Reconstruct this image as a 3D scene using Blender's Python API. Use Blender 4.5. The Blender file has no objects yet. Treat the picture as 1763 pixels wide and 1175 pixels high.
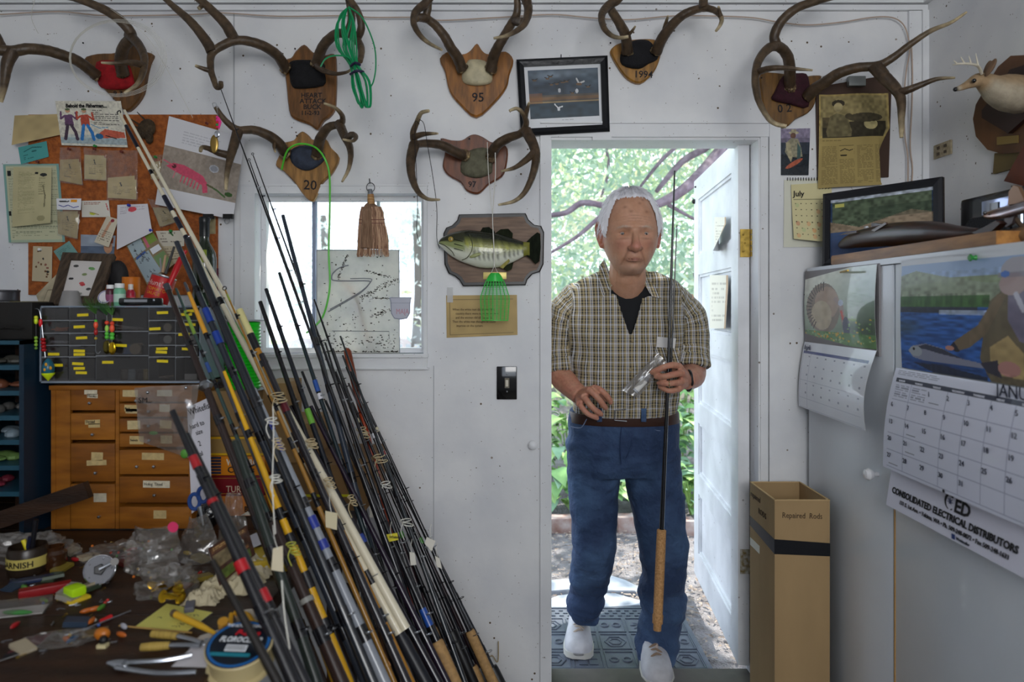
import bpy, math, random
import numpy as np
from mathutils import Vector, Matrix, Euler, Quaternion, noise
random.seed(7); RN = np.random.RandomState(5)
sc = bpy.context.scene
COL = sc.collection
F = 1175.0; CX = 881.5; HZ = 525.0; CH = 1.30; YW = 2.327
V = Vector; PI = math.pi

def P(px, py, Y):
    """point at depth Y (metres from the camera) seen at photograph pixel px, py"""
    return V(((px-CX)*Y/F, Y, CH-(py-HZ)*Y/F))
def X_(px, Y): return (px-CX)*Y/F
def Z_(py, Y): return CH-(py-HZ)*Y/F

# ---------------------------------------------------------------- camera, world, lights, exposure
cd = bpy.data.cameras.new('camera'); cam = bpy.data.objects.new('camera', cd); COL.objects.link(cam)
cam.location = (0, 0, CH); cam.rotation_euler = (PI/2, 0, 0)
cd.sensor_width = 36; cd.lens = 36*F/1763.0
cd.shift_y = -(587.5-HZ)/1763.0
cd.clip_start = 0.05; cd.clip_end = 300
cd.dof.use_dof = True; cd.dof.focus_distance = 2.4; cd.dof.aperture_fstop = 2.8
sc.camera = cam
w = bpy.data.worlds.new('world'); sc.world = w; w.use_nodes = True
bg = w.node_tree.nodes['Background']
sk = w.node_tree.nodes.new('ShaderNodeTexSky'); sk.sky_type = 'HOSEK_WILKIE'
sk.sun_direction = V((0.45, 0.25, 0.85)).normalized(); sk.turbidity = 5.0; sk.ground_albedo = 0.4
mx = w.node_tree.nodes.new('ShaderNodeMixRGB'); mx.inputs[0].default_value = 0.55; mx.inputs[2].default_value = (0.80, 0.88, 1.0, 1)
w.node_tree.links.new(sk.outputs[0], mx.inputs[1]); w.node_tree.links.new(mx.outputs[0], bg.inputs[0])
bg.inputs[1].default_value = 4.4
def sun_lamp():
    l = bpy.data.lights.new('sun', 'SUN'); l.energy = 8.0; l.angle = 0.01; l.color = (1, 0.93, 0.8)
    o = bpy.data.objects.new('sun', l); COL.objects.link(o)
    o.rotation_euler = V((0.45, 0.25, 0.85)).to_track_quat('Z', 'Y').to_euler()
sun_lamp()
def area(name, loc, target, size, energy, col):
    l = bpy.data.lights.new(name, 'AREA'); l.shape = 'RECTANGLE'; l.size, l.size_y = size; l.energy = energy; l.color = col
    o = bpy.data.objects.new(name, l); COL.objects.link(o); o.location = loc
    o.rotation_euler = (V(loc)-V(target)).to_track_quat('Z', 'Y').to_euler(); return o
area('window_daylight', (0.45, -1.42, 1.85), (0.0, 2.3, 1.5), (1.3, 0.85), 31, (1.0, 0.97, 0.93))
sc.view_settings.view_transform = 'Standard'; sc.view_settings.look = 'None'
sc.view_settings.gamma = 1.0; sc.view_settings.use_curve_mapping = False
sc.view_settings.exposure = 0.0
sc.cycles.max_bounces = 7; sc.cycles.transparent_max_bounces = 16

# ---------------------------------------------------------------- materials
MATS = {}
def lin(c):
    if isinstance(c, str): c = tuple(int(c[i:i+2], 16)/255 for i in (0, 2, 4))
    return tuple(x/12.92 if x <= 0.04045 else ((x+0.055)/1.055)**2.4 for x in c[:3])
def mat(col, rough=0.6, metal=0.0, var=0.0, scale=20.0, bump=0.0, bscale=None, alpha=1.0, trans=0.0, stretch=None, col2=None,
        spec=0.5, emit=0.0, vc=False, coat=0.0, sss=0.0, kind=None, obj=True, lo=0.35, hi=0.65, detail=4.0, bdist=0.01, ior=1.45):
    key = repr((col, rough, metal, var, scale, bump, bscale, alpha, trans, stretch, col2, spec, emit, vc, coat, sss, kind, lo, hi, detail, bdist, ior))
    if key in MATS: return MATS[key]
    m = bpy.data.materials.new('material'); m.use_nodes = True; nt = m.node_tree; N = nt.nodes; L = nt.links
    b = N['Principled BSDF']
    b.inputs['Roughness'].default_value = rough; b.inputs['Metallic'].default_value = metal
    b.inputs['Specular IOR Level'].default_value = spec; b.inputs['Alpha'].default_value = alpha
    b.inputs['Transmission Weight'].default_value = trans; b.inputs['Coat Weight'].default_value = coat; b.inputs['IOR'].default_value = ior
    if sss: b.inputs['Subsurface Weight'].default_value = sss; b.inputs['Subsurface Radius'].default_value = (0.02, 0.006, 0.003)
    c1 = lin(col) + (1,)
    b.inputs['Base Color'].default_value = c1
    src = None
    if vc:
        a = N.new('ShaderNodeAttribute'); a.attribute_name = 'Col'; src = a.outputs['Color']
    if var or bump or col2:
        tc = N.new('ShaderNodeTexCoord'); mp = N.new('ShaderNodeMapping')
        L.new(tc.outputs['Object'], mp.inputs[0])
        if stretch: mp.inputs['Scale'].default_value = stretch
        nz = N.new('ShaderNodeTexNoise'); nz.inputs['Scale'].default_value = scale; nz.inputs['Detail'].default_value = detail
        L.new(mp.outputs[0], nz.inputs['Vector'])
        if kind == 'wave':
            nz2 = N.new('ShaderNodeTexWave'); nz2.inputs['Scale'].default_value = scale; nz2.inputs['Distortion'].default_value = 6; nz2.inputs['Detail'].default_value = 3
            L.new(mp.outputs[0], nz2.inputs['Vector']); fac = nz2.outputs['Fac']
        else: fac = nz.outputs['Fac']
        if var or col2:
            r = N.new('ShaderNodeMapRange'); r.inputs[1].default_value = lo; r.inputs[2].default_value = hi
            L.new(fac, r.inputs[0])
            mix = N.new('ShaderNodeMixRGB'); L.new(r.outputs[0], mix.inputs[0])
            if vc:
                mm = N.new('ShaderNodeMixRGB'); mm.blend_type = 'MULTIPLY'; mm.inputs[0].default_value = 1
                L.new(src, mm.inputs[1]); mm.inputs[2].default_value = (1-var,)*3+(1,)
                L.new(src, mix.inputs[1]); L.new(mm.outputs[0], mix.inputs[2])
            else:
                mix.inputs[1].default_value = c1
                mix.inputs[2].default_value = (lin(col2)+(1,)) if col2 else tuple(x*(1-var) for x in c1[:3])+(1,)
            src = mix.outputs[0]
        if bump:
            bp = N.new('ShaderNodeBump'); bp.inputs['Strength'].default_value = bump; bp.inputs['Distance'].default_value = bdist
            if bscale:
                n3 = N.new('ShaderNodeTexNoise'); n3.inputs['Scale'].default_value = bscale; L.new(mp.outputs[0], n3.inputs['Vector']); L.new(n3.outputs['Fac'], bp.inputs['Height'])
            else: L.new(fac, bp.inputs['Height'])
            L.new(bp.outputs[0], b.inputs['Normal'])
    if src: L.new(src, b.inputs['Base Color'])
    if emit:
        b.inputs['Emission Strength'].default_value = emit
        b.inputs['Emission Color'].default_value = c1
    MATS[key] = m; return m

# ---------------------------------------------------------------- mesh builder
class MB:
    def __init__(s): s.v = []; s.f = []; s.c = []
    def add(s, vs, fs, col=None):
        n = len(s.v); s.v += [tuple(v) for v in vs]; s.f += [tuple(i+n for i in f) for f in fs]
        s.c += [col]*len(vs)
        return s
    def box(s, a, b, M=None, bev=0.0, col=None):
        x0, y0, z0 = [min(a[i], b[i]) for i in range(3)]; x1, y1, z1 = [max(a[i], b[i]) for i in range(3)]
        if bev <= 0:
            vs = [(x, y, z) for z in (z0, z1) for y in (y0, y1) for x in (x0, x1)]
            fs = [(0, 2, 3, 1), (4, 5, 7, 6), (0, 1, 5, 4), (2, 6, 7, 3), (0, 4, 6, 2), (1, 3, 7, 5)]
        else:
            import bmesh
            bm = bmesh.new(); bmesh.ops.create_cube(bm, size=1.0)
            for v in bm.verts: v.co = V(((x0+x1)/2+v.co.x*(x1-x0), (y0+y1)/2+v.co.y*(y1-y0), (z0+z1)/2+v.co.z*(z1-z0)))
            bmesh.ops.bevel(bm, geom=list(bm.edges), offset=bev, segments=2, affect='EDGES', profile=0.6)
            bm.verts.index_update()
            vs = [v.co.copy() for v in bm.verts]; fs = [[v.index for v in f.verts] for f in bm.faces]; bm.free()
        if M: vs = [M @ V(v) for v in vs]
        return s.add(vs, fs, col)
    def tube(s, pts, r, n=8, cap=True, smooth=0, jit=0.0, col=None, flat=1.0):
        pts = [V(p) for p in pts]
        rs = list(r) if isinstance(r, (list, tuple)) else [r]*len(pts)
        if smooth: pts, rs = spline(pts, rs, smooth)
        vs = []; fs = []; up = None
        for i, p in enumerate(pts):
            t = (pts[min(i+1, len(pts)-1)]-pts[max(i-1, 0)])
            if t.length < 1e-9: t = V((0, 0, 1))
            t.normalize()
            if up is None: up = t.orthogonal().normalized()
            else:
                up = (up - t*up.dot(t))
                up = up.normalized() if up.length > 1e-6 else t.orthogonal().normalized()
            sd = t.cross(up)
            for k in range(n):
                a = 2*PI*k/n
                rr = rs[i]*(1+jit*(random.random()-.5)*2) if jit else rs[i]
                vs.append(p + up*math.cos(a)*rr + sd*math.sin(a)*rr*flat)
        for i in range(len(pts)-1):
            for k in range(n):
                a, b = i*n+k, i*n+(k+1) % n
                fs.append((a, b, b+n, a+n))
        if cap:
            fs.append(tuple(range(n-1, -1, -1))); fs.append(tuple(range(len(vs)-n, len(vs))))
        return s.add(vs, fs, col)
    def lathe(s, prof, M=None, n=20, col=None, cap=True):
        """prof = [(r, h)...] around local z"""
        vs = []; fs = []; cs = []
        for i, (r, h) in enumerate(prof):
            for k in range(n):
                a = 2*PI*k/n; vs.append(V((r*math.cos(a), r*math.sin(a), h)))
        for i in range(len(prof)-1):
            for k in range(n):
                a, b = i*n+k, i*n+(k+1) % n; fs.append((a, b, b+n, a+n))
        if cap and prof[0][0] > 1e-6: fs.append(tuple(range(n-1, -1, -1)))
        if cap and prof[-1][0] > 1e-6: fs.append(tuple(range(len(vs)-n, len(vs))))
        if M: vs = [M @ v for v in vs]
        return s.add(vs, fs, col)
    def prism(s, poly, d0, d1, M=None, col=None, bev=0.0):
        """poly in local x,z; extruded along y from d0 (front) to d1; optional small front bevel"""
        n = len(poly); vs = []; fs = []
        cx = sum(p[0] for p in poly)/n; cz = sum(p[1] for p in poly)/n
        rings = [(d0, 1.0), (d1, 1.0)]
        if bev:
            sz = max(max(p[0] for p in poly)-min(p[0] for p in poly), 1e-6)
            rings = [(d0, 1-2*bev/sz), (d0+bev*(1 if d1 > d0 else -1), 1.0), (d1, 1.0)]
        for d, k in rings: vs += [V((cx+(x-cx)*k, d, cz+(z-cz)*k)) for x, z in poly]
        for r in range(len(rings)-1):
            for i in range(n):
                a, b = r*n+i, r*n+(i+1) % n; fs.append((a, b, b+n, a+n))
        fs.append(tuple(range(n-1, -1, -1))); fs.append(tuple(range(len(vs)-n, len(vs))))
        if M: vs = [M @ v for v in vs]
        return s.add(vs, fs, col)
    def ball(s, c, r, M=None, n=12, m=8, col=None):
        r = r if isinstance(r, (tuple, list)) else (r, r, r); vs = []; fs = []
        for j in range(m+1):
            t = PI*j/m
            for k in range(n):
                a = 2*PI*k/n; vs.append(V((r[0]*math.sin(t)*math.cos(a), r[1]*math.sin(t)*math.sin(a), r[2]*math.cos(t))))
        for j in range(m):
            for k in range(n):
                a, b = j*n+k, j*n+(k+1) % n; fs.append((a, a+n, b+n, b))
        if M: vs = [M @ v for v in vs]
        vs = [v+V(c) for v in vs]
        return s.add(vs, fs, col)
    def sheet(s, fn, nu=12, nv=12, th=0.0, col=None):
        """surface fn(u,v)->point, u,v in 0..1; th gives it a back side"""
        vs = [V(fn(i/nu, j/nv)) for j in range(nv+1) for i in range(nu+1)]; fs = []
        W = nu+1
        for j in range(nv):
            for i in range(nu): a = j*W+i; fs.append((a, a+1, a+1+W, a+W))
        if th:
            n0 = len(vs); nn = (V(fn(.6, .5))-V(fn(.4, .5))).cross(V(fn(.5, .6))-V(fn(.5, .4))).normalized()*th
            vs += [v-nn for v in vs[:n0]]
            fs += [tuple(reversed([q+n0 for q in f])) for f in list(fs)]
            for i in range(nu): fs.append((i+1, i, i+n0, i+1+n0)); t = nv*W; fs.append((t+i, t+i+1, t+i+1+n0, t+i+n0))
            for j in range(nv): a = j*W; fs.append((a, a+W, a+W+n0, a+n0)); b = j*W+nu; fs.append((b+W, b, b+n0, b+W+n0))
        return s.add(vs, fs, col)
def spline(pts, rs, k):
    op = []; orr = []
    n = len(pts)
    for i in range(n-1):
        p0 = pts[max(i-1, 0)]; p1 = pts[i]; p2 = pts[i+1]; p3 = pts[min(i+2, n-1)]
        for j in range(k):
            t = j/k
            op.append(0.5*((2*p1)+(p2-p0)*t+(2*p0-5*p1+4*p2-p3)*t*t+(3*p1-p0-3*p2+p3)*t**3))
            orr.append(rs[i]*(1-t)+rs[i+1]*t)
    op.append(pts[-1]); orr.append(rs[-1]); return op, orr

def org(parent): 
    o = V((0, 0, 0))
    while parent is not None: o = o + parent.location; parent = parent.parent
    return o
def link(name, me, parent=None, label=None):
    o = bpy.data.objects.new(name, me); COL.objects.link(o)
    if parent is not None: o.parent = parent
    if label: o['label'] = label
    return o
def mk(name, mb, m, parent=None, label=None, smooth=40, kind=None, flip=False):
    me = bpy.data.meshes.new(name)
    o0 = org(parent)
    me.from_pydata([(v[0]-o0.x, v[1]-o0.y, v[2]-o0.z) for v in mb.v], [], mb.f)
    if any(c is not None for c in mb.c):
        ca = me.color_attributes.new('Col', 'FLOAT_COLOR', 'POINT')
        d = np.ones((len(mb.v), 4), dtype=np.float32)
        for i, c in enumerate(mb.c):
            if c is not None: d[i, :3] = c
        ca.data.foreach_set('color', d.ravel())
    me.validate(); me.update()
    import bmesh
    bm = bmesh.new(); bm.from_mesh(me)
    bmesh.ops.recalc_face_normals(bm, faces=bm.faces); bm.to_mesh(me); bm.free()
    if smooth:
        me.shade_smooth(); me.set_sharp_from_angle(angle=math.radians(smooth))
    if m: me.materials.append(m)
    o = link(name, me, parent, label)
    if kind: o['kind'] = kind
    return o
def tag(o, label, cat, group=None, kind=None):
    if label: o['label'] = label
    if cat: o['category'] = cat
    if group: o['group'] = group
    if kind: o['kind'] = kind
    return o
def thing(name, label, cat, loc, group=None):
    o = bpy.data.objects.new(name, None); o.empty_display_size = 0.05; COL.objects.link(o); o.location = V(loc)
    return tag(o, label, cat, group)
def struct(name, mb, m, parent=None, **k):
    o = mk(name, mb, m, parent, **k)
    if parent is None: o['kind'] = 'structure'
    return o
def bpart(name, a, b, m, parent=None, bev=0.0, M=None, label=None):
    return mk(name, MB().box(a, b, M, bev), m, parent, label)
def frame_M(o, ux, uz):
    """matrix with local x along ux, local z along uz, local y = pointing away (z cross x)"""
    ux = V(ux).normalized(); uz = V(uz).normalized(); uy = uz.cross(ux).normalized(); uz = ux.cross(uy).normalized()
    return Matrix(((ux.x, uy.x, uz.x, o[0]), (ux.y, uy.y, uz.y, o[1]), (ux.z, uy.z, uz.z, o[2]), (0, 0, 0, 1)))
def text(s, size, M, m, parent, name='lettering', ext=0.0004, align='LEFT', shear=0.0, bold=0.0, sx=1.0):
    """writing lying in the local x,z plane of M, facing -y"""
    cu = bpy.data.curves.new(name, 'FONT'); cu.body = s; cu.size = size; cu.extrude = ext; cu.align_x = align; cu.shear = shear; cu.offset = bold
    cu.resolution_u = 2
    to = bpy.data.objects.new(name, cu); COL.objects.link(to)
    dg = bpy.context.evaluated_depsgraph_get(); me = bpy.data.meshes.new_from_object(to.evaluated_get(dg))
    COL.objects.unlink(to); bpy.data.objects.remove(to)
    R = Matrix(((sx, 0, 0, 0), (0, 0, -1, 0), (0, 1, 0, 0), (0, 0, 0, 1)))
    me.transform(Matrix.Translation(-org(parent)) @ M @ R)
    me.materials.clear(); me.materials.append(m); me.name = name
    return link(name, me, parent)

# ---------------------------------------------------------------- printed pictures: a small painter whose cells become mesh vertices' colours
class Canvas:
    def __init__(s, w, h, bgc='ffffff'):
        s.w, s.h = w, h; s.a = np.zeros((h, w, 3)); s.a[:] = lin(bgc)
        s.X, s.Y = np.meshgrid((np.arange(w)+.5)/w, (np.arange(h)+.5)/h)   # Y down, both 0..1
    def mask(s, m, c, al=1.0):
        c = np.array(lin(c)); k = (m*al)[..., None] if m.dtype != bool else (m.astype(float)*al)[..., None]
        s.a = s.a*(1-k)+c*k; return s
    def rect(s, x0, y0, x1, y1, c, al=1.0): return s.mask((s.X >= x0) & (s.X < x1) & (s.Y >= y0) & (s.Y < y1), c, al)
    def ell(s, x, y, rx, ry, c, al=1.0, rot=0):
        dx = s.X-x; dy = s.Y-y; ca, sa = math.cos(rot), math.sin(rot)
        return s.mask(((dx*ca+dy*sa)/rx)**2+((-dx*sa+dy*ca)/ry)**2 < 1, c, al)
    def blob(s, x, y, rx, ry, c, al=1.0):
        return s.mask(np.exp(-(((s.X-x)/rx)**2+((s.Y-y)/ry)**2)), c, al)
    def poly(s, pts, c, al=1.0):
        ins = np.zeros(s.X.shape, bool); n = len(pts)
        for i in range(n):
            x1, y1 = pts[i]; x2, y2 = pts[(i+1) % n]
            if y1 == y2: continue
            cnd = ((y1 > s.Y) != (y2 > s.Y)) & (s.X < (x2-x1)*(s.Y-y1)/(y2-y1)+x1); ins ^= cnd
        return s.mask(ins, c, al)
    def line(s, pts, wd, c, al=1.0):
        asp = s.h/s.w
        for (x1, y1), (x2, y2) in zip(pts[:-1], pts[1:]):
            dx, dy = x2-x1, (y2-y1)*asp; L2 = dx*dx+dy*dy+1e-12
            t = np.clip(((s.X-x1)*dx+(s.Y-y1)*asp*dy)/L2, 0, 1)
            s.mask(np.hypot(s.X-x1-t*dx, (s.Y-y1)*asp-t*dy) < wd/2, c, al)
        return s
    def noise(s, amp, sx=8, sy=8, m=None):
        g = RN.rand(sy+2, sx+2); fx = s.X*sx; fy = s.Y*sy; i = fx.astype(int); j = fy.astype(int); u = fx-i; v = fy-j
        u = u*u*(3-2*u); v = v*v*(3-2*v)
        n = (g[j, i]*(1-u)+g[j, i+1]*u)*(1-v)+(g[j+1, i]*(1-u)+g[j+1, i+1]*u)*v
        k = 1+amp*(n-.5)*2
        if m is not None: k = np.where(m, k, 1)
        s.a = s.a*k[..., None]; return s
    def grad(s, y0, y1, c0, c1, al=1.0):
        t = np.clip((s.Y-y0)/(y1-y0), 0, 1)[..., None]; c = np.array(lin(c0))*(1-t)+np.array(lin(c1))*t
        k = ((s.Y >= y0) & (s.Y <= y1)).astype(float)[..., None]*al; s.a = s.a*(1-k)+c*k; return s
    def lines_text(s, x0, y0, x1, y1, rows, c='444444', al=.7, fill=.8, wd=.45):
        """unreadable small print as rows of broken dashes"""
        for r in range(rows):
            ya = y0+(y1-y0)*r/rows; yb = ya+(y1-y0)/rows*wd; x = x0
            while x < x1-.01:
                L = random.uniform(.02, .07)
                if random.random() < fill: s.rect(x, ya, min(x+L, x1), yb, c, al)
                x += L+.012
                if random.random() < .04: x = x1
        return s
def print_obj(name, cv, fn, parent=None, rough=0.5, coat=0.0, th=0.0006, label=None, spec=0.4):
    """canvas on a surface fn(u, v), u to the right 0..1 and v up 0..1; one vertex colour per cell (split quads)"""
    h, w_ = cv.h, cv.w
    us = np.arange(w_+1)/w_; vs = 1-np.arange(h+1)/h
    pts = [V(fn(u, v)) for v in vs for u in us]
    o0 = org(parent)
    W = w_+1
    idx = (np.arange(h)[:, None]*W+np.arange(w_)[None, :]).ravel()
    co = np.array([tuple(p-o0) for p in pts])
    faces = np.stack([idx+W, idx+W+1, idx+1, idx], 1)
    n = (V(fn(.6, .5))-V(fn(.4, .5))).cross(V(fn(.5, .6))-V(fn(.5, .4))).normalized()*th
    co2 = co-np.array(n)
    nv = len(co)
    c4 = [0, w_, (h+1)*W-1, h*W]
    rim = [i for i in range(w_+1)]+[(j+1)*W-1 for j in range(1, h+1)]+[h*W+i for i in range(w_-1, -1, -1)]+[j*W for j in range(h-1, 0, -1)]
    rim = np.array(rim); rn = np.roll(rim, -1)
    side = np.stack([rim, rn, rn+nv, rim+nv], 1)
    allf = np.concatenate([faces, faces[:, ::-1]+nv, side])
    me = bpy.data.meshes.new(name)
    me.vertices.add(nv*2); me.vertices.foreach_set('co', np.concatenate([co, co2]).astype(np.float32).ravel())
    nf = len(allf); me.loops.add(nf*4); me.loops.foreach_set('vertex_index', allf.astype(np.int32).ravel())
    me.polygons.add(nf); me.polygons.foreach_set('loop_start', (np.arange(nf)*4).astype(np.int32)); me.polygons.foreach_set('loop_total', np.full(nf, 4, np.int32))
    me.update(calc_edges=True)
    ca = me.color_attributes.new('Col', 'FLOAT_COLOR', 'CORNER')
    cc = np.ones((nf, 4, 4), np.float32); cl = np.clip(cv.a, 0, 1).reshape(-1, 3)
    cc[:len(faces), :, :3] = cl[:, None, :]; cc[len(faces):, :, :3] = 0.55
    ca.data.foreach_set('color', cc.ravel())
    me.validate(); me.shade_smooth(); me.set_sharp_from_angle(angle=math.radians(40))
    me.materials.append(mat('ffffff', rough, vc=True, coat=coat, spec=spec))
    return link(name, me, parent, label)
def flatfn(a, b, c, d, bulge=0.0):
    """bilinear patch: a top-left, b top-right, c bottom-right, d bottom-left, bulging towards -y"""
    a, b, c, d = V(a), V(b), V(c), V(d)
    def fn(u, v):
        p = (d*(1-u)+c*u)*(1-v)+(a*(1-u)+b*u)*v
        if bulge: p = p+V((0, -bulge*math.sin(PI*u)*math.sin(PI*v), 0))
        return p
    return fn
def quadpx(pts, Y, dy=None):
    dy = dy or (0, 0, 0, 0)
    return [P(p[0], p[1], Y-dy[i]) for i, p in enumerate(pts)]

# common materials
M_WHITE = mat('e9ebee', .55, var=.07, scale=3, bump=.08, bscale=60)
M_BLACK = mat('0c0c0e', .45); M_INK = mat('17151a', .7); M_BLACKGLOSS = mat('08080a', .12, coat=.5)
M_STEEL = mat('b8bcc2', .28, metal=1); M_CHROME = mat('e6e8ee', .08, metal=1)
M_BRASS = mat('b89a4c', .35, metal=.9, var=.4, scale=60)
M_WOOD = mat('8a5a2c', .45, col2='6d421d', scale=6, stretch=(8, 8, 1.2), bump=.05)
M_PAPER = mat('e6e3d8', .8)
# ================================================================ setting
def wall_material(base='e6e7e8', speck=1.0):
    m = bpy.data.materials.new('painted_wall'); m.use_nodes = True; nt = m.node_tree; N = nt.nodes; L = nt.links; b = N['Principled BSDF']
    b.inputs['Roughness'].default_value = .5
    tc = N.new('ShaderNodeTexCoord')
    n1 = N.new('ShaderNodeTexNoise'); n1.inputs['Scale'].default_value = 4.2; n1.inputs['Detail'].default_value = 6; L.new(tc.outputs['Object'], n1.inputs['Vector'])
    r1 = N.new('ShaderNodeValToRGB'); r1.color_ramp.elements[0].position = .35; r1.color_ramp.elements[0].color = lin('d6d8dc')+(1,)
    r1.color_ramp.elements[1].position = .62; r1.color_ramp.elements[1].color = lin(base)+(1,)
    L.new(n1.outputs['Fac'], r1.inputs[0])
    cur = r1.outputs[0]
    for sc_, th, col, mul in ((28, .10, '5a4a34', 1), (75, .11, '6b5a44', .9), (11, .045, '7d6a52', .8)):
        v = N.new('ShaderNodeTexVoronoi'); v.inputs['Scale'].default_value = sc_; L.new(tc.outputs['Object'], v.inputs['Vector'])
        n2 = N.new('ShaderNodeTexNoise'); n2.inputs['Scale'].default_value = sc_*.35; L.new(tc.outputs['Object'], n2.inputs['Vector'])
        g = N.new('ShaderNodeMath'); g.operation = 'GREATER_THAN'; g.inputs[1].default_value = .56; L.new(n2.outputs['Fac'], g.inputs[0])
        l = N.new('ShaderNodeMath'); l.operation = 'LESS_THAN'; l.inputs[1].default_value = th; L.new(v.outputs['Distance'], l.inputs[0])
        k = N.new('ShaderNodeMath'); k.operation = 'MULTIPLY'; L.new(g.outputs[0], k.inputs[0]); L.new(l.outputs[0], k.inputs[1])
        k2 = N.new('ShaderNodeMath'); k2.operation = 'MULTIPLY'; k2.inputs[1].default_value = mul*speck; L.new(k.outputs[0], k2.inputs[0])
        mxx = N.new('ShaderNodeMixRGB'); mxx.inputs[2].default_value = lin(col)+(1,); L.new(k2.outputs[0], mxx.inputs[0]); L.new(cur, mxx.inputs[1]); cur = mxx.outputs[0]
    L.new(cur, b.inputs['Base Color'])
    n3 = N.new('ShaderNodeTexNoise'); n3.inputs['Scale'].default_value = 45; L.new(tc.outputs['Object'], n3.inputs['Vector'])
    bp = N.new('ShaderNodeBump'); bp.inputs['Strength'].default_value = .12; bp.inputs['Distance'].default_value = .004; L.new(n3.outputs['Fac'], bp.inputs['Height']); L.new(bp.outputs[0], b.inputs['Normal'])
    return m
M_WALL = wall_material(); M_TRIM = wall_material('e4e6e8', .8)
XR = 1.41; XL = -2.35; ZC = 2.50; WT = .11
wx0, wx1, wz0, wz1 = X_(441, YW), X_(730, YW), Z_(609, YW), Z_(334, YW)
dx0, dx1, dz0, dz1 = X_(948, YW), X_(1308, YW), .02, Z_(239, YW)
mb = MB()
def wbox(xa, xb, za, zb): mb.box((xa, YW, za), (xb, YW+WT, zb))
wbox(XL-.1, wx0, -.1, ZC); wbox(wx0, wx1, -.1, wz0); wbox(wx0, wx1, wz1, ZC); wbox(wx1, dx0, -.1, ZC)
wbox(dx0, dx1, dz1, ZC); wbox(dx1, XR+.1, -.1, ZC); 
struct('wall_back', mb, M_WALL, smooth=0)
mb = MB().box((XR, -1.6, -.1), (XR+.1, YW, ZC)); struct('wall_right', mb, M_WALL, smooth=0)
mb = MB().box((XL-.1, -1.6, -.1), (XL, YW, ZC)); struct('wall_left', mb, M_WALL, smooth=0)
mb = MB()
for a, b in (((XL, -1.6, -.1), (-.6, -1.5, ZC)), ((1.1, -1.6, -.1), (XR, -1.5, ZC)), ((-.6, -1.6, -.1), (1.1, -1.5, 1.1)), ((-.6, -1.6, 2.3), (1.1, -1.5, ZC))): mb.box(a, b)
struct('wall_front', mb, M_WALL, smooth=0)
struct('ceiling', MB().box((XL-.1, -1.6, ZC), (XR+.1, YW+WT, ZC+.08)), M_TRIM, smooth=0)
struct('floor', MB().box((XL-.1, -1.6, -.12), (XR+.1, YW+WT, 0)), mat('6e6a64', .6, var=.4, scale=6, bump=.1), smooth=0)
# crown boards along the top of the back wall and down the right-hand corner
mb = MB().box((XL, YW-.022, Z_(9, YW)), (XR, YW, ZC)); mb.box((XL, YW-.014, Z_(20, YW)), (XR, YW, Z_(11, YW)))
mb.box((XL, YW-.03, Z_(1, YW)), (XR, YW, ZC)); struct('trim_1', mb, M_TRIM, smooth=0)
struct('trim_2', MB().box((X_(1562, YW), YW-.012, 0), (X_(1583, YW), YW, Z_(21, YW))).box((X_(1583, YW), YW-.02, 0), (XR, YW, Z_(21, YW))), M_TRIM, smooth=0)
struct('trim_3', MB().box((XR-.02, -1.5, Z_(9, YW)), (XR, YW-.02, ZC)), M_TRIM, smooth=0)
# thin seam strips where wall boards meet
struct('trim_4', MB().box((X_(402, YW), YW-.002, .6), (X_(404, YW), YW, Z_(22, YW))), mat('b4b6ba', .7), smooth=0)
struct('trim_5', MB().box((X_(746, YW), YW-.002, 0), (X_(747.5, YW), YW, Z_(630, YW))), mat('b4b6ba', .7), smooth=0)

# ---- window: casing, sash, glass
def wframe(x0, z0, x1, z1, t, ya, yb):
    m = MB(); m.box((x0, ya, z0), (x0+t, yb, z1)); m.box((x1-t, ya, z0), (x1, yb, z1)); m.box((x0+t, ya, z0), (x1-t, yb, z0+t)); m.box((x0+t, ya, z1-t), (x1-t, yb, z1)); return m
win = thing('window_1', 'wooden window with dirty panes, whisk broom and antlers around it', 'window', (0.5*(wx0+wx1), YW, wz0)); del win['category']; win['kind'] = 'structure'
cs = MB()
cs.box((X_(417, YW), YW-.014, wz0-.05), (wx0, YW, wz1+.03)).box((wx1, YW-.014, wz0-.05), (X_(736, YW), YW, wz1+.03))
cs.box((wx0, YW-.012, wz1), (wx1, YW, wz1+.03)).box((X_(417, YW), YW-.016, wz1+.024), (X_(737, YW), YW, wz1+.03))
cs.box((wx0, YW-.012, wz0-.05), (wx1, YW, wz0-.012)); mk('casing', cs, M_TRIM, win, smooth=0)
mk('window_sill', MB().box((X_(417, YW), YW-.022, wz0-.012), (X_(738, YW), YW+.03, wz0)).box((X_(417, YW), YW-.018, wz0-.053), (X_(739, YW), YW, wz0-.048)), M_TRIM, win, smooth=0)
mk('sash', wframe(wx0, wz0, wx1, wz1, .016, YW+.05, YW+.08), M_TRIM, win, smooth=0)
xm = X_(541, YW+.06)
mk('mullion', MB().box((xm-.006, YW+.055, wz0+.01), (xm+.006, YW+.078, wz1-.01)), mat('8f9bb5', .6), win, smooth=0)
xm2 = X_(651, YW+.06)
mk('mullion', MB().box((xm2-.004, YW+.055, wz1-.06), (xm2+.004, YW+.078, wz1-.01)), mat('9fb0b5', .6), win, smooth=0)
M_GLASS = bpy.data.materials.new('window_glass'); M_GLASS.use_nodes = True
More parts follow.
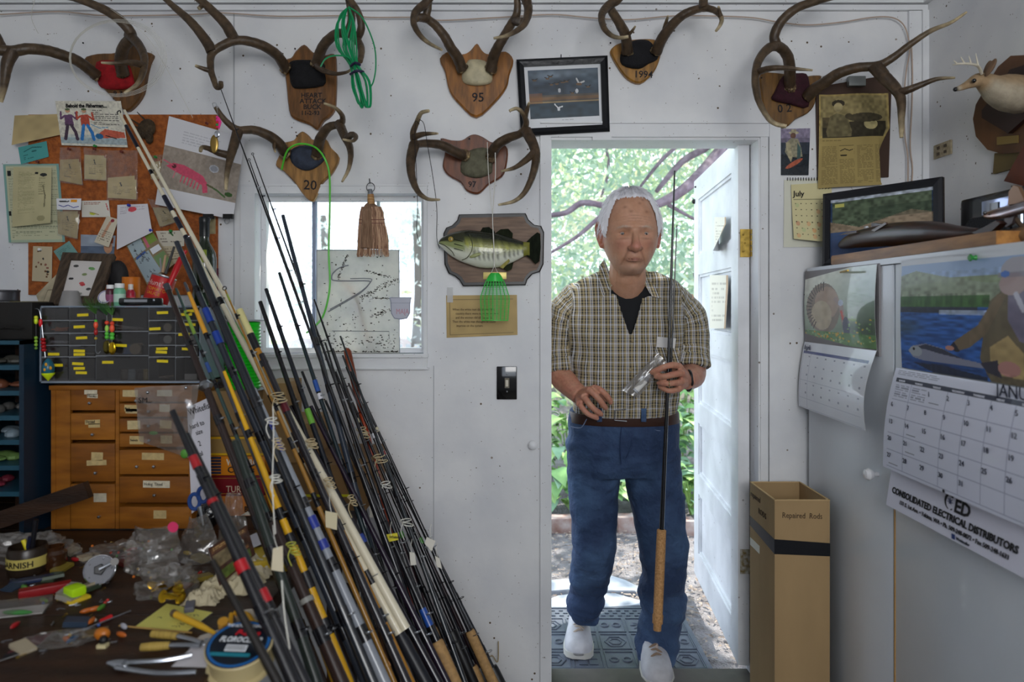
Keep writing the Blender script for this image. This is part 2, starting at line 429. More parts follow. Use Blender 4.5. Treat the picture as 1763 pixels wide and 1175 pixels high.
def glassy(m, tint=(1, 1, 1), gl=.08, dirt=None):
    N = m.node_tree.nodes; L = m.node_tree.links; N.remove(N['Principled BSDF']); out = N['Material Output']
    t = N.new('ShaderNodeBsdfTransparent'); t.inputs[0].default_value = tuple(tint)+(1,)
    g = N.new('ShaderNodeBsdfGlossy'); g.inputs['Roughness'].default_value = .05
    mxs = N.new('ShaderNodeMixShader'); mxs.inputs[0].default_value = gl; L.new(t.outputs[0], mxs.inputs[1]); L.new(g.outputs[0], mxs.inputs[2])
    cur = mxs.outputs[0]
    if dirt:
        tc = N.new('ShaderNodeTexCoord'); n = N.new('ShaderNodeTexNoise'); n.inputs['Scale'].default_value = dirt[0]; n.inputs['Detail'].default_value = 8; L.new(tc.outputs['Object'], n.inputs['Vector'])
        r = N.new('ShaderNodeMapRange'); r.inputs[1].default_value = dirt[1]; r.inputs[2].default_value = dirt[2]; r.inputs[3].default_value = dirt[3]; r.inputs[4].default_value = dirt[4]; L.new(n.outputs['Fac'], r.inputs[0])
        d = N.new('ShaderNodeBsdfTranslucent'); d.inputs[0].default_value = lin(dirt[5])+(1,)
        d2 = N.new('ShaderNodeBsdfDiffuse'); d2.inputs[0].default_value = lin(dirt[5])+(1,)
        a = N.new('ShaderNodeAddShader'); L.new(d.outputs[0], a.inputs[0]); L.new(d2.outputs[0], a.inputs[1])
        m2 = N.new('ShaderNodeMixShader'); L.new(r.outputs[0], m2.inputs[0]); L.new(cur, m2.inputs[1]); L.new(a.outputs[0], m2.inputs[2]); cur = m2.outputs[0]
    L.new(cur, out.inputs['Surface']); return m
glassy(M_GLASS, (1, 1, 1), .05, (5, .45, .8, .0, .25, 'dfe8f2'))  # dirt film raised to whiten the panes, a bright haze put into the glass
mk('pane', MB().box((wx0+.016, YW+.063, wz0+.016), (xm-.006, YW+.066, wz1-.016)), M_GLASS, win, smooth=0)
mk('pane', MB().box((xm+.006, YW+.063, wz0+.016), (wx1-.016, YW+.066, wz1-.016)), M_GLASS, win, smooth=0)

# ---- door frame, threshold
d1 = MB()
d1.box((X_(930, YW), YW-.012, 0), (dx0, YW, dz1+.052)); d1.box((dx0, YW-.012, dz1+.004), (X_(1322, YW), YW, dz1+.048)); d1.box((X_(930, YW), YW-.02, dz1+.048), (X_(1322, YW), YW, dz1+.054))
d1.box((X_(1308, YW), YW-.008, 0), (X_(1321, YW), YW, dz1+.045)); d1.box((X_(1322, YW), YW-.016, 0), (X_(1341, YW), YW, dz1+.052))
struct('trim_6', d1, M_TRIM, smooth=0)
jb = MB().box((dx0-.001, YW+.001, 0), (dx0+.003, YW+WT+.02, dz1)).box((dx1-.006, YW-.004, -.05), (dx1+.001, YW+WT+.01, dz1)).box((dx0, YW+.001, dz1-.004), (dx1, YW+WT+.02, dz1+.002))
struct('trim_7', jb, M_TRIM, smooth=0)
struct('trim_8', MB().box((X_(1020, YW-.01), YW-.016, dz1-.008), (X_(1052, YW), YW-.002, dz1+.004)), M_TRIM, smooth=0)
struct('trim_9', MB().box((dx0, YW-.03, -.12), (dx1-.006, YW+WT+.01, -.019), bev=.003), mat('c4c7ce', .5, var=.35, scale=25, stretch=(1, 6, 6), bump=.15))

# ---- open panel door
YN, YFR = 2.40, 3.24
hx, fx = X_(1290, YN), X_(1209, YFR)
dv = V((fx-hx, YFR-YN, 0)); DW = dv.length; du = dv.normalized(); dz_lo, dz_hi = .03, 1.885
door = thing('door_1', 'white five-panel wooden door standing open outwards', 'door', (hx, YN, dz_lo)); del door['category']; door['kind'] = 'structure'
DT = .038
DM = frame_M((hx, YN, dz_lo), du, (0, 0, 1))     # local x along leaf, y = into thickness
# room-side face should be local -y (towards -X world)
M_DOOR = wall_material('eef0f4', .5)
DH = dz_hi-dz_lo
pz = [(1.3-(y1-525)/1175*YFR-dz_lo, 1.3-(y0-525)/1175*YFR-dz_lo) for y0, y1 in ((349, 441), (475, 567), (600, 689), (722, 808), (840, 940))]
ysg = 1
fm = MB(); st = .105
fm.box((0, 0, 0), (st, DT, DH)); fm.box((DW-st, 0, 0), (DW, DT, DH))
zs = [0]+[z for p in sorted(pz) for z in p]+[DH]
for i in range(0, len(zs), 2): fm.box((st, 0, zs[i]), (DW-st, DT, zs[i+1]))
fm.v = [tuple(DM @ V(v)) for v in fm.v]; mk('door_frame', fm, M_DOOR, door, smooth=0)
for a, b in sorted(pz):
    p_ = MB().box((st, .014, a), (DW-st, DT-.014, b))
    p_.v = [tuple(DM @ V(v)) for v in p_.v]; mk('panel', p_, M_DOOR, door, smooth=0)
    q = wframe(st, a, DW-st, b, .012, DT-.014, DT-.006); q.v = [tuple(DM @ V(v)) for v in q.v]; mk('moulding', q, M_DOOR, door, smooth=0)
# hinges: a leaf on the stile edge, knuckle on the jamb side
for k, (y0, y1) in enumerate(((395, 443), (946, 988))):
    za, zb = Z_(y1, YN-.0), Z_(y0, YN-.0)
    h = MB().box((X_(1274, YN)-.0, YN-.004, za), (X_(1291, YN), YN-.001, zb)); 
    for j in range(5): h.tube([(X_(1295, YN-.01), YN-.012, za+(zb-za)*(j+.08)/5), (X_(1295, YN-.01), YN-.012, za+(zb-za)*(j+.92)/5)], .0062, 10)
    for zz in (.2, .5, .8): h.ball((X_(1279, YN)+(.006 if zz == .5 else 0), YN-.005, za+(zb-za)*zz), (.0035, .0015, .0035), n=8, m=5)
    mk('hinge', h, M_BRASS if k == 0 else mat('8c7a4c', .6, metal=.5, col2='c9c9c4', scale=70), door)
# latch lever and thumb bolt on the free stile, bolt head near the top corner
def dl(x, y, z): return DM @ V((x, DT-y, z))
zl = Z_(584, YFR)-dz_lo
h = MB().tube([dl(DW-.04, -.002, zl-.03), dl(DW-.04, -.002, zl+.03)], .01, 8); h.tube([dl(DW-.04, 0, zl), dl(DW-.04, -.045, zl), dl(DW-.1, -.05, zl+.004)], [.008, .007, .006], 8)
mk('latch', h, M_STEEL, door)
zl = Z_(643, YFR)-dz_lo; h = MB().tube([dl(DW-.01, 0, zl), dl(DW-.01, -.03, zl), dl(DW-.03, -.04, zl+.01)], .006, 8); mk('hook', h, M_STEEL, door)
h = MB().ball(dl(DW-.02, -.003, Z_(348, YFR)-dz_lo), .012, n=8, m=6); h.ball(dl(DW-.05, -.003, Z_(325, YFR)-dz_lo), .005, n=6, m=4); mk('bolt', h, M_BLACK, door)
# two papers fixed to the door
def door_paper(name, label, px0, px1, y0, y1, curl, stain):
    def onleaf(px, py):
        # where the sight line meets the leaf plane
        kx = (px-CX)/F; t = ((hx-du.y*DT)*du.y-(YN+du.x*DT)*du.x)/(kx*du.y-du.x)
        return P(px, py, t)+V((-du.y, du.x, 0))*.003
    a, b, c, d = onleaf(px0, y0), onleaf(px1, y0), onleaf(px1, y1), onleaf(px0, y1)
    def fn(u, v):
        p = (d*(1-u)+c*u)*(1-v)+(a*(1-u)+b*u)*v
        return p+V((-du.y, du.x, 0))*(.002+curl*max(0, u-.4)*max(0, .8-v))
    cv = Canvas(40, 50, 'efe9da'); cv.lines_text(.12, .15, .9, .9, 9, '9a8f86', .5)
    if stain: cv.mask(cv.X > .9, 'b98a5a', .8)
    o = print_obj(name, cv, fn); tag(o, label, 'paper')
door_paper('note_paper', 'curled cream note paper with torn brown edge on the upper door panel', 1232, 1252, 374, 432, .10, True)
door_paper('note_paper', 'large yellowed map-like sheet fixed to second panel of the open door', 1224, 1256, 474, 566, .02, True)
# string hanging at latch
# ---- light switch (black plate) and small knob on the wall
sw = thing('light_switch', 'black glossy light switch plate with white toggle on the white wall', 'light switch', P(873, 688, YW))
a, b = P(855, 688, YW), P(890, 631, YW)
mk('plate', MB().box((a.x, YW-.008, a.z), (b.x, YW, b.z), bev=.003), M_BLACKGLOSS, sw)
c = P(873, 659, YW)
mk('toggle', MB().box((c.x-.005, YW-.018, c.z-.012), (c.x+.004, YW-.008, c.z+.010), bev=.0015), mat('d8d2c0', .4), sw)
mk('toggle_surround', MB().box((c.x-.008, YW-.0095, c.z-.018), (c.x+.008, YW-.008, c.z+.016)), mat('6d6657', .5), sw, smooth=0)
for dz_ in (-.03, .03): mk('screw', MB().ball((c.x, YW-.008, c.z+dz_), (.003, .0015, .003), n=8, m=4), M_STEEL, sw)
c = P(917, 765, YW); kn = MB().lathe([(.006, 0), (.006, .012), (.014, .016), (.015, .024), (.009, .03), (0, .031)], frame_M((c.x, YW, c.z), (1, 0, 0), (0, -1, 0)), n=16)
tag(mk('round_stud', kn, M_WHITE), 'small round white knob screwed into wall left of the doorway', 'knob')
# ---- old wires stapled along the top of the wall and down the corner
def wire(name, label, pts, r, m, cat='wire', off=.006):
    t = MB().tube([P(x, y, YW-off) for x, y in pts], r, 6, smooth=5); return tag(mk(name, t, m), label, cat)
M_WIRE = mat('b9a494', .6)
wire('wire', 'long beige wire stapled along the wall under the ceiling board', [(0, 25), (100, 20), (185, 27), (330, 25), (380, 22), (480, 28), (600, 27), (640, 30), (720, 30), (760, 35), (860, 30), (950, 25), (1010, 30), (1080, 34), (1150, 28), (1200, 27), (1290, 30), (1340, 38), (1390, 43), (1450, 38), (1500, 30), (1535, 30), (1555, 42), (1564, 66), (1566, 90), (1560, 125), (1556, 180), (1558, 235), (1563, 270), (1563, 318)], .0022, M_WIRE, off=.02)
wire('wire', 'short beige wire running straight down the corner behind the antlers', [(1569, 70), (1571, 130), (1570, 185), (1567, 250), (1571, 290), (1569, 330)], .0022, M_WIRE, off=.02)
# wall plate (old socket) on right wall: beyond the corner
def PR(px, py, off=0.0):
    Y = (XR-off)*F/(px-CX); return V((XR-off, Y, Z_(py, Y)))
so = thing('wall_socket', 'old tan wall socket on the right wall below the deer head', 'socket', PR(1625, 272))
a, b = PR(1610, 275), PR(1640, 240)
mk('plate', MB().box((XR-.006, b.y, a.z), (XR, a.y, b.z), bev=.002), mat('b9ac90', .6, col2='8a7c60', scale=60), so)
for zz in (.28, .7):
    for yy in (.3, .7): mk('slot', MB().box((XR-.008, b.y+(a.y-b.y)*(yy-.07), a.z+(b.z-a.z)*(zz-.1)), (XR-.0055, b.y+(a.y-b.y)*(yy+.07), a.z+(b.z-a.z)*(zz+.1))), mat('55493a', .7), so, smooth=0)
# ================================================================ outside
GZ = -.06
gm = mat('8c8a8e', .9, col2='6c686a', scale=14, bump=.6, bscale=90, bdist=.03)
def ground():
    mb = MB(); nx, ny = 60, 70; x0, x1, y0, y1 = -5, 7, YW+WT+.03, 16
    vs = []; fs = []
    for j in range(ny+1):
        y = y0+(y1-y0)*(j/ny)**2
        for i in range(nx+1):
            x = x0+(x1-x0)*i/nx
            z = GZ+.008*noise.noise(V((x*4, y*4, 0))) - .012
            if y > 4.2: z += (y-4.2)*.05+.03*noise.noise(V((x*2, y*2, 3)))
            vs.append((x, y, z))
    for j in range(ny):
        for i in range(nx): a = j*(nx+1)+i; fs.append((a, a+1, a+nx+2, a+nx+1))
    mb.add(vs, fs); o = mk('ground', mb, gm); o['kind'] = 'structure'
ground()
# wood-chip litter on the dirt path: too fine to count
def litter():
    mb = MB()
    for i in range(1500):
        x = random.uniform(.1, 1.4); y = random.uniform(2.6, 4.1); z = GZ+.003; a = random.uniform(0, PI); l = random.uniform(.005, .018); w_ = random.uniform(.002, .006)
        c, s = math.cos(a), math.sin(a)
        mb.add([(x-c*l-s*w_, y-s*l+c*w_, z), (x+c*l-s*w_, y+s*l+c*w_, z+.003), (x+c*l+s*w_, y+s*l-c*w_, z+.001), (x-c*l+s*w_, y-s*l-c*w_, z+.004)], [(0, 1, 2, 3)])
    tag(mk('wood_chips', mb, mat('a89c92', .9, col2='6d6058', scale=40), smooth=0), 'loose grey bark chips scattered on the dirt path', 'bark chips', kind='stuff')
litter()
# flagstones
M_STONE = mat('b7bdc9', .8, col2='98a0ad', scale=5, bump=.3, bscale=30)
def flag(pts, label):
    poly = [((px-CX)*((CH-GZ)*F/(py-HZ))/F, (CH-GZ)*F/(py-HZ)) for px, py in pts]
    cx = sum(p[0] for p in poly)/len(poly); cy = sum(p[1] for p in poly)/len(poly)
    mb = MB(); n = len(poly); vs = []
    for z, k in ((GZ-.03, 1), (GZ+.006, 1), (GZ+.012, .97)): vs += [(cx+(x-cx)*k, cy+(y-cy)*k, z) for x, y in poly]
    fs = [tuple(range(2*n, 3*n))]
    for r in range(2):
        for i in range(n): fs.append((r*n+i, r*n+(i+1) % n, r*n+n+(i+1) % n, r*n+n+i))
    mb.add(vs, fs); tag(mk('flagstone', mb, M_STONE, smooth=0), label, 'stone', 'flagstones outside the door')
flag([(880, 1002), (950, 1003), (985, 1000), (1050, 994), (1078, 1003), (1108, 1018), (1095, 1022), (1045, 1022), (975, 1020), (900, 1026)], 'pale flagstone behind the walking man, nearer the garden bed')
flag([(900, 1052), (960, 1030), (1000, 1025), (1060, 1026), (1108, 1040), (1115, 1046), (1050, 1050), (955, 1054)], 'wide pale flagstone touching far edge of the doormat')
# doormat of dark grey rubber with raised motifs
def doormat():
    x0, x1, y0, y1 = -.05, .745, 2.50, 3.045
    t = thing('doormat', 'grey rubber doormat embossed with flowers, geometric shapes and squares', 'doormat', ((x0+x1)/2, (y0+y1)/2, GZ))
    mm = mat('5f6674', .55, var=.2, scale=30, bump=.15, bscale=200); m2 = mat('525a69', .5)
    mk('mat_base', MB().box((x0, y0, GZ), (x1, y1, GZ+.012), bev=.003), mm, t)
    z = GZ+.012
    def rim(x, y, w_, h, tt=.006, ):
        m = MB(); 
        for a, b in (((x, y), (x+w_, y+tt)), ((x, y+h-tt), (x+w_, y+h)), ((x, y+tt), (x+tt, y+h-tt)), ((x+w_-tt, y+tt), (x+w_, y+h-tt))): m.box((a[0], a[1], z), (b[0], b[1], z+.004))
        return m
    mk('border', rim(x0+.015, y0+.015, x1-x0-.03, y1-y0-.03, .008), m2, t, smooth=0)
    # three bands of cells
    def flower(cx, cy, r):
        m = MB().ball((cx, cy, z+.001), (r*.28, r*.28, .004), n=10, m=4)
        for k in range(8):
            a = 2*PI*k/8; M = Matrix.Rotation(a, 3, 'Z')
            mm_ = MB().ball((0, 0, 0), (r*.33, r*.14, .004), n=10, m=4)
            m.add([M @ V(v)+V((cx+math.cos(a)*r*.64, cy+math.sin(a)*r*.64, z+.001)) for v in mm_.v], mm_.f)
        mk('flower_motif', m, m2, t)
    rows = [(2.525, .13), (2.665, .13), (2.805, .13)]
    xs = [x0+.03+i*.125 for i in range(6)]
    for r, (yy, hh) in enumerate(rows):
        for i, xx in enumerate(xs):
            mk('cell_border', rim(xx, yy, .115, hh-.008, .004), m2, t, smooth=0)
            k = (i+2*r) % 4; cx, cy = xx+.0575, yy+.061
            if k == 0: flower(cx, cy, .045)
            elif k == 1:
                m = MB()
                for s in range(2): 
                    n = 6; R_ = .042-.018*s
                    for q in range(n):
                        a0, a1 = 2*PI*q/n, 2*PI*(q+1)/n
                        m.tube([(cx+R_*math.cos(a0), cy+R_*math.sin(a0), z+.002), (cx+R_*math.cos(a1), cy+R_*math.sin(a1), z+.002)], .0028, 5)
                mk('hexagon_motif', m, m2, t)
            elif k == 2:
                m = MB()
                for a in range(2):
                    for b in range(2): m.box((cx-.036+a*.04, cy-.036+b*.04, z), (cx-.004+a*.04, cy-.004+b*.04, z+.004))
                mk('square_motif', m, m2, t, smooth=0)
            else:
                for s in (-1, 1):
                    m = MB().tube([(cx+s*.025+.016*math.cos(a), cy+.016*math.sin(a), z+.002) for a in [2*PI*q/12 for q in range(13)]], .0035, 5, cap=False); mk('ring_motif', m, m2, t)
    m = MB()
    for j in range(3):
        for i in range(20): m.box((x0+.04+i*.036+(j % 2)*.018, 2.95+j*.024, z), (x0+.058+i*.036+(j % 2)*.018, 2.958+j*.024, z+.004))
    mk('dash_motif', m, m2, t, smooth=0, kind='stuff')
doormat()
# brick edging of the bed
for i in range(16):
    x = -.9+i*.235; y = 4.12+.05*math.sin(i*1.3); h = .075+.01*random.random()
    M = Matrix.Translation((x, y, GZ)) @ Matrix.Rotation(random.uniform(-.08, .08), 4, 'Z')
    o = mk('edging_brick', MB().box((-.108, -.05, -.02), (.108, .05, h), M, .006), mat('b0a6a3', .85, col2='8a6a60', scale=12, bump=.3))
    tag(o, 'worn brick in the edging row along the garden bed', 'brick', 'bricks edging the garden bed')
# leafy plants (hostas) in the bed
M_LEAF = [mat(c, .45, col2=c2, scale=9, sss=0) for c, c2 in (('6f9f52', '98bd74'), ('5c8f50', '86b070'), ('8ab566', 'abc986'), ('6f9c7c', '94b99a'))]
def leaf_mesh(m, L=.16, W=.06):
    mb = MB(); n = 6; vs = []; fs = []
    for i in range(n+1):
        t = i/n; w_ = W*math.sin(PI*min(1, t*1.02+.02))**.8*(1-.3*t); z = .5*L*t*(1-t)*1.6-.1*L*t*t
        vs += [(-w_, L*t, z+.25*w_), (0, L*t, z), (w_, L*t, z+.25*w_)]
    for i in range(n): a = i*3; fs += [(a, a+1, a+4, a+3), (a+1, a+2, a+5, a+4)]
    me = bpy.data.meshes.new('leaf'); me.from_pydata(vs, [], fs); me.shade_smooth(); me.materials.append(m); return me
LEAFM = [leaf_mesh(m, L, W) for m in M_LEAF for L, W in ((.17, .065), (.12, .045))]
def plant(x, y, z, n, R, H, label, small=0, name='leafy_plant', group='leafy plants in the garden bed'):
    t = thing(name, label, 'plant', (x, y, z), group)
    for i in range(n):
        me = LEAFM[random.randrange(4)*2+ (1 if random.random() < small else 0)]
        a = random.uniform(0, 2*PI); r = R*math.sqrt(random.random())*.7; h = H*random.uniform(.15, 1)*(1-.5*(r/R)**2)
        o = bpy.data.objects.new('leaf', me); COL.objects.link(o); o.parent = t
        o.location = (r*math.cos(a), r*math.sin(a), h); s = random.uniform(.5, 1.1); o.scale = (s, s, s)
        o.rotation_euler = (random.uniform(-.5, .35), random.uniform(-.3, .3), a-PI/2+random.uniform(-.4, .4))
    st = MB()
    for i in range(7):
        a = random.uniform(0, 2*PI); st.tube([(x, y, z-.02), (x+R*.3*math.cos(a), y+R*.3*math.sin(a), z+H*.8)], .005, 5)
    mk('stem', st, mat('6f8f4a', .6), t)
pl = [(.28, 4.42, .0, 60, .22, .30, 'low hosta clump at left edge of the doorway opening'), (.42, 4.95, .03, 80, .30, .62, 'tall broad-leaved plant behind the man on the left of doorway'),
      (.62, 4.4, 0, 55, .22, .28, 'low green plants seen between the legs of the man'), (.95, 4.5, .0, 60, .22, .30, 'low leafy clump just right of the leg of the man'),
      (1.06, 4.95, .03, 110, .33, .66, 'large bright green plant between man and open door'), (1.32, 4.6, .0, 90, .30, .52, 'bluish green bushy plant close to the open door'),
      (.12, 5.2, .05, 70, .30, .7, 'tall plant half hidden by the left door jamb'), (.8, 5.5, .06, 90, .4, .8, 'tall green plant in second row of garden bed'), (1.4, 5.6, .07, 90, .4, .85, 'tall green plant at far right of garden bed')]
for q in pl: plant(*q, small=.3)
plant(1.12, 4.28, 0, 40, .15, .22, 'small trailing plant at the brick edging by the door', small=1)
# brown post between door and jamb
tag(mk('garden_post', MB().box((1.66, 4.5, GZ), (1.72, 4.56, 1.9)), mat('6d3f38', .8, var=.3, scale=10)), 'reddish brown post seen in gap behind the open door', 'post')
# conifer with purple-grey limbs
def tree():
    t = thing('conifer_tree', 'spreading conifer with purple-grey limbs behind the man', 'tree', (3.4, 6.0, GZ))
    lb = mat('8a7a86', .8, col2='6a5a66', scale=20, bump=.4)
    Yb = 5.2
    tr = MB().tube([(3.4, 6.0, -.2), (3.3, 6.0, 1.6), (3.1, 5.9, 3.2), (3.2, 6.0, 5.5)], [.28, .22, .19, .1], 12, smooth=4, jit=.05); mk('trunk', tr, lb, t)
    limbs = [([(1330, 170, 5.9), (1265, 232, 5.6), (1205, 300, 5.3), (1172, 330, 5.2), (1130, 352, 5.2), (1075, 362, 5.2), (1030, 352, 5.2), (1000, 350, 5.2), (975, 366, 5.2), (940, 372, 5.2)], [.06, .052, .045, .04, .034, .028, .024, .024, .022, .018]),
             ([(1300, 130, 6), (1230, 240, 5.7), (1175, 278, 5.6), (1130, 330, 5.5)], [.045, .035, .028, .018]),
             ([(1180, 240, 5.7), (1140, 275, 5.6), (1100, 325, 5.6)], [.02, .016, .01]),
             ([(1060, 350, 5.3), (1020, 385, 5.3), (990, 410, 5.3), (940, 440, 5.3)], [.02, .018, .014, .01]),
             ([(1040, 240, 5.9), (1048, 290, 5.9), (1035, 340, 5.9)], [.012, .014, .01]),
             ([(1150, 352, 5.3), (1185, 372, 5.3), (1240, 400, 5.4)], [.018, .012, .008]),
             ([(1195, 470, 6), (1200, 520, 6), (1190, 570, 6), (1195, 640, 6)], [.01, .014, .018, .02])]
    for pts, rr in limbs: mk('limb', MB().tube([P(*p) for p in pts], rr, 9, smooth=4, jit=.06), lb, t)
    return t
tr = tree()
def foliage(name, parent, n, box, size, mats_, lab=None, cat=None):
    (x0, x1), (y0, y1), (z0, z1) = box
    for mi, m in enumerate(mats_):
        k = n//len(mats_)
        # clumps of small leaves
        nc = max(8, k//60); cc = np.stack([RN.uniform(x0, x1, nc), RN.uniform(y0, y1, nc), RN.uniform(z0, z1, nc)], 1)
        c = cc[RN.randint(0, nc, k)]+RN.normal(0, .22, (k, 3))*np.array([1, .8, .8])
        a = RN.normal(0, 1, (k, 3)); a /= np.linalg.norm(a, axis=1)[:, None]; b = np.cross(a, RN.normal(0, 1, (k, 3))); b /= np.linalg.norm(b, axis=1)[:, None]
        s = size*RN.uniform(.5, 1.4, (k, 1))
        vs = np.concatenate([c-a*s, c+b*s*.35, c+a*s, c-b*s*.35], 1).reshape(-1, 3)
        if parent is not None: vs = vs-np.array(org(parent))
        me = bpy.data.meshes.new(name); me.vertices.add(4*k); me.vertices.foreach_set('co', vs.astype(np.float32).ravel())
        me.loops.add(4*k); me.loops.foreach_set('vertex_index', np.arange(4*k, dtype=np.int32)); me.polygons.add(k)
        me.polygons.foreach_set('loop_start', (np.arange(k)*4).astype(np.int32)); me.polygons.foreach_set('loop_total', np.full(k, 4, np.int32)); me.update(calc_edges=True)
        me.materials.append(m); o = link(name, me, parent); o['kind'] = 'stuff'
        if parent is None: tag(o, lab, cat)
def leafmat(c, tr_=.5):
    m = bpy.data.materials.new('leaf_green'); m.use_nodes = True; N = m.node_tree.nodes; L = m.node_tree.links; b = N['Principled BSDF']
    b.inputs['Base Color'].default_value = lin(c)+(1,); b.inputs['Roughness'].default_value = .6
    t = N.new('ShaderNodeBsdfTranslucent'); t.inputs[0].default_value = lin(c)+(1,); x = N.new('ShaderNodeMixShader'); x.inputs[0].default_value = tr_
    L.new(b.outputs[0], x.inputs[1]); L.new(t.outputs[0], x.inputs[2]); L.new(x.outputs[0], N['Material Output'].inputs[0]); return m
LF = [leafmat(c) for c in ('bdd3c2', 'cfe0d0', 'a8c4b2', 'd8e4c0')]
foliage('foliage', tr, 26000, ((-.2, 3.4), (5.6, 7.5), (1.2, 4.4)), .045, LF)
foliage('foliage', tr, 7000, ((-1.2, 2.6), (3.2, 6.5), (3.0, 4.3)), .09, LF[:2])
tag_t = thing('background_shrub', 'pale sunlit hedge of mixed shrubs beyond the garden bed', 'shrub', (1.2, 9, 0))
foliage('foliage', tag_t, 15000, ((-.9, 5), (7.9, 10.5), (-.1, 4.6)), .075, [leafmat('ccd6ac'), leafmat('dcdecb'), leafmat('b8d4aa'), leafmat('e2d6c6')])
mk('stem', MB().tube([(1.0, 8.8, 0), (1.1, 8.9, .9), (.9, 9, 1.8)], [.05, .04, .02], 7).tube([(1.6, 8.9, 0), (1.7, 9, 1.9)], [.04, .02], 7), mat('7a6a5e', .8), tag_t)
# view through the window: bright lawn, fence, trees
lw = MB().box((-12, 5, -.5), (-1.2, 30, -.25)); o = mk('lawn', lw, mat('9fb87c', .9, var=.3, scale=3), smooth=0); o['kind'] = 'structure'
fen = thing('picket_fence', 'pale picket fence across the lawn seen through window', 'fence', (-2.5, 9.5, -.25))
for i in range(40): mk('picket', MB().box((-4.6+i*.12, 9.5, -.25), (-4.53+i*.12, 9.52, .75)), mat('cdd3da', .7), fen, smooth=0)
mk('rail', MB().box((-4.7, 9.52, .55), (.1, 9.55, .62)).box((-4.7, 9.52, 0), (.1, 9.55, .07)), mat('cdd3da', .7), fen, smooth=0)
for i, (x, y, z, lab) in enumerate(((-3.6, 13, 2.4, 'hazy pale tree at the left of window view'), (-1.7, 12, 2.2, 'hazy bluish tree at the right of window view'))):
    t = thing('garden_tree', lab, 'tree', (x, y, -.3)); mk('trunk', MB().tube([(x, y, -.3), (x+.1, y, 1.5), (x, y, 3)], [.16, .12, .06], 8, smooth=3), mat('6b6560', .8), t)
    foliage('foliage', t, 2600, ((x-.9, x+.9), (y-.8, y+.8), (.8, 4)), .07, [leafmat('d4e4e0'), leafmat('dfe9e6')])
# ================================================================ antler mounts on the wall
def A(px, py, d): return P(px, py, YW-d)
M_ANT = mat('5b4a36', .42, vc=True, var=.5, scale=45, bump=.5, bscale=120, bdist=.003)
C_DARK = lin('4c3b2a'); C_MID = lin('75624a'); C_TIP = lin('cdbb94')
def antler(parent, tubes, name='antler'):
    mb = MB()
    for ti, (pts, r0, r1) in enumerate(tubes):
        n = len(pts); L = [0.0]; q = [A(*p) for p in pts]
        for i in range(1, n): L.append(L[-1]+(q[i]-q[i-1]).length)
        T = L[-1]
        rr = [(r0+(r1-r0)*(l/T)**1.2)*.002 for l in L]
        pts2, rs2 = spline(q, rr, 6)
        m = len(pts2); st = len(mb.v)
        if ti and r1 > 4: rs2[-1] *= .6
        mb.tube(pts2, rs2, 11, jit=.04)
        for i in range(m):
            t = i/(m-1)
            tip = max(0, (t-.72)/.28) if r1 < 3.5 else 0
            base = [C_DARK[k]*(1-t*.6)+C_MID[k]*t*.6 for k in range(3)]
            c = tuple(base[k]*(1-tip)+C_TIP[k]*tip for k in range(3))
            for k in range(11):
                f = .85+.3*random.random(); mb.c[st+i*11+k] = tuple(x*f for x in c)
    return mk(name, mb, M_ANT, parent, smooth=60)
def burr(parent, p, dr, r=.021):
    """knobbly coronet round an antler's foot"""
    mb = MB(); d = V(dr).normalized(); u = d.orthogonal().normalized(); s = d.cross(u)
    for ring in range(3):
        for k in range(13):
            a = 2*PI*(k+ring*.5)/13; rr = r*(1-.1*ring)*random.uniform(.85, 1.1)
            mb.ball(A(*p)+d*(.007*ring-.004)+(u*math.cos(a)+s*math.sin(a))*rr*.75, r*random.uniform(.2, .33), n=6, m=4, col=lin(random.choice(['8a7656', '57432e', '6a553a', 'a08a62'])))
    mk('coronet', mb, M_ANT, parent, smooth=60)
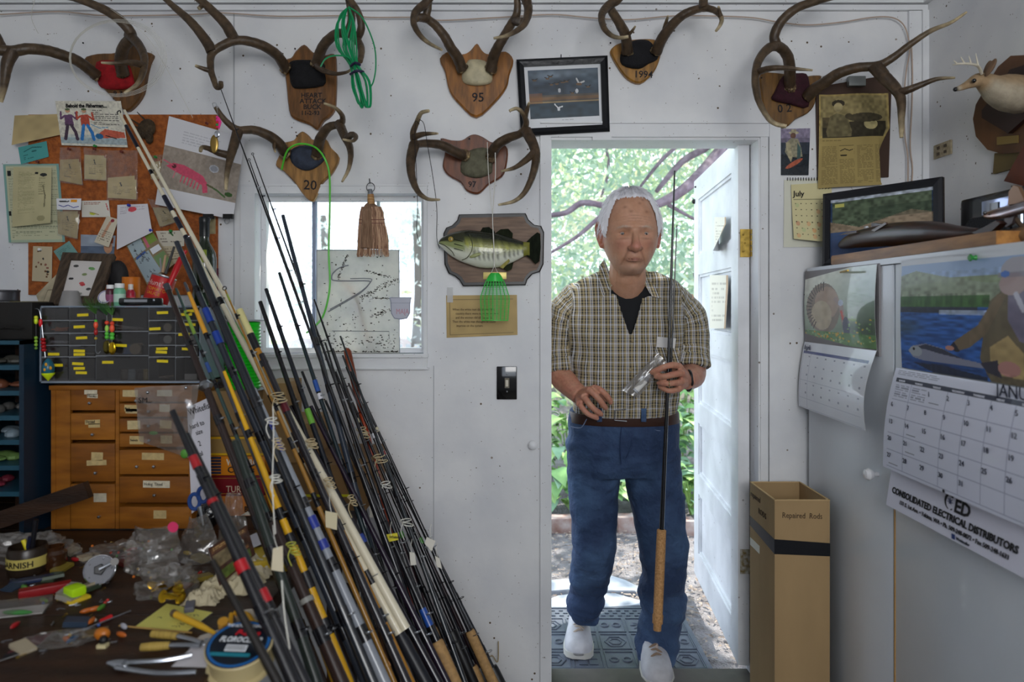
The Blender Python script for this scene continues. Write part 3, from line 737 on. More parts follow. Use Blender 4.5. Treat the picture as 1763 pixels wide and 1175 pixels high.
def mount(label, shield, velvet, vcol, ants, burrs, woodc, txt=None, th=.02, cap=False, smoothk=3, vth=.022):
    xs = [p[0] for p in shield]; ys = [p[1] for p in shield]
    t = thing('antler_mount', label, 'antler mount', A(sum(xs)/len(xs), sum(ys)/len(ys), 0), 'antler mounts on the wall')
    def outline(pp, k):
        v3 = [V((p[0], p[1], 0)) for p in pp]; n = len(v3); out = []
        for i in range(n):
            p0, p1, p2, p3 = v3[i-1], v3[i], v3[(i+1) % n], v3[(i+2) % n]
            for j in range(k):
                s = j/k; q = .5*((2*p1)+(p2-p0)*s+(2*p0-5*p1+4*p2-p3)*s*s+(3*p1-p0-3*p2+p3)*s**3); out.append((q.x, q.y))
        return out
    sh = outline(shield, smoothk)
    mb = MB(); mb.prism([(X_(x, YW-th), Z_(y, YW-th)) for x, y in sh], YW-th, YW-.001, bev=.005)
    mk('shield', mb, mat(woodc, .4, col2=woodc2(woodc), scale=9, stretch=(9, 9, 1.5), bump=.05, coat=.15), t, smooth=35)
    ve = outline(velvet, 3); Yv = YW-th
    # domed pad
    cx = sum(p[0] for p in ve)/len(ve); cy = sum(p[1] for p in ve)/len(ve); mb = MB(); vs = []; n = len(ve)
    rings = [(1.0, 0), (.97, .4), (.8, .8), (.5, .97), (.15, 1)]
    for k, h in rings: vs += [P(cx+(x-cx)*k, cy+(y-cy)*k, Yv-h*vth) for x, y in ve]
    fs = [(r*n+i, r*n+(i+1) % n, (r+1)*n+(i+1) % n, (r+1)*n+i) for r in range(len(rings)-1) for i in range(n)]+[tuple(range(4*n, 5*n))]
    mb.add(vs, fs)
    mk('skull_cap' if cap else 'velvet_pad', mb, mat(vcol, .5 if cap else .85, var=.35, scale=30 if cap else 60, bump=.4, bscale=60 if cap else 200, bdist=.006), t, smooth=60)
    for a in ants: antler(t, a)
    for b in burrs: burr(t, b[0], b[1])
    if txt:
        for s, x, y, sz, rot in txt:
            p = P(x, y, YW-th-.0006); M = Matrix.Translation(p) @ Matrix.Rotation(-rot, 4, 'Y')
            text(s, sz*.0027, M, M_INK, t, 'carved_lettering', bold=.0004)
    mk('nail', MB().ball(A((xs[0]), min(ys)+8, th+.001), .003, n=8, m=5), M_INK, t) if not cap else None
    return t
def woodc2(c):
    r = [int(c[i:i+2], 16) for i in (0, 2, 4)]; return ''.join('%02x' % int(x*.72) for x in r)
mount('antler mount with red pad and long left antler leaving the picture, topmost left', [(143, 102), (166, 92), (202, 89), (222, 66), (236, 78), (250, 88), (262, 93), (256, 108), (251, 128), (245, 160), (230, 182), (216, 191), (204, 180), (178, 153), (163, 135)],
      [(166, 107), (194, 104), (220, 108), (232, 143), (225, 151), (204, 155), (174, 151), (167, 133)], 'a8121c',
      [[([(166, 130, .045), (152, 118, .07), (132, 104, .1), (110, 96, .13), (84, 88, .16), (51, 84, .2), (20, 88, .22), (-15, 82, .24), (-50, 60, .25)], 9, 8), ([(22, 88, .22), (12, 112, .23), (8, 140, .23), (2, 176, .22)], 10, 2.5), ([(2, 84, .22), (-8, 60, .22), (-25, 35, .2)], 9, 3)],
       [([(212, 128, .05), (208, 105, .08), (213, 82, .12), (226, 62, .15), (214, 42, .17), (192, 24, .18), (165, 10, .19), (130, -3, .2), (105, -8, .2)], 10, 5), ([(222, 60, .15), (238, 76, .18), (248, 98, .21), (247, 122, .24), (236, 145, .27), (214, 161, .29)], 8, 2.2), ([(247, 112, .23), (225, 108, .27), (200, 109, .3), (174, 108, .32)], 5.5, 1.5)]],
      [((166, 130, .04), (-.6, -.6, .3)), ((211, 127, .045), (0, -.7, .6))], '7a5228', [('9 3', 195, 165, 9, 0)])
mount('dark shield with black velvet reading HEART ATTACK BUCK, wide long-tined antlers', [(508, 88), (523, 76), (538, 89), (556, 95), (574, 92), (578, 110), (577, 179), (568, 199), (556, 208), (546, 223), (532, 214), (508, 205), (497, 190), (490, 128), (478, 106), (500, 99)],
      [(499, 107), (520, 103), (556, 107), (560, 128), (557, 148), (514, 153), (502, 147), (498, 125)], '101014',
      [[([(492, 118, .04), (478, 96, .08), (455, 80, .12), (428, 71, .15), (404, 70, .17), (380, 80, .19), (364, 94, .2), (363, 119, .22), (368, 137, .23), (373, 150, .24), (380, 149, .25), (380, 141, .26)], 9, 3.6), ([(404, 70, .17), (398, 58, .17), (386, 39, .17), (365, 18, .17), (345, 0, .17), (322, -16, .16)], 9, 5), ([(365, 90, .2), (358, 76, .2), (345, 57, .2), (324, 33, .2), (300, 12, .19), (280, -6, .18)], 8.5, 4), ([(364, 122, .22), (352, 119, .23), (336, 113, .24)], 4.5, 2), ([(350, 8, .17), (342, 15, .18)], 4, 3)],
       [([(545, 110, .045), (552, 88, .07), (562, 72, .1), (580, 58, .13), (597, 56, .15), (605, 35, .16), (602, 8, .17), (596, -16, .18)], 9, 5), ([(600, 56, .15), (612, 66, .18), (622, 84, .21), (620, 106, .24)], 8, 4), ([(614, 68, .18), (622, 48, .2), (617, 22, .21), (602, -2, .21), (594, -12, .21)], 6.5, 4), ([(546, 114, .06), (556, 121, .1), (577, 127, .13), (598, 124, .15), (607, 116, .16)], 5.5, 1.6)]],
      [((492, 118, .035), (-.7, -.6, .4)), ((545, 110, .04), (.5, -.6, .5))], '7d5226', [('HEART', 518, 168, 8.5, 0), ('ATTACK', 516, 178, 8.5, 0), ('BUCK', 522, 188, 8.5, 0), ('11-2-93', 518, 198, 7.5, 0)])
mount('oak shield numbered 95 with bare skull cap and upright antlers', [(821, 74), (829, 85), (838, 92), (855, 92), (871, 88), (884, 103), (877, 128), (872, 150), (851, 177), (820, 202), (793, 181), (774, 157), (766, 123), (757, 100), (774, 87), (788, 92), (800, 92), (810, 86)],
      [(803, 108), (812, 102), (835, 105), (845, 120), (848, 136), (842, 145), (819, 148), (799, 143), (795, 129)], 'cfc4a2',
      [[([(796, 120, .045), (788, 100, .07), (776, 82, .1), (765, 62, .12), (750, 44, .14), (735, 30, .16), (737, 14, .17), (740, -12, .18)], 9.5, 5), ([(742, -8, .2), (732, 6, .2), (716, 20, .22), (712, 38, .24), (721, 58, .26), (738, 74, .28), (761, 86, .3)], 7, 1.8), ([(735, 32, .16), (722, 30, .19), (714, 32, .22)], 7, 6)],
       [([(845, 122, .045), (850, 98, .07), (858, 80, .1), (871, 58, .12), (880, 42, .14), (889, 26, .16), (891, 8, .17), (889, -14, .18)], 9.5, 5), ([(900, -12, .2), (908, 6, .21), (909, 24, .22), (902, 42, .25), (888, 54, .27), (870, 62, .29), (850, 66, .3)], 8, 1.8), ([(886, 36, .15), (897, 38, .19), (904, 38, .23)], 7, 7)]],
      [((795, 117, .045), (-.5, -.6, .6)), ((846, 118, .045), (.5, -.6, .6))], 'a0682c', [('95', 812, 175, 16, 0)], cap=True)
mount('small oak shield dated 1994 with black velvet, above the doorway', [(1051, 87), (1060, 77), (1072, 72), (1086, 68), (1114, 66), (1132, 69), (1139, 79), (1136, 102), (1125, 125), (1103, 143), (1081, 135), (1066, 117), (1056, 100)],
      [(1079, 77), (1094, 69), (1117, 70), (1130, 87), (1132, 102), (1117, 110), (1099, 119), (1071, 112), (1068, 94)], '131318',
      [[([(1080, 90, .045), (1077, 62, .09), (1067, 41, .13), (1055, 22, .16), (1050, 12, .18)], 9.5, 6.5), ([(1072, -14, .18), (1062, 0, .19), (1046, 11, .2), (1036, 26, .23), (1039, 46, .26), (1051, 60, .28), (1066, 65, .3), (1082, 63, .31)], 8, 2.2), ([(1078, 62, .09), (1086, 56, .12), (1094, 45, .14)], 4, 1.4)],
       [([(1130, 90, .045), (1139, 68, .08), (1153, 48, .11), (1173, 28, .14), (1196, 17, .16), (1214, 14, .18), (1232, 19, .21), (1242, 31, .24), (1240, 43, .26), (1233, 53, .28)], 9.5, 2), ([(1212, 14, .18), (1211, 2, .18), (1214, -16, .18)], 8, 5), ([(1142, 60, .08), (1146, 42, .1), (1150, 27, .13)], 5, 1.4), ([(1240, 28, .24), (1238, 18, .25), (1237, 11, .26)], 4, 1.5)]],
      [((1080, 88, .04), (0, -.6, .6)), ((1130, 88, .04), (.3, -.6, .6))], 'a5742c', [('1994', 1091, 133, 12, -.03)])
mount('shield with maroon velvet marked 02 and sweeping antlers above the newspaper clipboard', [(1311, 126), (1348, 126), (1382, 131), (1402, 129), (1416, 131), (1408, 146), (1404, 177), (1392, 194), (1372, 204), (1353, 219), (1331, 212), (1317, 191), (1311, 160)],
      [(1348, 131), (1375, 126), (1392, 133), (1392, 184), (1360, 180), (1329, 172), (1334, 157)], '3a1220',
      [[([(1360, 146, .045), (1360, 120, .09), (1355, 95, .12), (1340, 80, .15), (1322, 84, .18), (1306, 105, .2), (1300, 136, .23), (1305, 170, .26), (1320, 200, .28), (1334, 213, .29), (1354, 218, .3)], 9.5, 3), ([(1338, 80, .15), (1333, 62, .16), (1345, 37, .17), (1372, 14, .18), (1412, 0, .18), (1440, -8, .18)], 8, 5.5), ([(1304, 124, .22), (1325, 118, .26), (1348, 117, .28), (1374, 119, .3), (1399, 121, .31)], 5.5, 1.4)],
       [([(1390, 166, .04), (1402, 154, .07), (1420, 142, .1), (1443, 127, .13), (1474, 117, .16), (1511, 113, .19), (1535, 101, .21), (1569, 75, .23), (1603, 53, .25), (1637, 39, .26), (1664, 21, .27)], 10, 1.8), ([(1506, 114, .19), (1522, 133, .21), (1539, 150, .23), (1551, 170, .25), (1552, 204, .27), (1552, 237, .28)], 11, 2.6), ([(1545, 160, .24), (1560, 156, .26), (1586, 146, .28), (1614, 136, .3), (1644, 134, .31)], 6.5, 1.4)]],
      [((1360, 150, .04), (0, -.7, .4)), ((1391, 165, .04), (.6, -.6, .3))], '7d5722', [('0 2', 1339, 194, 14, .08)])
m20 = mount('light pine shield numbered 20 with slate blue pad, just above the window', [(511, 232), (520, 226), (530, 232), (538, 240), (559, 238), (568, 253), (583, 271), (571, 298), (553, 316), (544, 337), (537, 347), (523, 337), (508, 316), (488, 295), (474, 284), (482, 262), (485, 247), (505, 241)],
      [(500, 259), (526, 250), (556, 262), (558, 277), (538, 292), (520, 293), (502, 280)], '3a4253',
      [[([(492, 266, .04), (481, 248, .07), (462, 233, .1), (437, 224, .13), (413, 224, .16), (398, 217, .18), (383, 202, .2), (371, 184, .22)], 9.5, 3.5), ([(410, 226, .16), (402, 252, .19), (396, 274, .22), (391, 298, .25), (389, 327, .28)], 8.5, 2), ([(396, 268, .2), (377, 263, .22), (360, 256, .24), (348, 254, .26), (345, 261, .27)], 6.5, 2.4), ([(474, 244, .08), (472, 252, .1), (474, 262, .11)], 4, 1.5)],
       [([(546, 266, .045), (551, 240, .08), (566, 219, .11), (586, 214, .14), (590, 203, .17), (585, 193, .2), (574, 184, .22), (558, 178, .24)], 9.5, 1.6), ([(584, 213, .14), (592, 232, .18), (601, 250, .21), (604, 268, .24), (600, 292, .27), (589, 313, .3)], 8, 1.6), ([(596, 240, .19), (606, 232, .23), (613, 236, .27), (607, 243, .3), (590, 240, .32)], 6, 1.4)]],
      [((492, 266, .04), (-.6, -.5, .4)), ((546, 266, .04), (.1, -.7, .5))], 'ab7d44', [('20', 522, 326, 17, -.05)])
mount('round reddish plaque with grey pad and drooping hooked antlers above the mounted bass', [(808, 233), (819, 231), (832, 236), (845, 244), (861, 246), (874, 256), (872, 285), (864, 304), (842, 317), (829, 330), (819, 334), (803, 328), (793, 314), (771, 301), (762, 285), (766, 259), (758, 238), (777, 241), (795, 241)],
      [(803, 262), (842, 256), (848, 291), (842, 301), (819, 307), (793, 296)], '6e6c58',
      [[([(800, 268, .04), (784, 262, .07), (760, 250, .1), (734, 247, .13), (716, 247, .16), (711, 230, .18), (718, 210, .2), (725, 195, .22), (738, 191, .24)], 9, 2.5), ([(714, 248, .16), (708, 270, .19), (707, 290, .21), (711, 312, .23), (721, 332, .25), (737, 343, .27), (757, 344, .29)], 9, 1.6), ([(712, 236, .18), (730, 231, .21), (754, 230, .24)], 5.5, 1.4)],
       [([(846, 268, .04), (856, 250, .08), (875, 238, .1), (896, 230, .13), (906, 214, .16), (901, 197, .19), (890, 187, .21), (877, 191, .22)], 9.5, 2), ([(906, 226, .15), (916, 244, .18), (922, 262, .2), (922, 282, .22), (915, 308, .24), (902, 333, .26), (884, 347, .28), (858, 353, .3)], 9, 1.6), ([(921, 262, .2), (904, 277, .24), (886, 289, .27), (863, 295, .3)], 6.5, 1.5), ([(904, 200, .18), (908, 188, .2), (911, 176, .22)], 5, 1.5)]],
      [((801, 268, .04), (-.7, -.5, .3)), ((845, 270, .04), (.3, -.6, .5))], '7c4526', [('97', 806, 322, 10, 0)])
# dark skull bone bridging the last plaque
# ---- green cord looped over the antler tine, tied bundle
M_GREEN = mat('0f8f57', .35, coat=.2)
t = thing('cord_coil', 'coil of green plastic cord hanging from antler beside the black velvet shield', 'cord', A(600, 90, .26))
for k in range(8):
    a = (k-3.5)*.004; s = (k-3.5)*2.4+random.uniform(-3, 3)
    mk('loop', MB().tube([A(598, 14, .27+a), (A(588+s*.6+random.uniform(-4, 4), 40+random.uniform(-9, 9), .28+a)), A(592+s*1.3, 80, .28+a), A(607+s*.5, 112, .28+a), A(616+s*1.2+random.uniform(-4, 4), 150, .28+a), A(625+s, 176+((k*37) % 9), .28+a), A(631+s, 176+((k*53) % 9), .28+a), A(627+s*1.2, 140, .285+a), A(612+s*.6, 112, .285+a), A(604+s*.9+random.uniform(-6, 3), 80, .285+a), A(606+s*.5, 40, .285+a), A(600, 12, .28+a)], .0024, 6, smooth=4), M_GREEN, t)
mk('loop', MB().tube([A(612, 112, .28), A(598, 98, .29), A(575, 96, .29), A(560, 102, .29), A(552, 115, .29)], .0024, 6, smooth=5), M_GREEN, t)
mk('loop', MB().tube([A(600, 12, .28), A(620, 26, .28), (A(634, 50, .28)), A(645, 82, .28), A(647, 115, .28), A(643, 140, .28), A(637, 150, .28), A(636, 140, .28)], .0024, 6, smooth=5), M_GREEN, t)
mk('tie', MB().tube([A(604, 114, .295), A(612, 108, .31), A(620, 112, .295)], .004, 6, smooth=3).tube([A(603, 128, .295), A(614, 122, .31), A(626, 124, .295)], .004, 6, smooth=3), mat('241b40', .5), t)
# ---- bright green line from the 20 mount down across the window
M_LIME = mat('58c83a', .4)
tag(mk('green_line', MB().tube([A(485, 292, .03), A(491, 268, .06), A(499, 255, .075), A(515, 248, .08), A(534, 250, .08), A(548, 258, .09), A(560, 275, .09), A(567, 300, .08), A(568, 346, .06), A(567, 392, .05), A(566, 438, .05), A(568, 484, .05), A(565, 514, .05), A(556, 545, .05), A(541, 563, .06), A(527, 574, .07)], .0032, 7, smooth=5), M_LIME), 'bright lime green line hanging from the 20 mount across the window', 'cord')
# ---- lure hung on the left antler of mount 20
t = thing('hanging_lure', 'brass spoon lure with pink beads hanging from antler over the shrimp photo', 'fishing lure', A(371, 185, .24))
mk('hook_wire', MB().tube([A(372, 180, .25), A(375, 195, .25), A(375, 212, .25)], .0008, 5).tube([A(368, 186, .24), A(366, 178, .25), A(372, 178, .26), A(375, 186, .26)], .0008, 5, smooth=4), M_STEEL, t)
for y, c in ((202, 'e8348c'), (207, 'e8348c'), (211, 'd22a2a'), (215, '2f9a4a'), (219, 'd22a4a')): mk('bead', MB().ball(A(374, y, .25), .0045, n=9, m=6), mat(c, .25), t)
mk('skirt', MB().tube([A(376, 203, .25), A(379, 210, .25), A(377, 222, .25)], [.004, .005, .002], 6), mat('f03a96', .4), t)
mk('small_blade', MB().ball(A(374, 231, .255), (.009, .003, .011), n=12, m=8), M_CHROME, t)
mk('spoon_blade', MB().ball(A(369, 248, .25), (.013, .004, .028), n=14, m=10), mat('a88a4a', .3, metal=.9), t)
# loose monofilament coils by the first mount
M_LINE = mat('d8d6cc', .2, alpha=.75)
def loops(name, label, cx, cy, rx, ry, n, d):
    mb = MB()
    for k in range(n):
        pts = [A(cx+(rx+k*2)*math.cos(a)+k, cy+(ry+k*1.6)*math.sin(a), d+.01*math.sin(a*2+k)) for a in [2*PI*i/36 for i in range(37)]]
        mb.tube(pts, .0007, 4, cap=False)
    return mb
t = thing('fishing_line', 'loose coils of clear fishing line looped round the red velvet antler mount', 'fishing line', A(200, 100, .3)); mk('loops', loops('', '', 200, 100, 78, 62, 4, .3), M_LINE, t, kind='stuff')
mk('strand', MB().tube([A(190, 15, .3), A(250, 60, .29), A(285, 115, .28), (A(310, 160, .27)), A(332, 203, .26)], .0008, 4, smooth=4), M_LINE, t); mk('strand', MB().tube([A(60, 0, .2), (A(54, 30, .2)), A(66, 58, .2)], .0008, 4, smooth=4), M_LINE, t)
# two white strings from the reddish plaque holding the swatter
M_STRING = mat('dcdad2', .6)
t = thing('fly_swatter', 'bright green plastic fly swatter head hanging on string over the quote card', 'fly swatter', P(852, 470, YW-.07))
Ys = YW-.08
mk('string', MB().tube([P(839, 245, YW-.07), P(841, 300, Ys), P(847, 365, Ys)], .0012, 5, smooth=3).tube([P(852, 246, YW-.07), P(853, 300, Ys), P(848, 365, Ys), P(850, 420, Ys), P(851, 458, Ys)], .0017, 5, smooth=3).tube([P(846, 470, Ys), P(851, 458, Ys), P(857, 470, Ys)], .0012, 5), M_STRING, t)
M_SWAT = mat('35c24a', .4)
def swat(u, v):
    # v 0 bottom .. 1 top
    y = 470+(1-v)*82; t_ = (1-v); hw = 7+18*min(1, t_*1.9)**.7 if t_ < .55 else 25-1.5*(t_-.55)*4
    return P(852+(u-.5)*2*hw, y, Ys-.004*math.sin(PI*u)*4)
mk('handle_plate', MB().sheet(lambda u, v: swat(u, .82+.18*v), 6, 3, .002), M_SWAT, t)
mb = MB()
for i in range(8): mb.tube([swat(i/7, 1-k/12) for k in range(2, 13)], .0016, 5)
for j in range(26): 
    v = .78*(j/25); mb.tube([swat(k/8, v) for k in range(9)], .0011 if j else .002, 4)
mk('mesh_grid', mb, M_SWAT, t)
# black filaments hanging from plaque antler
tag(mk('black_line', MB().tube([A(722, 214, .24), A(716, 208, .25), A(715, 215, .24), A(714, 240, .22), A(717, 300, .2), A(719, 360, .14), A(717, 395, .1), A(721, 416, .08)], .0011, 5, smooth=4), M_INK), 'black line dangling from left antler tip into window view', 'fishing line')
tag(mk('black_line', MB().tube([A(722, 206, .25), A(730, 214, .24), A(736, 250, .22), A(746, 310, .2), A(752, 360, .1), A(752, 410, .05), A(757, 428, .03)], .0011, 5, smooth=4), M_INK), 'black line from the left antler ending at the mouth of the bass', 'fishing line')

# ---- little deer head trophy on the right wall
t = thing('deer_head_trophy', 'small tan deer head with white throat mounted on round brown board', 'deer trophy', PR(1760, 190, .0))
# board: outline on right wall
def onR(px, py, off): return PR(px, py, off)
bd = [(1763, 95), (1740, 96), (1718, 115), (1700, 145), (1680, 180), (1675, 205), (1680, 235), (1700, 258), (1725, 265), (1763, 262), (1800, 230), (1815, 170), (1800, 120)]
def rprism(pts, o0, o1):
    mb = MB(); n = len(pts); fr = [onR(x, y, o1) for x, y in pts]; ck = [V((XR-o0, p.y, p.z)) for p in fr]
    mb.add(fr+ck, [tuple(range(n)), tuple(range(2*n-1, n-1, -1))]+[(i, (i+1) % n, n+(i+1) % n, n+i) for i in range(n)]); return mb
mk('shield', rprism(bd, 0, .02), mat('6a4425', .45, col2='4d2f18', scale=9), t, smooth=30)
bd2 = [(1763, 112), (1738, 120), (1722, 150), (1690, 190), (1690, 203), (1735, 230), (1763, 205), (1790, 170)]
mk('inner_board', rprism(bd2, .02, .034), mat('2c1714', .5), t, smooth=30)
mk('name_plate', rprism([(1716, 236), (1752, 233), (1752, 246), (1716, 250)], .02, .023), mat('8a7442', .4, metal=.4), t, smooth=0)
# head built as one lofted surface: chest at board, neck forward (-x), muzzle to the left
Yd = PR(1735, 150, .05).y
def D(px, py, Y): return P(px, py, Y)
C_T = lin('a58a68'); C_W = lin('b0a48e'); C_N = lin('241e1c')
Yd = 1.82
mb = MB(); st = 0
segs = [((1748, 162), 42, .03, C_W), ((1734, 160), 40, .01, C_W), ((1716, 154), 32, 0, C_W), ((1703, 146), 24, 0, C_W), ((1692, 140), 18.5, 0, C_T), ((1683, 139), 15.5, 0, C_T), ((1673, 143), 11, 0, C_T), ((1664, 147), 8, 0, C_T), ((1655, 151), 6.3, 0, C_T), ((1649, 153), 5.2, 0, C_W), ((1645, 154), 3.5, 0, C_N)]
pts, rs = spline([D(p[0], p[1], Yd+o) for p, r, o, c in segs], [r*Yd/F*.95 for p, r, o, c in segs], 3)
mb.tube(pts, rs, 18, flat=.8)
cc = [s[3] for s in segs]
for i in range(len(pts)):
    f = i/3; a = int(min(f, len(cc)-2)); u = f-a; c = tuple(cc[a][k]*(1-u)+cc[a+1][k]*u for k in range(3))
    for k in range(18):
        v = V(mb.v[i*18+k]); up = (v.z-pts[i].z)/max(rs[i], 1e-4)
        k2 = max(0, min(1, (up+.15)*2)) if i < len(pts)*.55 else 1
        mb.c[i*18+k] = tuple(c[q]*(1-k2)+(C_T[q] if i < len(pts)*.8 else c[q])*k2 for q in range(3))
mk('head', mb, mat('a58a68', .8, vc=True, var=.2, scale=60, bump=.3, bscale=300), t, smooth=70)
mk('ear', MB().ball(D(1706, 116, Yd-.03), (.007, .012, .026), Matrix.Rotation(.5, 3, 'Y'), n=10, m=8), mat('6d5440', .8), t)
mk('ear', MB().ball(D(1700, 120, Yd+.03), (.007, .012, .026), Matrix.Rotation(.3, 3, 'Y'), n=10, m=8), mat('6d5440', .8), t)
mk('eye', MB().ball(D(1677, 139, Yd-.024), .0058, n=10, m=8), M_BLACKGLOSS, t)
mk('nose', MB().ball(D(1645, 154, Yd), .006, n=8, m=6), M_BLACK, t)
ivory = mat('cfc7b4', .5)
for s in (-1, 1):
    q = lambda px, py, k=1: D(px, py, Yd+s*.02*k)
    mb = MB().tube([q(1690, 127), q(1684, 114, 2), q(1668, 110, 3), q(1650, 110, 3), q(1640, 112, 2.4)], [.004, .0036, .003, .0024, .001], 7, smooth=3)
    for (a, b) in (((1684, 113), (1680, 92)), ((1672, 110), (1668, 96)), ((1660, 109), (1654, 98)), ((1648, 110), (1642, 104))): mb.tube([q(a[0], a[1], 2.4), q(b[0], b[1], 2.6)], [.0025, .0008], 6)
    mk('antler', mb, ivory, t)
tag(mk('wooden_plaque', rprism([(1728, 312), (1763, 250), (1800, 200), (1800, 330)], .0, .03), mat('7a3a22', .5, col2='5a2a18', scale=10), smooth=0), 'reddish brown wooden plaque cut off by right edge below deer trophy', 'plaque')
tag(mk('wooden_plaque', rprism([(1712, 264), (1758, 258), (1752, 288), (1709, 300)], .0, .01), mat('6b5a30', .6), smooth=0), 'small dull yellow wooden plaque hanging beneath the deer trophy', 'plaque')
# ================================================================ framed prints, papers on the wall, cork board
def boxfrom(pts, Y0, Y1):
    """slab between wall depth Y0 (front) and Y1 with outline given in photo pixels at the front"""
    return MB().prism([(X_(x, Y0), Z_(y, Y0)) for x, y in pts], Y0, Y1)
def framebars(parent, q, w_, Yf, th, m):
    """four bars round quad q (tl,tr,br,bl as points), inner offset w_ metres"""
    q = [V(p) for p in q]; c = sum(q, V((0, 0, 0)))/4
    inn = []
    for i in range(4):
        a = (q[(i+1) % 4]-q[i]).normalized(); b = (q[(i-1) % 4]-q[i]).normalized(); inn.append(q[i]+(a+b)*w_)
    n = (q[1]-q[0]).cross(q[3]-q[0]).normalized()
    if n.y > 0: n = -n       # towards the room
    for i in range(4):
        j = (i+1) % 4; vs = [q[i], q[j], inn[j], inn[i]]
        vs2 = [vs[0]+n*th*.7, vs[1]+n*th*.7, vs[2]+n*th*.75, vs[3]+n*th*.75]
        mid = [(vs[0]*.6+vs[3]*.4)+n*th, (vs[1]*.6+vs[2]*.4)+n*th]
        mb = MB().add(vs+[vs2[0], vs2[1], vs2[2], vs2[3]]+mid, [(0, 1, 5, 4), (4, 5, 9, 8), (8, 9, 6, 7), (7, 6, 2, 3), (3, 2, 1, 0), (0, 4, 8, 7, 3), (1, 2, 6, 9, 5)])
        mk('frame_bar', mb, m, parent, smooth=0)
    return inn, n
# duck print
t = thing('framed_duck_print', 'black framed print of ducks flying over a grey lake beside 1994 mount', 'framed picture', P(968, 230, YW))
q = [P(889, 105, YW-.006), P(1045, 98, YW-.006), P(1049, 228, YW-.006), P(897, 236, YW-.006)]
inn, n = framebars(t, q, .024, YW, .02, mat('0d0f14', .35, bump=.2, scale=40))
cv = Canvas(150, 120, 'dfe2e6'); cv.rect(.05, .06, .97, .84, '3d4a58')
pic = (cv.X > .05) & (cv.X < .97) & (cv.Y > .06) & (cv.Y < .84)
cv.grad(0, 1, '596a7a', '3f4a58', 0); 
for (x, y, rx, ry, c, a) in ((.3, .15, .25, .08, '7b8a98', .7), (.7, .12, .3, .06, '8896a2', .6), (.2, .35, .2, .1, '2f3c4a', .6), (.6, .3, .3, .1, '2b3846', .7), (.85, .25, .15, .15, '52626f', .7)): cv.mask(np.exp(-(((cv.X-x)/rx)**2+((cv.Y-y)/ry)**2))*pic, c, a)
cv.rect(.05, .47, .97, .60, '6b5636', .55).rect(.05, .50, .97, .55, '8a6238', .5).rect(.05, .575, .97, .595, 'b39a6a', .8).rect(.05, .60, .97, .84, '2c3f4c')
cv.noise(.35, 14, 18, pic); cv.rect(.05, .43, .22, .60, '8a5a30', .5)
for x, y in ((.13, .22), (.3, .20), (.34, .17), (.35, .30), (.42, .29), (.5, .27), (.55, .26), (.72, .32), (.83, .36), (.62, .45)):
    cv.line([(x-.035, y-.02), (x, y), (x+.035, y-.025)], .012, '2a2520').ell(x, y+.005, .025, .012, '6a5238')
cv.line([(.68, .22), (.71, .30), (.78, .27)], .02, 'c2c4c4').ell(.71, .31, .04, .02, '6b5038')
cv.line([(.38, .62), (.42, .68), (.48, .66)], .016, 'dfe2e4').ell(.43, .70, .02, .03, 'd8dcdf').ell(.45, .40, .02, .035, 'b8bcc0').ell(.68, .42, .02, .035, 'c8ccd0')
cv.lines_text(.42, .875, .62, .89, 1, '777777', .7)
q2 = [p+n*.004 for p in inn]
print_obj('print', cv, flatfn(*q2), t, .4, spec=.5)
mk('hanging_nail', MB().tube([P(966, 100, YW-.004), P(966, 94, YW-.02)], .0015, 6), M_INK, t)
# bass on plaque
t = thing('mounted_bass', 'mounted largemouth bass with yellow-green scales on dark-edged brown plaque', 'fish plaque', P(850, 492, YW))
oc = [(790, 369), (905, 367), (910, 378), (920, 387), (932, 389), (937, 400), (936, 455), (930, 468), (917, 472), (908, 482), (905, 491), (797, 493), (791, 483), (783, 476), (772, 471), (765, 455), (763, 402), (768, 392), (778, 388), (787, 379)]
mk('plaque_edge', MB().prism([(X_(x, YW-.02), Z_(y, YW-.02)) for x, y in oc], YW-.02, YW-.001, bev=.004), mat('15110f', .35), t, smooth=30)
cx, cy = 850, 430; oi = [(cx+(x-cx)*.93, cy+(y-cy)*.90) for x, y in oc]
mk('plaque_face', MB().prism([(X_(x, YW-.023), Z_(y, YW-.023)) for x, y in oi], YW-.023, YW-.0195), mat('7d624c', .5, col2='5f4735', scale=12, stretch=(1.2, 8, 9), bump=.05), t, smooth=0)
M_FISH = mat('8a8a3a', .25, vc=True, coat=.5, bump=.25, bscale=130, bdist=.004)
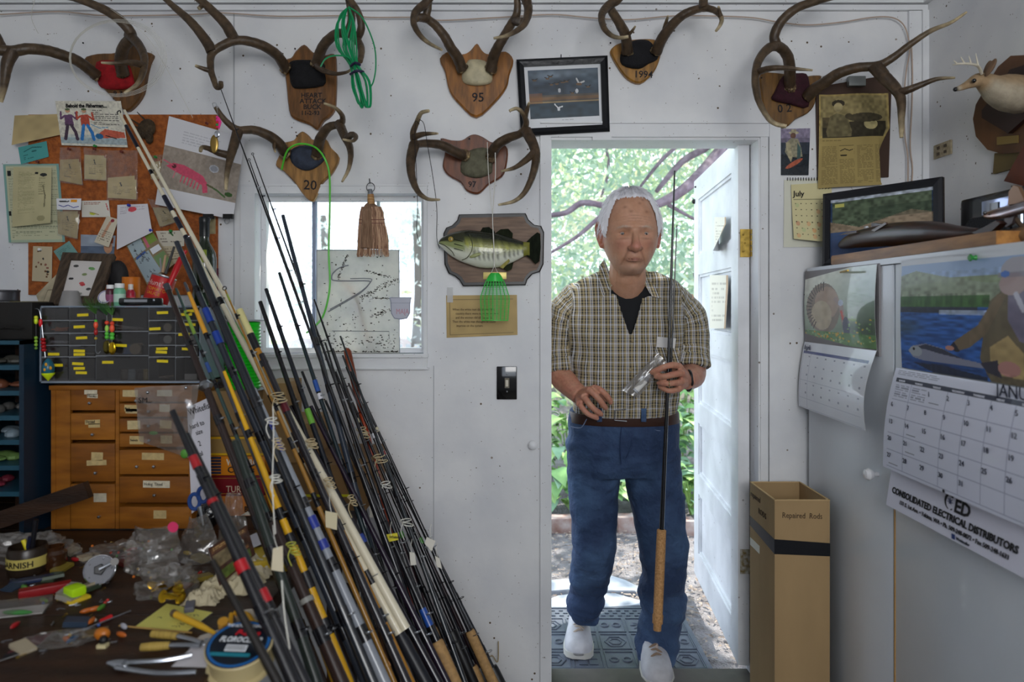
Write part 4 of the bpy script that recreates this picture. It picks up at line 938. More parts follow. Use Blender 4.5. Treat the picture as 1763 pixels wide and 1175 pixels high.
# body: stations along px with top, bottom, half thickness
stn = [(755, 417, 421, .004), (758, 412, 424, .010), (765, 407, 431, .018), (775, 402, 440, .025), (790, 398, 449, .03), (805, 396, 455, .033), (825, 398, 461, .034), (845, 400, 462, .032), (865, 404, 459, .027), (885, 411, 451, .020), (900, 416, 443, .013), (908, 417, 440, .009), (912, 417, 441, .004)]
mb = MB(); NS = 22; vs = []; cs = []
pl_ = [(V((a, b, 0)), V((c, d, 0))) for a, b, c, d in stn]
A1, _ = spline([V((s[0], s[1], s[2])) for s in stn], [s[3] for s in stn], 5); _, TH = spline([V((s[0], s[1], s[2])) for s in stn], [s[3] for s in stn], 5)
Yf = YW-.045
for i, (a, th_) in enumerate(zip(A1, TH)):
    px, yt, yb = a
    for k in range(NS):
        an = 2*PI*k/NS; y = (yt+yb)/2-(yb-yt)/2*math.cos(an); d = th_*math.sin(an)
        vs.append(P(px, y, Yf-d) if True else None)
        v = (y-yt)/max(yb-yt, .1); dark = lin('22261a'); yel = lin('8f9238'); wh = lin('d9dccb')
        if v < .18: c = dark
        elif v < .5: u = (v-.18)/.32; c = tuple(dark[q]*(1-u)+yel[q]*u for q in range(3)) if u < .45 else yel
        elif v < .62: u = (v-.5)/.12; c = tuple(yel[q]*(1-u)+wh[q]*u for q in range(3))
        else: c = wh
        if px < 800: 
            if v < .4: c = tuple(x*.5 for x in lin('4a4c32'))
            elif v < .62: c = lin('8c9660')
        if px > 815 and .45 < v < .8 and (int(px/4.2)+int(v*12)) % 2 == 0: c = tuple(x*.35 for x in c)
        elif px > 800 and .15 < v < .5 and random.random() < .3: c = tuple(x*1.5 for x in c)
        if px > 900: c = lin('7a7a2c')
        cs.append(c)
m_ = len(A1); fs = [(i*NS+k, i*NS+(k+1) % NS, (i+1)*NS+(k+1) % NS, (i+1)*NS+k) for i in range(m_-1) for k in range(NS)]+[tuple(range(NS)), tuple(range((m_-1)*NS, m_*NS))]
mb.add(vs, fs); mb.c = cs; mk('body', mb, M_FISH, t, smooth=60)
def fin(pts, c1, thick=.003, Y=Yf, name='fin', rays=7):
    n = len(pts); f = [P(x, y, Y-thick/2) for x, y in pts]; b = [p+V((0, thick, 0)) for p in f]
    mb = MB().add(f+b, [tuple(range(n)), tuple(range(2*n-1, n-1, -1))]+[(i, (i+1) % n, n+(i+1) % n, n+i) for i in range(n)])
    return mk(name, mb, mat(c1, .8, spec=.1, var=.5, scale=60, stretch=(3, 1, .6)), t, smooth=0)
fin([(905, 418), (915, 408), (925, 400), (930, 403), (931, 425), (929, 450), (922, 455), (914, 446), (905, 440)], '1c2218', name='tail_fin')
fin([(826, 400), (831, 392), (842, 391), (852, 399), (852, 404)], '20251b', name='dorsal_fin')
fin([(852, 402), (862, 395), (875, 394), (883, 402), (882, 413), (868, 409)], '23281a', name='dorsal_fin')
fin([(862, 456), (872, 449), (884, 452), (881, 464), (873, 467), (866, 462)], '2b301f', name='anal_fin')
fin([(860, 460), (876, 446), (878, 450), (866, 463)], 'a9a05a', name='pelvic_fin', Y=Yf-.02)
mk('pectoral_fin', MB().ball(P(818, 440, Yf-.034), (.02, .003, .006), Matrix.Rotation(-.3, 3, 'Y'), n=12, m=6), mat('9aa06a', .4), t)
mk('gill_cover', MB().tube([P(808, 404, Yf-.030), P(813, 418, Yf-.034), P(812, 432, Yf-.034), P(804, 444, Yf-.031), P(795, 448, Yf-.026)], .0014, 6, smooth=3), mat('4b5030', .4), t)
mk('jaw_line', MB().tube([P(756, 419, Yf-.012), P(766, 423, Yf-.022), P(778, 433, Yf-.028), P(782, 441, Yf-.027)], .0012, 6, smooth=3), mat('3b3f2c', .4), t)
for y0 in (412, 420, 428): mk('cheek_stripe', MB().tube([P(782, y0, Yf-.029), P(797, y0+4, Yf-.033)], [.0016, .0008], 6), mat('22261a', .4), t)
mk('eye', MB().ball(P(776, 412, Yf-.026), (.007, .005, .007), n=12, m=8), M_BLACKGLOSS, t)
mk('eye_ring', MB().lathe([(.0068, 0), (.0085, .001), (.007, .002)], frame_M(P(776, 412, Yf-.0285), (1, 0, 0), (0, -1, 0)), n=16), mat('a08a3a', .3), t)
a, b = P(832, 481, YW-.025), P(872, 469, YW-.025)
mk('name_plate', MB().box((a.x, YW-.026, a.z), (b.x, YW-.0232, b.z), bev=.001), mat('cdbb72', .4, metal=.4), t)
# quote card
t = thing('quote_card', 'tan card with a printed saying taped under the bass', 'card', P(829, 580, YW))
q = [P(768, 509, YW-.003), P(890, 508, YW-.003), P(891, 577, YW-.003), P(769, 582, YW-.003)]
cv = Canvas(90, 54, 'b59a62'); cv.noise(.1, 9, 5)
for e in ((.05, .1, .95, .11), (.05, .93, .95, .94), (.05, .1, .056, .94), (.944, .1, .95, .94)): cv.rect(*e, '7d6a44', .8)
print_obj('card', cv, flatfn(*q), t)
for i, s in enumerate(('When the white man discovered this', '    country there were no taxes, no debt,', '    and the women did all the work.', 'Then the white man thought he could', '     improve on the system.')):
    text(s, .0115, Matrix.Translation(P(779, 535+i*7.0, YW-.0042)), mat('4a3b26', .8), t, sx=.83)
mk('tape', MB().box((P(770, 0, YW).x, YW-.0046, Z_(521, YW)), (P(780, 0, YW).x, YW-.0036, Z_(495, YW))), mat('dfe0e0', .3, alpha=.45), t, smooth=0)
# photo of angler holding fish
t = thing('angler_photo', 'colour snapshot of a hatted angler holding a red fish, beside door frame', 'photograph', P(1368, 300, YW))
cv = Canvas(70, 108, '2a3340'); cv.rect(0, 0, 1, .25, '8a8098').rect(0, .2, 1, .3, '6b6478').rect(0, .55, 1, 1, '18222c').rect(0, .78, 1, 1, '141c26')
cv.ell(.48, .09, .16, .035, 'b5ab8c').rect(.38, .02, .56, .1, 'a89e80').ell(.46, .15, .09, .06, '6a4a3a').poly([(.25, .3), (.4, .2), (.62, .22), (.72, .4), (.78, .6), (.6, .62), (.3, .6), (.2, .5)], '8f8a72').poly([(.22, .3), (.35, .3), (.45, .62), (.4, .72), (.3, .6)], 'aaa080').poly([(.6, .3), (.72, .42), (.72, .72), (.6, .7)], '3f5a58')
cv.ell(.5, .75, .3, .05, 'b0583c', rot=-.35).noise(.3, 18, 26)
print_obj('print', cv, flatfn(P(1341, 222, YW-.003), P(1395, 221, YW-.003), P(1392, 302, YW-.003), P(1341, 302, YW-.003)), t, .25, coat=.3)
# clipboard with newspaper
t = thing('newspaper_clipping', 'yellowed newspaper page on a brown clipboard hanging by the door', 'newspaper', P(1455, 320, YW))
mk('clipboard', MB().prism([(X_(x, YW-.01), Z_(y, YW-.01)) for x, y in ((1405, 150), (1505, 133), (1535, 150), (1530, 305), (1408, 310))], YW-.01, YW-.004), mat('3f2a1e', .6), t, smooth=0)
a = P(1458, 150, YW-.014); b = P(1487, 133, YW-.014)
mk('clip', MB().box((a.x, YW-.03, a.z), (b.x, YW-.01, b.z), bev=.003), mat('8e9290', .35, metal=.7), t)
cv = Canvas(150, 190, 'a8945c'); cv.noise(.12, 5, 7)
cv.rect(.03, .02, .97, .45, '93855a').rect(.05, .30, .95, .47, '3b3526').rect(.05, .25, .4, .36, '5a5038')
cv.ell(.28, .1, .09, .04, '3a3326').ell(.28, .14, .06, .05, 'a89a70').poly([(.1, .4), (.16, .24), (.26, .2), (.4, .24), (.46, .4), (.45, .46), (.12, .46)], '6f6648').ell(.72, .33, .1, .06, 'b8ab7a').ell(.65, .26, .25, .05, '4a4330').ell(.42, .24, .05, .03, '4f4732')
cv.noise(.35, 26, 34, cv.Y < .47)
cv.lines_text(.05, .49, .9, .52, 1, '6a5c38', .5, 1)
for k in range(4): cv.lines_text(.04+k*.24, .56, .25+k*.24, .97, 26, '6a5c38', .5, .95)
cv.rect(.28, .56, .48, .70, 'a8945c').rect(.28, .555, .48, .56, '4a3f2a').line([(.3, .61), (.36, .59), (.42, .61), (.46, .6)], .012, '2f281c').line([(.3, .66), (.38, .66)], .015, '2f281c')
nq = [P(1410, 163, YW-.014), P(1530, 160, YW-.014), P(1537, 318, YW-.014), P(1408, 325, YW-.014)]
def nf(u, v):
    f = flatfn(*nq)(u, v); cut = .0
    if v < .62 and u > .82: f.x -= (u-.82)*.25*math.sin((.62-v)/.62*PI*.8)*.9+(u-.82)*.12*(.62-v)
    f.y -= .012*math.sin(PI*u)*(1-v)+.004*math.sin(9*u+3*v); return f
print_obj('page', cv, nf, t, .8)
# July calendar
t = thing('july_calendar', 'cream July calendar page with curled sheet beneath the angler photo', 'calendar', P(1390, 425, YW))
cv = Canvas(60, 80, 'dcdccb'); print_obj('backing', cv, flatfn(P(1350, 310, YW-.003), P(1432, 306, YW-.003), P(1430, 425, YW-.003), P(1349, 426, YW-.003)), t)
cv = Canvas(90, 120, 'ddd3a2')
cv.rect(0, 0, 1, 1, 'd9d0a0').rect(.05, .27, .95, .285, '6a6a4a', .7)
for r in range(6):
    for c in range(7):
        x, y = .08+c*.13, .34+r*.11; cv.rect(x, y, x+.03, y+.018, '444430', .9)
        if random.random() < .22: cv.ell(x+.05, y+.04, .05, .04, random.choice(['e8985a', 'e0a070', 'c8705a', 'b8c890']), .55)
def jf(u, v):
    f = flatfn(P(1362, 318, YW-.008), P(1432, 314, YW-.008), P(1430, 420, YW-.012), P(1365, 412, YW-.012))(u, v); f.y -= .03*(1-v)**2*(.3+u); return f
print_obj('month_sheet', cv, jf, t, .7)
text('July', .026, Matrix.Translation(P(1366, 338, YW-.0125)), M_INK, t, bold=.0003)
text('1999', .02, Matrix.Translation(P(1409, 326, YW-.0105)), M_INK, t)
mb = MB()
for i in range(16): mb.tube([P(1356+i*4.6, 311, YW-.004), P(1356+i*4.6, 309, YW-.01), P(1356+i*4.6, 306, YW-.004)], .0012, 5)
mk('wire_binding', mb, M_INK, t)

# ---- cork board with its papers
t = thing('cork_board', 'orange brown cork board crowded with notes and lure packets', 'notice board', P(215, 505, YW))
mk('board', MB().box((X_(53, YW), YW-.012, Z_(508, YW)), (X_(376, YW), YW-.001, Z_(199, YW))), mat('b0622a', .85, col2='8a4a20', scale=60, bump=.4, bscale=150), t, smooth=0)
M_PINS = {c: mat(c, .3) for c in ('2c8a3c', '2438a8', 'e8e8e8', '6a2a20', 'c8202a')}
def pin(parent, px, py, Y, c='2c8a3c'):
    p = P(px, py, Y); mk('push_pin', MB().lathe([(.0045, 0), (.003, .003), (.003, .007), (.0048, .009), (.003, .0105), (0, .0105)], frame_M(p, (1, 0, 0), (0, -1, 0)), n=10), M_PINS[c], parent)
def note(name, label, cat, q, cv, d=.016, lift=(0, 0, 0, 0), bulge=.004, pinat=None, group='papers pinned on the cork board', rough=.7, coat=0.0, pc='2c8a3c', extra=None, topobj=True):
    pts = [P(p[0], p[1], YW-d-lift[i]) for i, p in enumerate(q)]
    o = print_obj(name, cv, flatfn(*pts, bulge=bulge), None, rough, coat=coat, label=None)
    tag(o, label, cat, group)
    if pinat: pin(o, pinat[0], pinat[1], YW-d-bulge-.004, pc)
    return o
cv = Canvas(60, 40, 'b8a476'); cv.noise(.15, 6, 4); note('kraft_envelope', 'blank brown kraft envelope sticking out at the upper left of board', 'envelope', [(25, 199), (113, 196), (109, 231), (20, 250)], cv, .02, (.01, 0, 0, .03), .006)
cv = Canvas(150, 105, 'd8d4c4'); cv.noise(.06, 8, 8)
cv.rect(0, .82, 1, .95, '6a93a8', .6).rect(.1, .75, .95, .85, '8fb0bc', .4)
cv.lines_text(.55, .2, .93, .55, 8, '35302c', .8, 1)
for (x, c1, c2) in ((.17, '6a4a6a', '4a3a4a'), (.42, 'b8503c', '2f7ac0')):
    cv.ell(x, .22, .035, .05, 'c89a78').ell(x, .19, .04, .025, '5a6a4a').poly([(x-.06, .32), (x+.06, .3), (x+.07, .55), (x-.07, .55)], c1).line([(x-.06, .34), (x-.12, .4), (x-.11, .25)], .03, c1).line([(x+.06, .34), (x+.13, .42), (x+.12, .27)], .03, c1).line([(x-.03, .55), (x-.06, .7), (x-.09, .85)], .05, c2).line([(x+.03, .55), (x+.08, .7), (x+.09, .85)], .05, c2)
cv.poly([(.6, .72), (.7, .62), (.98, .68), (.99, .8), (.62, .82)], 'c4604a').line([(.5, .52), (.62, .6), (.75, .58)], .012, '5a90b0').ell(.6, .78, .06, .06, '2b6a9a').line([(.7, .76), (.85, .82)], .015, '222222').noise(.2, 40, 30)
o = note('cartoon_card', 'cartoon card headed Behold the Fisherman with two comic anglers', 'card', [(95, 174), (208, 174), (220, 254), (106, 250)], cv, .024, bulge=.004, pinat=(165, 252))
text('Behold the Fisherman....', .0175, Matrix.Translation(P(113, 185, YW-.0297)), M_INK, o, bold=.0006, sx=.82)
cv = Canvas(50, 40, '4fa09c'); cv.line([(.2, .35), (.5, .2), (.8, .3)], .04, '1f5a5a').lines_text(.15, .55, .85, .9, 3, '1f5a5a', .7).ell(.55, .45, .1, .05, '2a6a6a'); note('teal_card', 'teal business card pinned under the kraft envelope', 'card', [(31, 254), (80, 243), (84, 270), (36, 283)], cv, .017)
cv = Canvas(90, 120, 'a9b8a0'); cv.rect(.03, .03, .97, .97, 'c3c3a2').rect(0, 0, .04, 1, '7fa8a0').rect(.96, 0, 1, 1, '7fa8a0').rect(0, 0, 1, .02, '7fa8a0').lines_text(.08, .06, .95, .95, 40, '5c6a58', .55, .95).rect(.07, .08, .13, .15, '1c1c1c').rect(.05, .6, .09, .66, '1c1c1c')
note('licence_form', 'large pale green printed licence form at left edge of board', 'document', [(5, 283), (101, 282), (112, 417), (15, 418)], cv, .016)
cv = Canvas(80, 110, 'bdb58c'); cv.noise(.08, 5, 6).lines_text(.15, .08, .6, .8, 34, '7d7a58', .5).lines_text(.7, .1, .85, .5, 10, '4a4632', .5).ell(.75, .9, .1, .05, '8a8560', .7).line([(.8, .32), (.86, .5), (.84, .7)], .03, '4a4632', .7).ell(.62, .1, .05, .02, '1a1a1a').ell(.8, .13, .09, .03, '2a2a2a')
note('folded_certificate', 'folded tan certificate with a curled lower edge over the green form', 'document', [(23, 288), (89, 289), (87, 384), (21, 391)], cv, .024, (0, 0, .02, .012), .008, pinat=(66, 279), pc='6a2a20')
def packet(q, cardcol, label, d=.018, nt_=.4, name='lure_packet', hasp=True):
    """clear bag holding a stapled bundle of small tan cards"""
    c0 = [sum(p[i] for p in q)/4 for i in (0, 1)]
    tt = thing(name, label, 'lure packet', P(c0[0], q[2][1], YW-d), 'clear packets pinned on the cork board')
    pts = [P(p[0], p[1], YW-d-.012) for p in q]
    f = flatfn(*pts, bulge=.008)
    def crumple(u, v): p = f(u, v); p.y += .004*noise.noise(V((u*6, v*6, c0[0]))); return p
    mk('bag', MB().sheet(crumple, 14, 16, .0004), M_BAG, tt, smooth=80)
    for k in range(2):
        cvv = Canvas(30, 34, cardcol); cvv.noise(.12, 5, 5).lines_text(.15, .2+.1*k, .85, .8, 6, '5a5040', .6)
        if k: cvv.line([(.4, .1), (.45, .3)], .05, '2a2a2a')
        a_, b_, c_, d_ = q; mx_ = lambda p, s, w1: (p[0]*(1-w1)+s[0]*w1, p[1]*(1-w1)+s[1]*w1)
        lo_ = nt_+k*.08
        qa = [mx_(a_, d_, lo_), mx_(b_, c_, lo_-.05), mx_(b_, c_, .97), mx_(a_, d_, .95)]
        cxx = sum(p[0] for p in qa)/4; sh = (k*2-1)*1.5
        qa = [((p[0]-cxx)*.86+cxx+sh, p[1]) for p in qa]
        print_obj('card', cvv, flatfn(*[P(p[0], p[1], YW-d-.003-k*.003) for p in qa]), tt)
    if hasp: pin(tt, (q[0][0]+q[1][0])/2, q[0][1]+3, YW-d-.014, random.choice(list(M_PINS)))
M_BAG = bpy.data.materials.new('clear_plastic'); M_BAG.use_nodes = True
def bagmat(m, tint=(.97, .97, .97), gl=.03, haze=.04, hc='e8e6e0'):
    N = m.node_tree.nodes; L = m.node_tree.links; N.remove(N['Principled BSDF']); out = N['Material Output']
    t_ = N.new('ShaderNodeBsdfTransparent'); t_.inputs[0].default_value = tuple(tint)+(1,)
    g = N.new('ShaderNodeBsdfGlossy'); g.inputs['Roughness'].default_value = .12
    fr = N.new('ShaderNodeLayerWeight'); fr.inputs[0].default_value = .3
    ad = N.new('ShaderNodeMath'); ad.operation = 'MULTIPLY_ADD'; ad.inputs[1].default_value = .22; ad.inputs[2].default_value = gl; L.new(fr.outputs['Facing'], ad.inputs[0])
    a = N.new('ShaderNodeMixShader'); L.new(ad.outputs[0], a.inputs[0]); L.new(t_.outputs[0], a.inputs[1]); L.new(g.outputs[0], a.inputs[2])
    d = N.new('ShaderNodeBsdfDiffuse'); d.inputs[0].default_value = lin(hc)+(1,)
    b = N.new('ShaderNodeMixShader'); b.inputs[0].default_value = haze; L.new(a.outputs[0], b.inputs[1]); L.new(d.outputs[0], b.inputs[2])
    L.new(b.outputs[0], out.inputs['Surface']); return m
bagmat(M_BAG)
packet([(103, 254), (138, 254), (143, 320), (101, 314)], 'b8a06a', 'clear lure packet hanging below the left foot of cartoon card', nt_=.35)
packet([(144, 254), (184, 259), (184, 312), (144, 311)], 'c9b682', 'lure packet with upright tan cards, second under the cartoon card', nt_=.22)
packet([(184, 259), (237, 259), (237, 346), (183, 345)], 'c9b480', 'largest clear lure packet with two tan cards at its bottom', nt_=.55)
packet([(258, 268), (280, 266), (276, 310), (260, 310)], 'b9a675', 'narrow lure packet half hidden by the shrimp picture', nt_=.3)
packet([(97, 342), (140, 342), (134, 413), (99, 406)], 'b3a070', 'lure packet with white printed header at lower left of board', nt_=.35)
packet([(254, 342), (294, 350), (311, 381), (276, 393)], 'a8966a', 'tilted lure packet behind the white rods', nt_=.3)
cv = Canvas(50, 30, 'e6e6ea'); cv.rect(.6, .1, .85, .35, 'e8a030').line([(.1, .6), (.3, .75), (.5, .6), (.7, .8), (.9, .7)], .04, '3a4a9a').line([(.15, .25), (.5, .25)], .08, '3a3a3a')
note('header_card', 'white header card with orange sticker and blue handwriting', 'card', [(97, 342), (140, 342), (139, 362), (98, 361)], cv, .036)
cv = Canvas(50, 32, 'dcd8cc'); cv.lines_text(.1, .1, .7, .3, 2, 'a06050').ell(.4, .8, .12, .07, 'c8d040').line([(.3, .7), (.6, .85)], .03, 'a09060').line([(.9, .2), (.95, .6)], .03, 'c04040')
note('lure_card', 'white lure card with small yellow fly in middle of board', 'card', [(140, 346), (187, 345), (190, 374), (141, 374)], cv, .018)
cv = Canvas(30, 50, 'cfc6b0'); cv.line([(.5, .2), (.4, .7)], .2, 'c07850', .7).ell(.6, .1, .14, .06, '8a2a3a').lines_text(.1, .5, .9, .95, 6, '6a6050')
note('lure_card', 'tilted lure card with a reddish drawing between bag and notepad', 'card', [(184, 372), (204, 378), (187, 426), (162, 417)], cv, .024, (0, 0, .01, .01))
cv = Canvas(60, 80, 'dcdadf'); cv.lines_text(.1, .06, .9, .25, 4, '9a8a9a', .5).ell(.5, .14, .14, .07, 'd8283a', .9)
o = note('note_sheet', 'plain white note sheet with red feather fly pinned on top', 'paper', [(202, 353), (254, 351), (262, 400), (201, 430)], cv, .02, (0, 0, .03, .02), .006, pinat=(223, 354), pc='2438a8')
cv = Canvas(60, 40, '9aa4b2'); cv.rect(0, .55, 1, 1, '5d6b80').ell(.82, .6, .12, .3, 'c09070').rect(.7, .1, .95, .4, '8a4a30').noise(.15, 6, 6)
note('snapshot', 'faded snapshot of a smiling person by water, low on board', 'photograph', [(139, 404), (199, 406), (196, 440), (139, 440)], cv, .016)
cv = Canvas(34, 60, 'c0b294')
for i in range(12): cv.ell(random.uniform(.2, .9), random.uniform(.1, .95), random.uniform(.03, .09), .03, random.choice(['2a2a2a', '6a4a30', '8a5a4a']))
note('punched_card', 'tan card dotted with small flies at lower left corner of board', 'card', [(57, 424), (90, 425), (89, 486), (55, 484)], cv, .02, pinat=(70, 430), pc='e8e8e8')
cv = Canvas(40, 40, '6f9a94'); cv.lines_text(.15, .2, .85, .8, 6, '35605a', .6); note('teal_card', 'teal card turned on its corner behind wooden fly frame', 'card', [(92, 433), (119, 415), (135, 437), (107, 455)], cv, .02)
cv = Canvas(100, 110, '8a7a5a')
cv.rect(.03, .03, .55, .35, 'a9bac0').rect(.58, .02, .98, .3, '7aa03a', .8).rect(.03, .4, .6, .95, '9fb0b8').rect(.65, .4, .95, .55, 'dfe3e8').rect(.6, .05, .7, .35, 'c86a7a').rect(.62, .6, .97, .95, '6f8a5a').rect(.1, .36, .5, .42, '3a5a9a')
for i in range(22): x, y = random.uniform(.08, .55), random.uniform(.06, .9); cv.line([(x, y), (x+.05, y+.03), (x+.03, y-.03)], .012, '2a2a2a')
note('fly_chart', 'laminated fly pattern chart propped at a tilt on the board', 'chart', [(217, 423), (260, 395), (299, 455), (254, 492)], cv, .03, (0, 0, .05, .05), .01, rough=.25, coat=.5, pinat=(261, 397), pc='2438a8')
cv = Canvas(50, 28, 'd5cfbe'); cv.lines_text(.08, .12, .9, .85, 4, '5a4a3a', .7).line([(.5, .1), (.6, .3)], .06, '3a6a3a'); note('small_card', 'small printed card with green fly above the tomato can', 'card', [(268, 398), (317, 397), (317, 424), (276, 424)], cv, .018, pinat=(295, 398))
cv = Canvas(40, 36, 'c4b89c'); cv.lines_text(.1, .12, .9, .85, 5, '5a4a3a', .7); note('small_card', 'small tan card lowest of pair above the tomato can', 'card', [(279, 424), (313, 424), (311, 452), (288, 457)], cv, .02)
cv = Canvas(24, 36, 'a09470'); cv.noise(.2, 4, 5); note('tan_tag', 'tan tag pinned just right of the wine bottle', 'tag', [(354, 374), (371, 374), (371, 403), (355, 403)], cv, .016)
cv = Canvas(40, 30, 'b8ac90'); cv.noise(.2, 4, 4).line([(.2, .7), (.5, .3), (.8, .5)], .03, '6a5a4a'); note('tan_paper', 'crumpled tan paper low on the board beside punched card', 'paper', [(62, 508), (100, 470), (108, 520), (70, 530)], cv, .03, (0, .02, .02, 0))
# shrimp page
cv = Canvas(150, 150, 'd9d9dd')
cv.lines_text(.22, .12, .7, .28, 5, 'b8b8be', .7, 1)
cv.rect(.0, .33, 1, .80, '9c9084'); ph = (cv.Y > .33) & (cv.Y < .8); cv.noise(.12, 26, 26, ph)
cv.poly([(.06, .55), (.16, .50), (.3, .50), (.42, .53), (.55, .57), (.62, .64), (.64, .75), (.58, .77), (.56, .68), (.45, .64), (.3, .62), (.15, .58)], 'c8506a').ell(.17, .535, .03, .025, '5a2a30').line([(.02, .49), (.16, .53)], .012, 'd05a70').line([(.2, .58), (.18, .66)], .01, 'd86a80')
for k in range(6): x = .3+k*.045; cv.line([(x, .61+k*.01), (x-.02, .69+k*.01)], .016, 'd05068')
cv.line([(.62, .66), (.75, .70), (.86, .76)], .02, '4a6a3a').ell(.9, .72, .05, .025, '3a5a2a').ell(.68, .46, .06, .045, 'b8bac0').ell(.68, .46, .045, .033, '9a9ca4').line([(.62, .66), (.7, .68)], .02, '5a5a3a').noise(.12, 50, 50, ph)
o = note('shrimp_picture', 'white page with a photograph of a pink shrimp fly', 'picture', [(291, 200), (422, 238), (401, 378), (267, 352)], cv, .034, (0, .0, .02, .02), .008, pinat=(357, 213), pc='6a2a20')
for px in (359, 393):
    tt = thing('binder_clip', 'black binder clip %s bottom edge of the shrimp picture' % ('at the middle of' if px == 359 else 'at right end of'), 'binder clip', P(px, 376, YW-.06))
    p = P(px, 373, YW-.058)
    mk('clamp', MB().prism([(p.x-.016, p.z+.008), (p.x+.016, p.z+.008), (p.x+.016, p.z-.008), (p.x-.016, p.z-.008)], p.y-.006, p.y+.006), M_BLACK, tt, smooth=0)
    mk('handle', MB().tube([p+V((-.01, -.006, -.008)), p+V((-.005, -.012, -.024)), p+V((.005, -.012, -.024)), p+V((.01, -.006, -.008))], .0012, 5, smooth=3), M_STEEL, tt)
# dried skull/claw thing on board
t = thing('dried_fish_fin', 'dried dark brown fin with spines pinned beside the cartoon card', 'dried fin', P(247, 240, YW-.02))
mk('fin_body', MB().ball(P(252, 222, YW-.03), (.03, .012, .035), Matrix.Rotation(.5, 3, 'Y'), n=12, m=8).ball(P(257, 238, YW-.03), (.014, .01, .02), n=8, m=6), mat('4a3a26', .8, var=.5, scale=60, bump=.8, bscale=90), t)
for a, b in (((236, 193), (258, 215)), ((222, 203), (245, 218)), ((224, 214), (246, 224))): mk('spine', MB().tube([P(a[0], a[1], YW-.03), P(b[0], b[1], YW-.035)], [.0015, .004], 6), mat('3c3022', .7), t)
# narrow white sheet on wall left of board, low
# whisk broom
t = thing('whisk_broom', 'straw whisk broom hanging on a nail at window top', 'broom', P(641, 440, YW-.05))
Yb = YW-.05
mk('hook_ring', MB().tube([P(638+7*math.sin(a), 323-8*math.cos(a), Yb) for a in [2*PI*i/18 for i in range(19)]], .0013, 6, cap=False).tube([P(636, 308, YW-.01), P(637, 316, Yb)], .0015, 6), M_INK, t)
mk('ferrule', MB().tube([P(637, 326, Yb), P(638, 335, Yb)], [.007, .011], 12), M_STEEL, t)
mk('handle', MB().tube([P(638, 334, Yb), P(638.5, 344, Yb), P(639, 352, Yb)], [.0105, .0115, .013], 12), mat('c69c64', .6, col2='8a5c34', scale=90, stretch=(.2, .2, 3)), t)
def brm(px): pass
bp_ = [(639, 350, 8), (639, 356, 16), (640, 366, 19.5), (640, 380, 21), (641, 396, 24), (642, 415, 26), (642, 428, 26)]
core = [(p[0], p[1], p[2]*.9) for p in bp_]
mk('brush_core', MB().tube([P(a, b, Yb) for a, b, c in core], [c*Yb/F for a, b, c in core], 20, smooth=3, flat=.35), mat('94755c', .8, col2='6f533e', scale=120, stretch=(3, 3, .15), bump=.5), t)
mb = MB()
for i in range(420):
    a = random.uniform(0, 2*PI); s = math.cos(a); dp = math.sin(a)*.35; L_ = random.uniform(.8, 1.0)
    pts = []
    for k, (px, py, hw) in enumerate(bp_[1:]+[(642, 440, 27)]):
        jit = random.uniform(-.6, .6); r = hw*(.97+.05*random.random())
        if k == 6 and L_ < .9: break
        pts.append(P(px+s*r+jit, py+(random.uniform(-3, 3) if k == 6 else 0), Yb-dp*r*Yb/F))
    mb.tube(pts, .0009, 3, cap=False, col=lin(random.choice(['b08c70', '8f6c54', 'c4a080', '745240'])))
mk('bristles', mb, mat('b08468', .8, vc=True), t, smooth=0, kind='stuff')
for y in (378, 384): mk('stitching', MB().tube([P(640+22.5*math.cos(a), y+.5*math.sin(a), Yb-.36*22.5*Yb/F*math.sin(a)) for a in [2*PI*i/24 for i in range(25)]], .0012, 5, cap=False), mat('7a4e48', .7), t)
# translucent dirty plastic sheet with raised mark standing in the window
t = thing('plastic_sheet', 'dirty translucent plastic panel with moulded Z mark leaning in the window', 'panel', P(616, 610, YW+.02))
Yp = YW+.015
M_DIRTY = bpy.data.materials.new('dirty_plastic'); M_DIRTY.use_nodes = True
glassy(M_DIRTY, (.5, .5, .52), .1, (9, .3, .62, .55, .95, 'a9a8a4'))
q = [(545, 431), (687, 431), (688, 609), (545, 609)]
mk('sheet', MB().prism([(X_(x, Yp), Z_(y, Yp)) for x, y in q], Yp, Yp+.004), M_DIRTY, t, smooth=0)
mk('rim', MB().tube([P(x, y, Yp-.001) for x, y in q+[q[0]]], .0018, 5), mat('9aa0aa', .4), t)
zz = [(600, 457), (585, 461), (574, 470), (571, 478), (575, 483), (600, 484), (634, 484), (635, 490), (620, 505), (590, 523), (565, 537)]
mk('moulded_mark', MB().tube([P(x, y, Yp-.002) for x, y in zz], .0022, 6, smooth=4).tube([P(x+(3 if i < 9 else 0), y-4, Yp-.001) for i, (x, y) in enumerate(zz[5:])], .0016, 6, smooth=3).tube([P(*p, Yp-.001) for p in ((572, 570), (670, 571), (670, 584))], .0014, 5), mat('8c8f96', .3, alpha=.8), t)
mb = MB(); 
def splat(mb, cx, cy, rx, ry, n=9, Y=Yp-.0012):
    pts = [P(cx+rx*random.uniform(.6, 1.2)*math.cos(2*PI*k/n), cy+ry*random.uniform(.6, 1.2)*math.sin(2*PI*k/n), Y) for k in range(n)]
    mb.add([p for p in pts]+[p+V((0, .001, 0)) for p in pts], [tuple(range(n)), tuple(range(2*n-1, n-1, -1))]+[(i, (i+1) % n, n+(i+1) % n, n+i) for i in range(n)])
for i in range(150):
    cx_ = random.uniform(550, 684); cy_ = random.choice([random.uniform(560, 607), random.uniform(515, 560), random.uniform(440, 600)])
    splat(mb, cx_, cy_, random.uniform(.5, 2), random.uniform(.4, 1.6), 6)
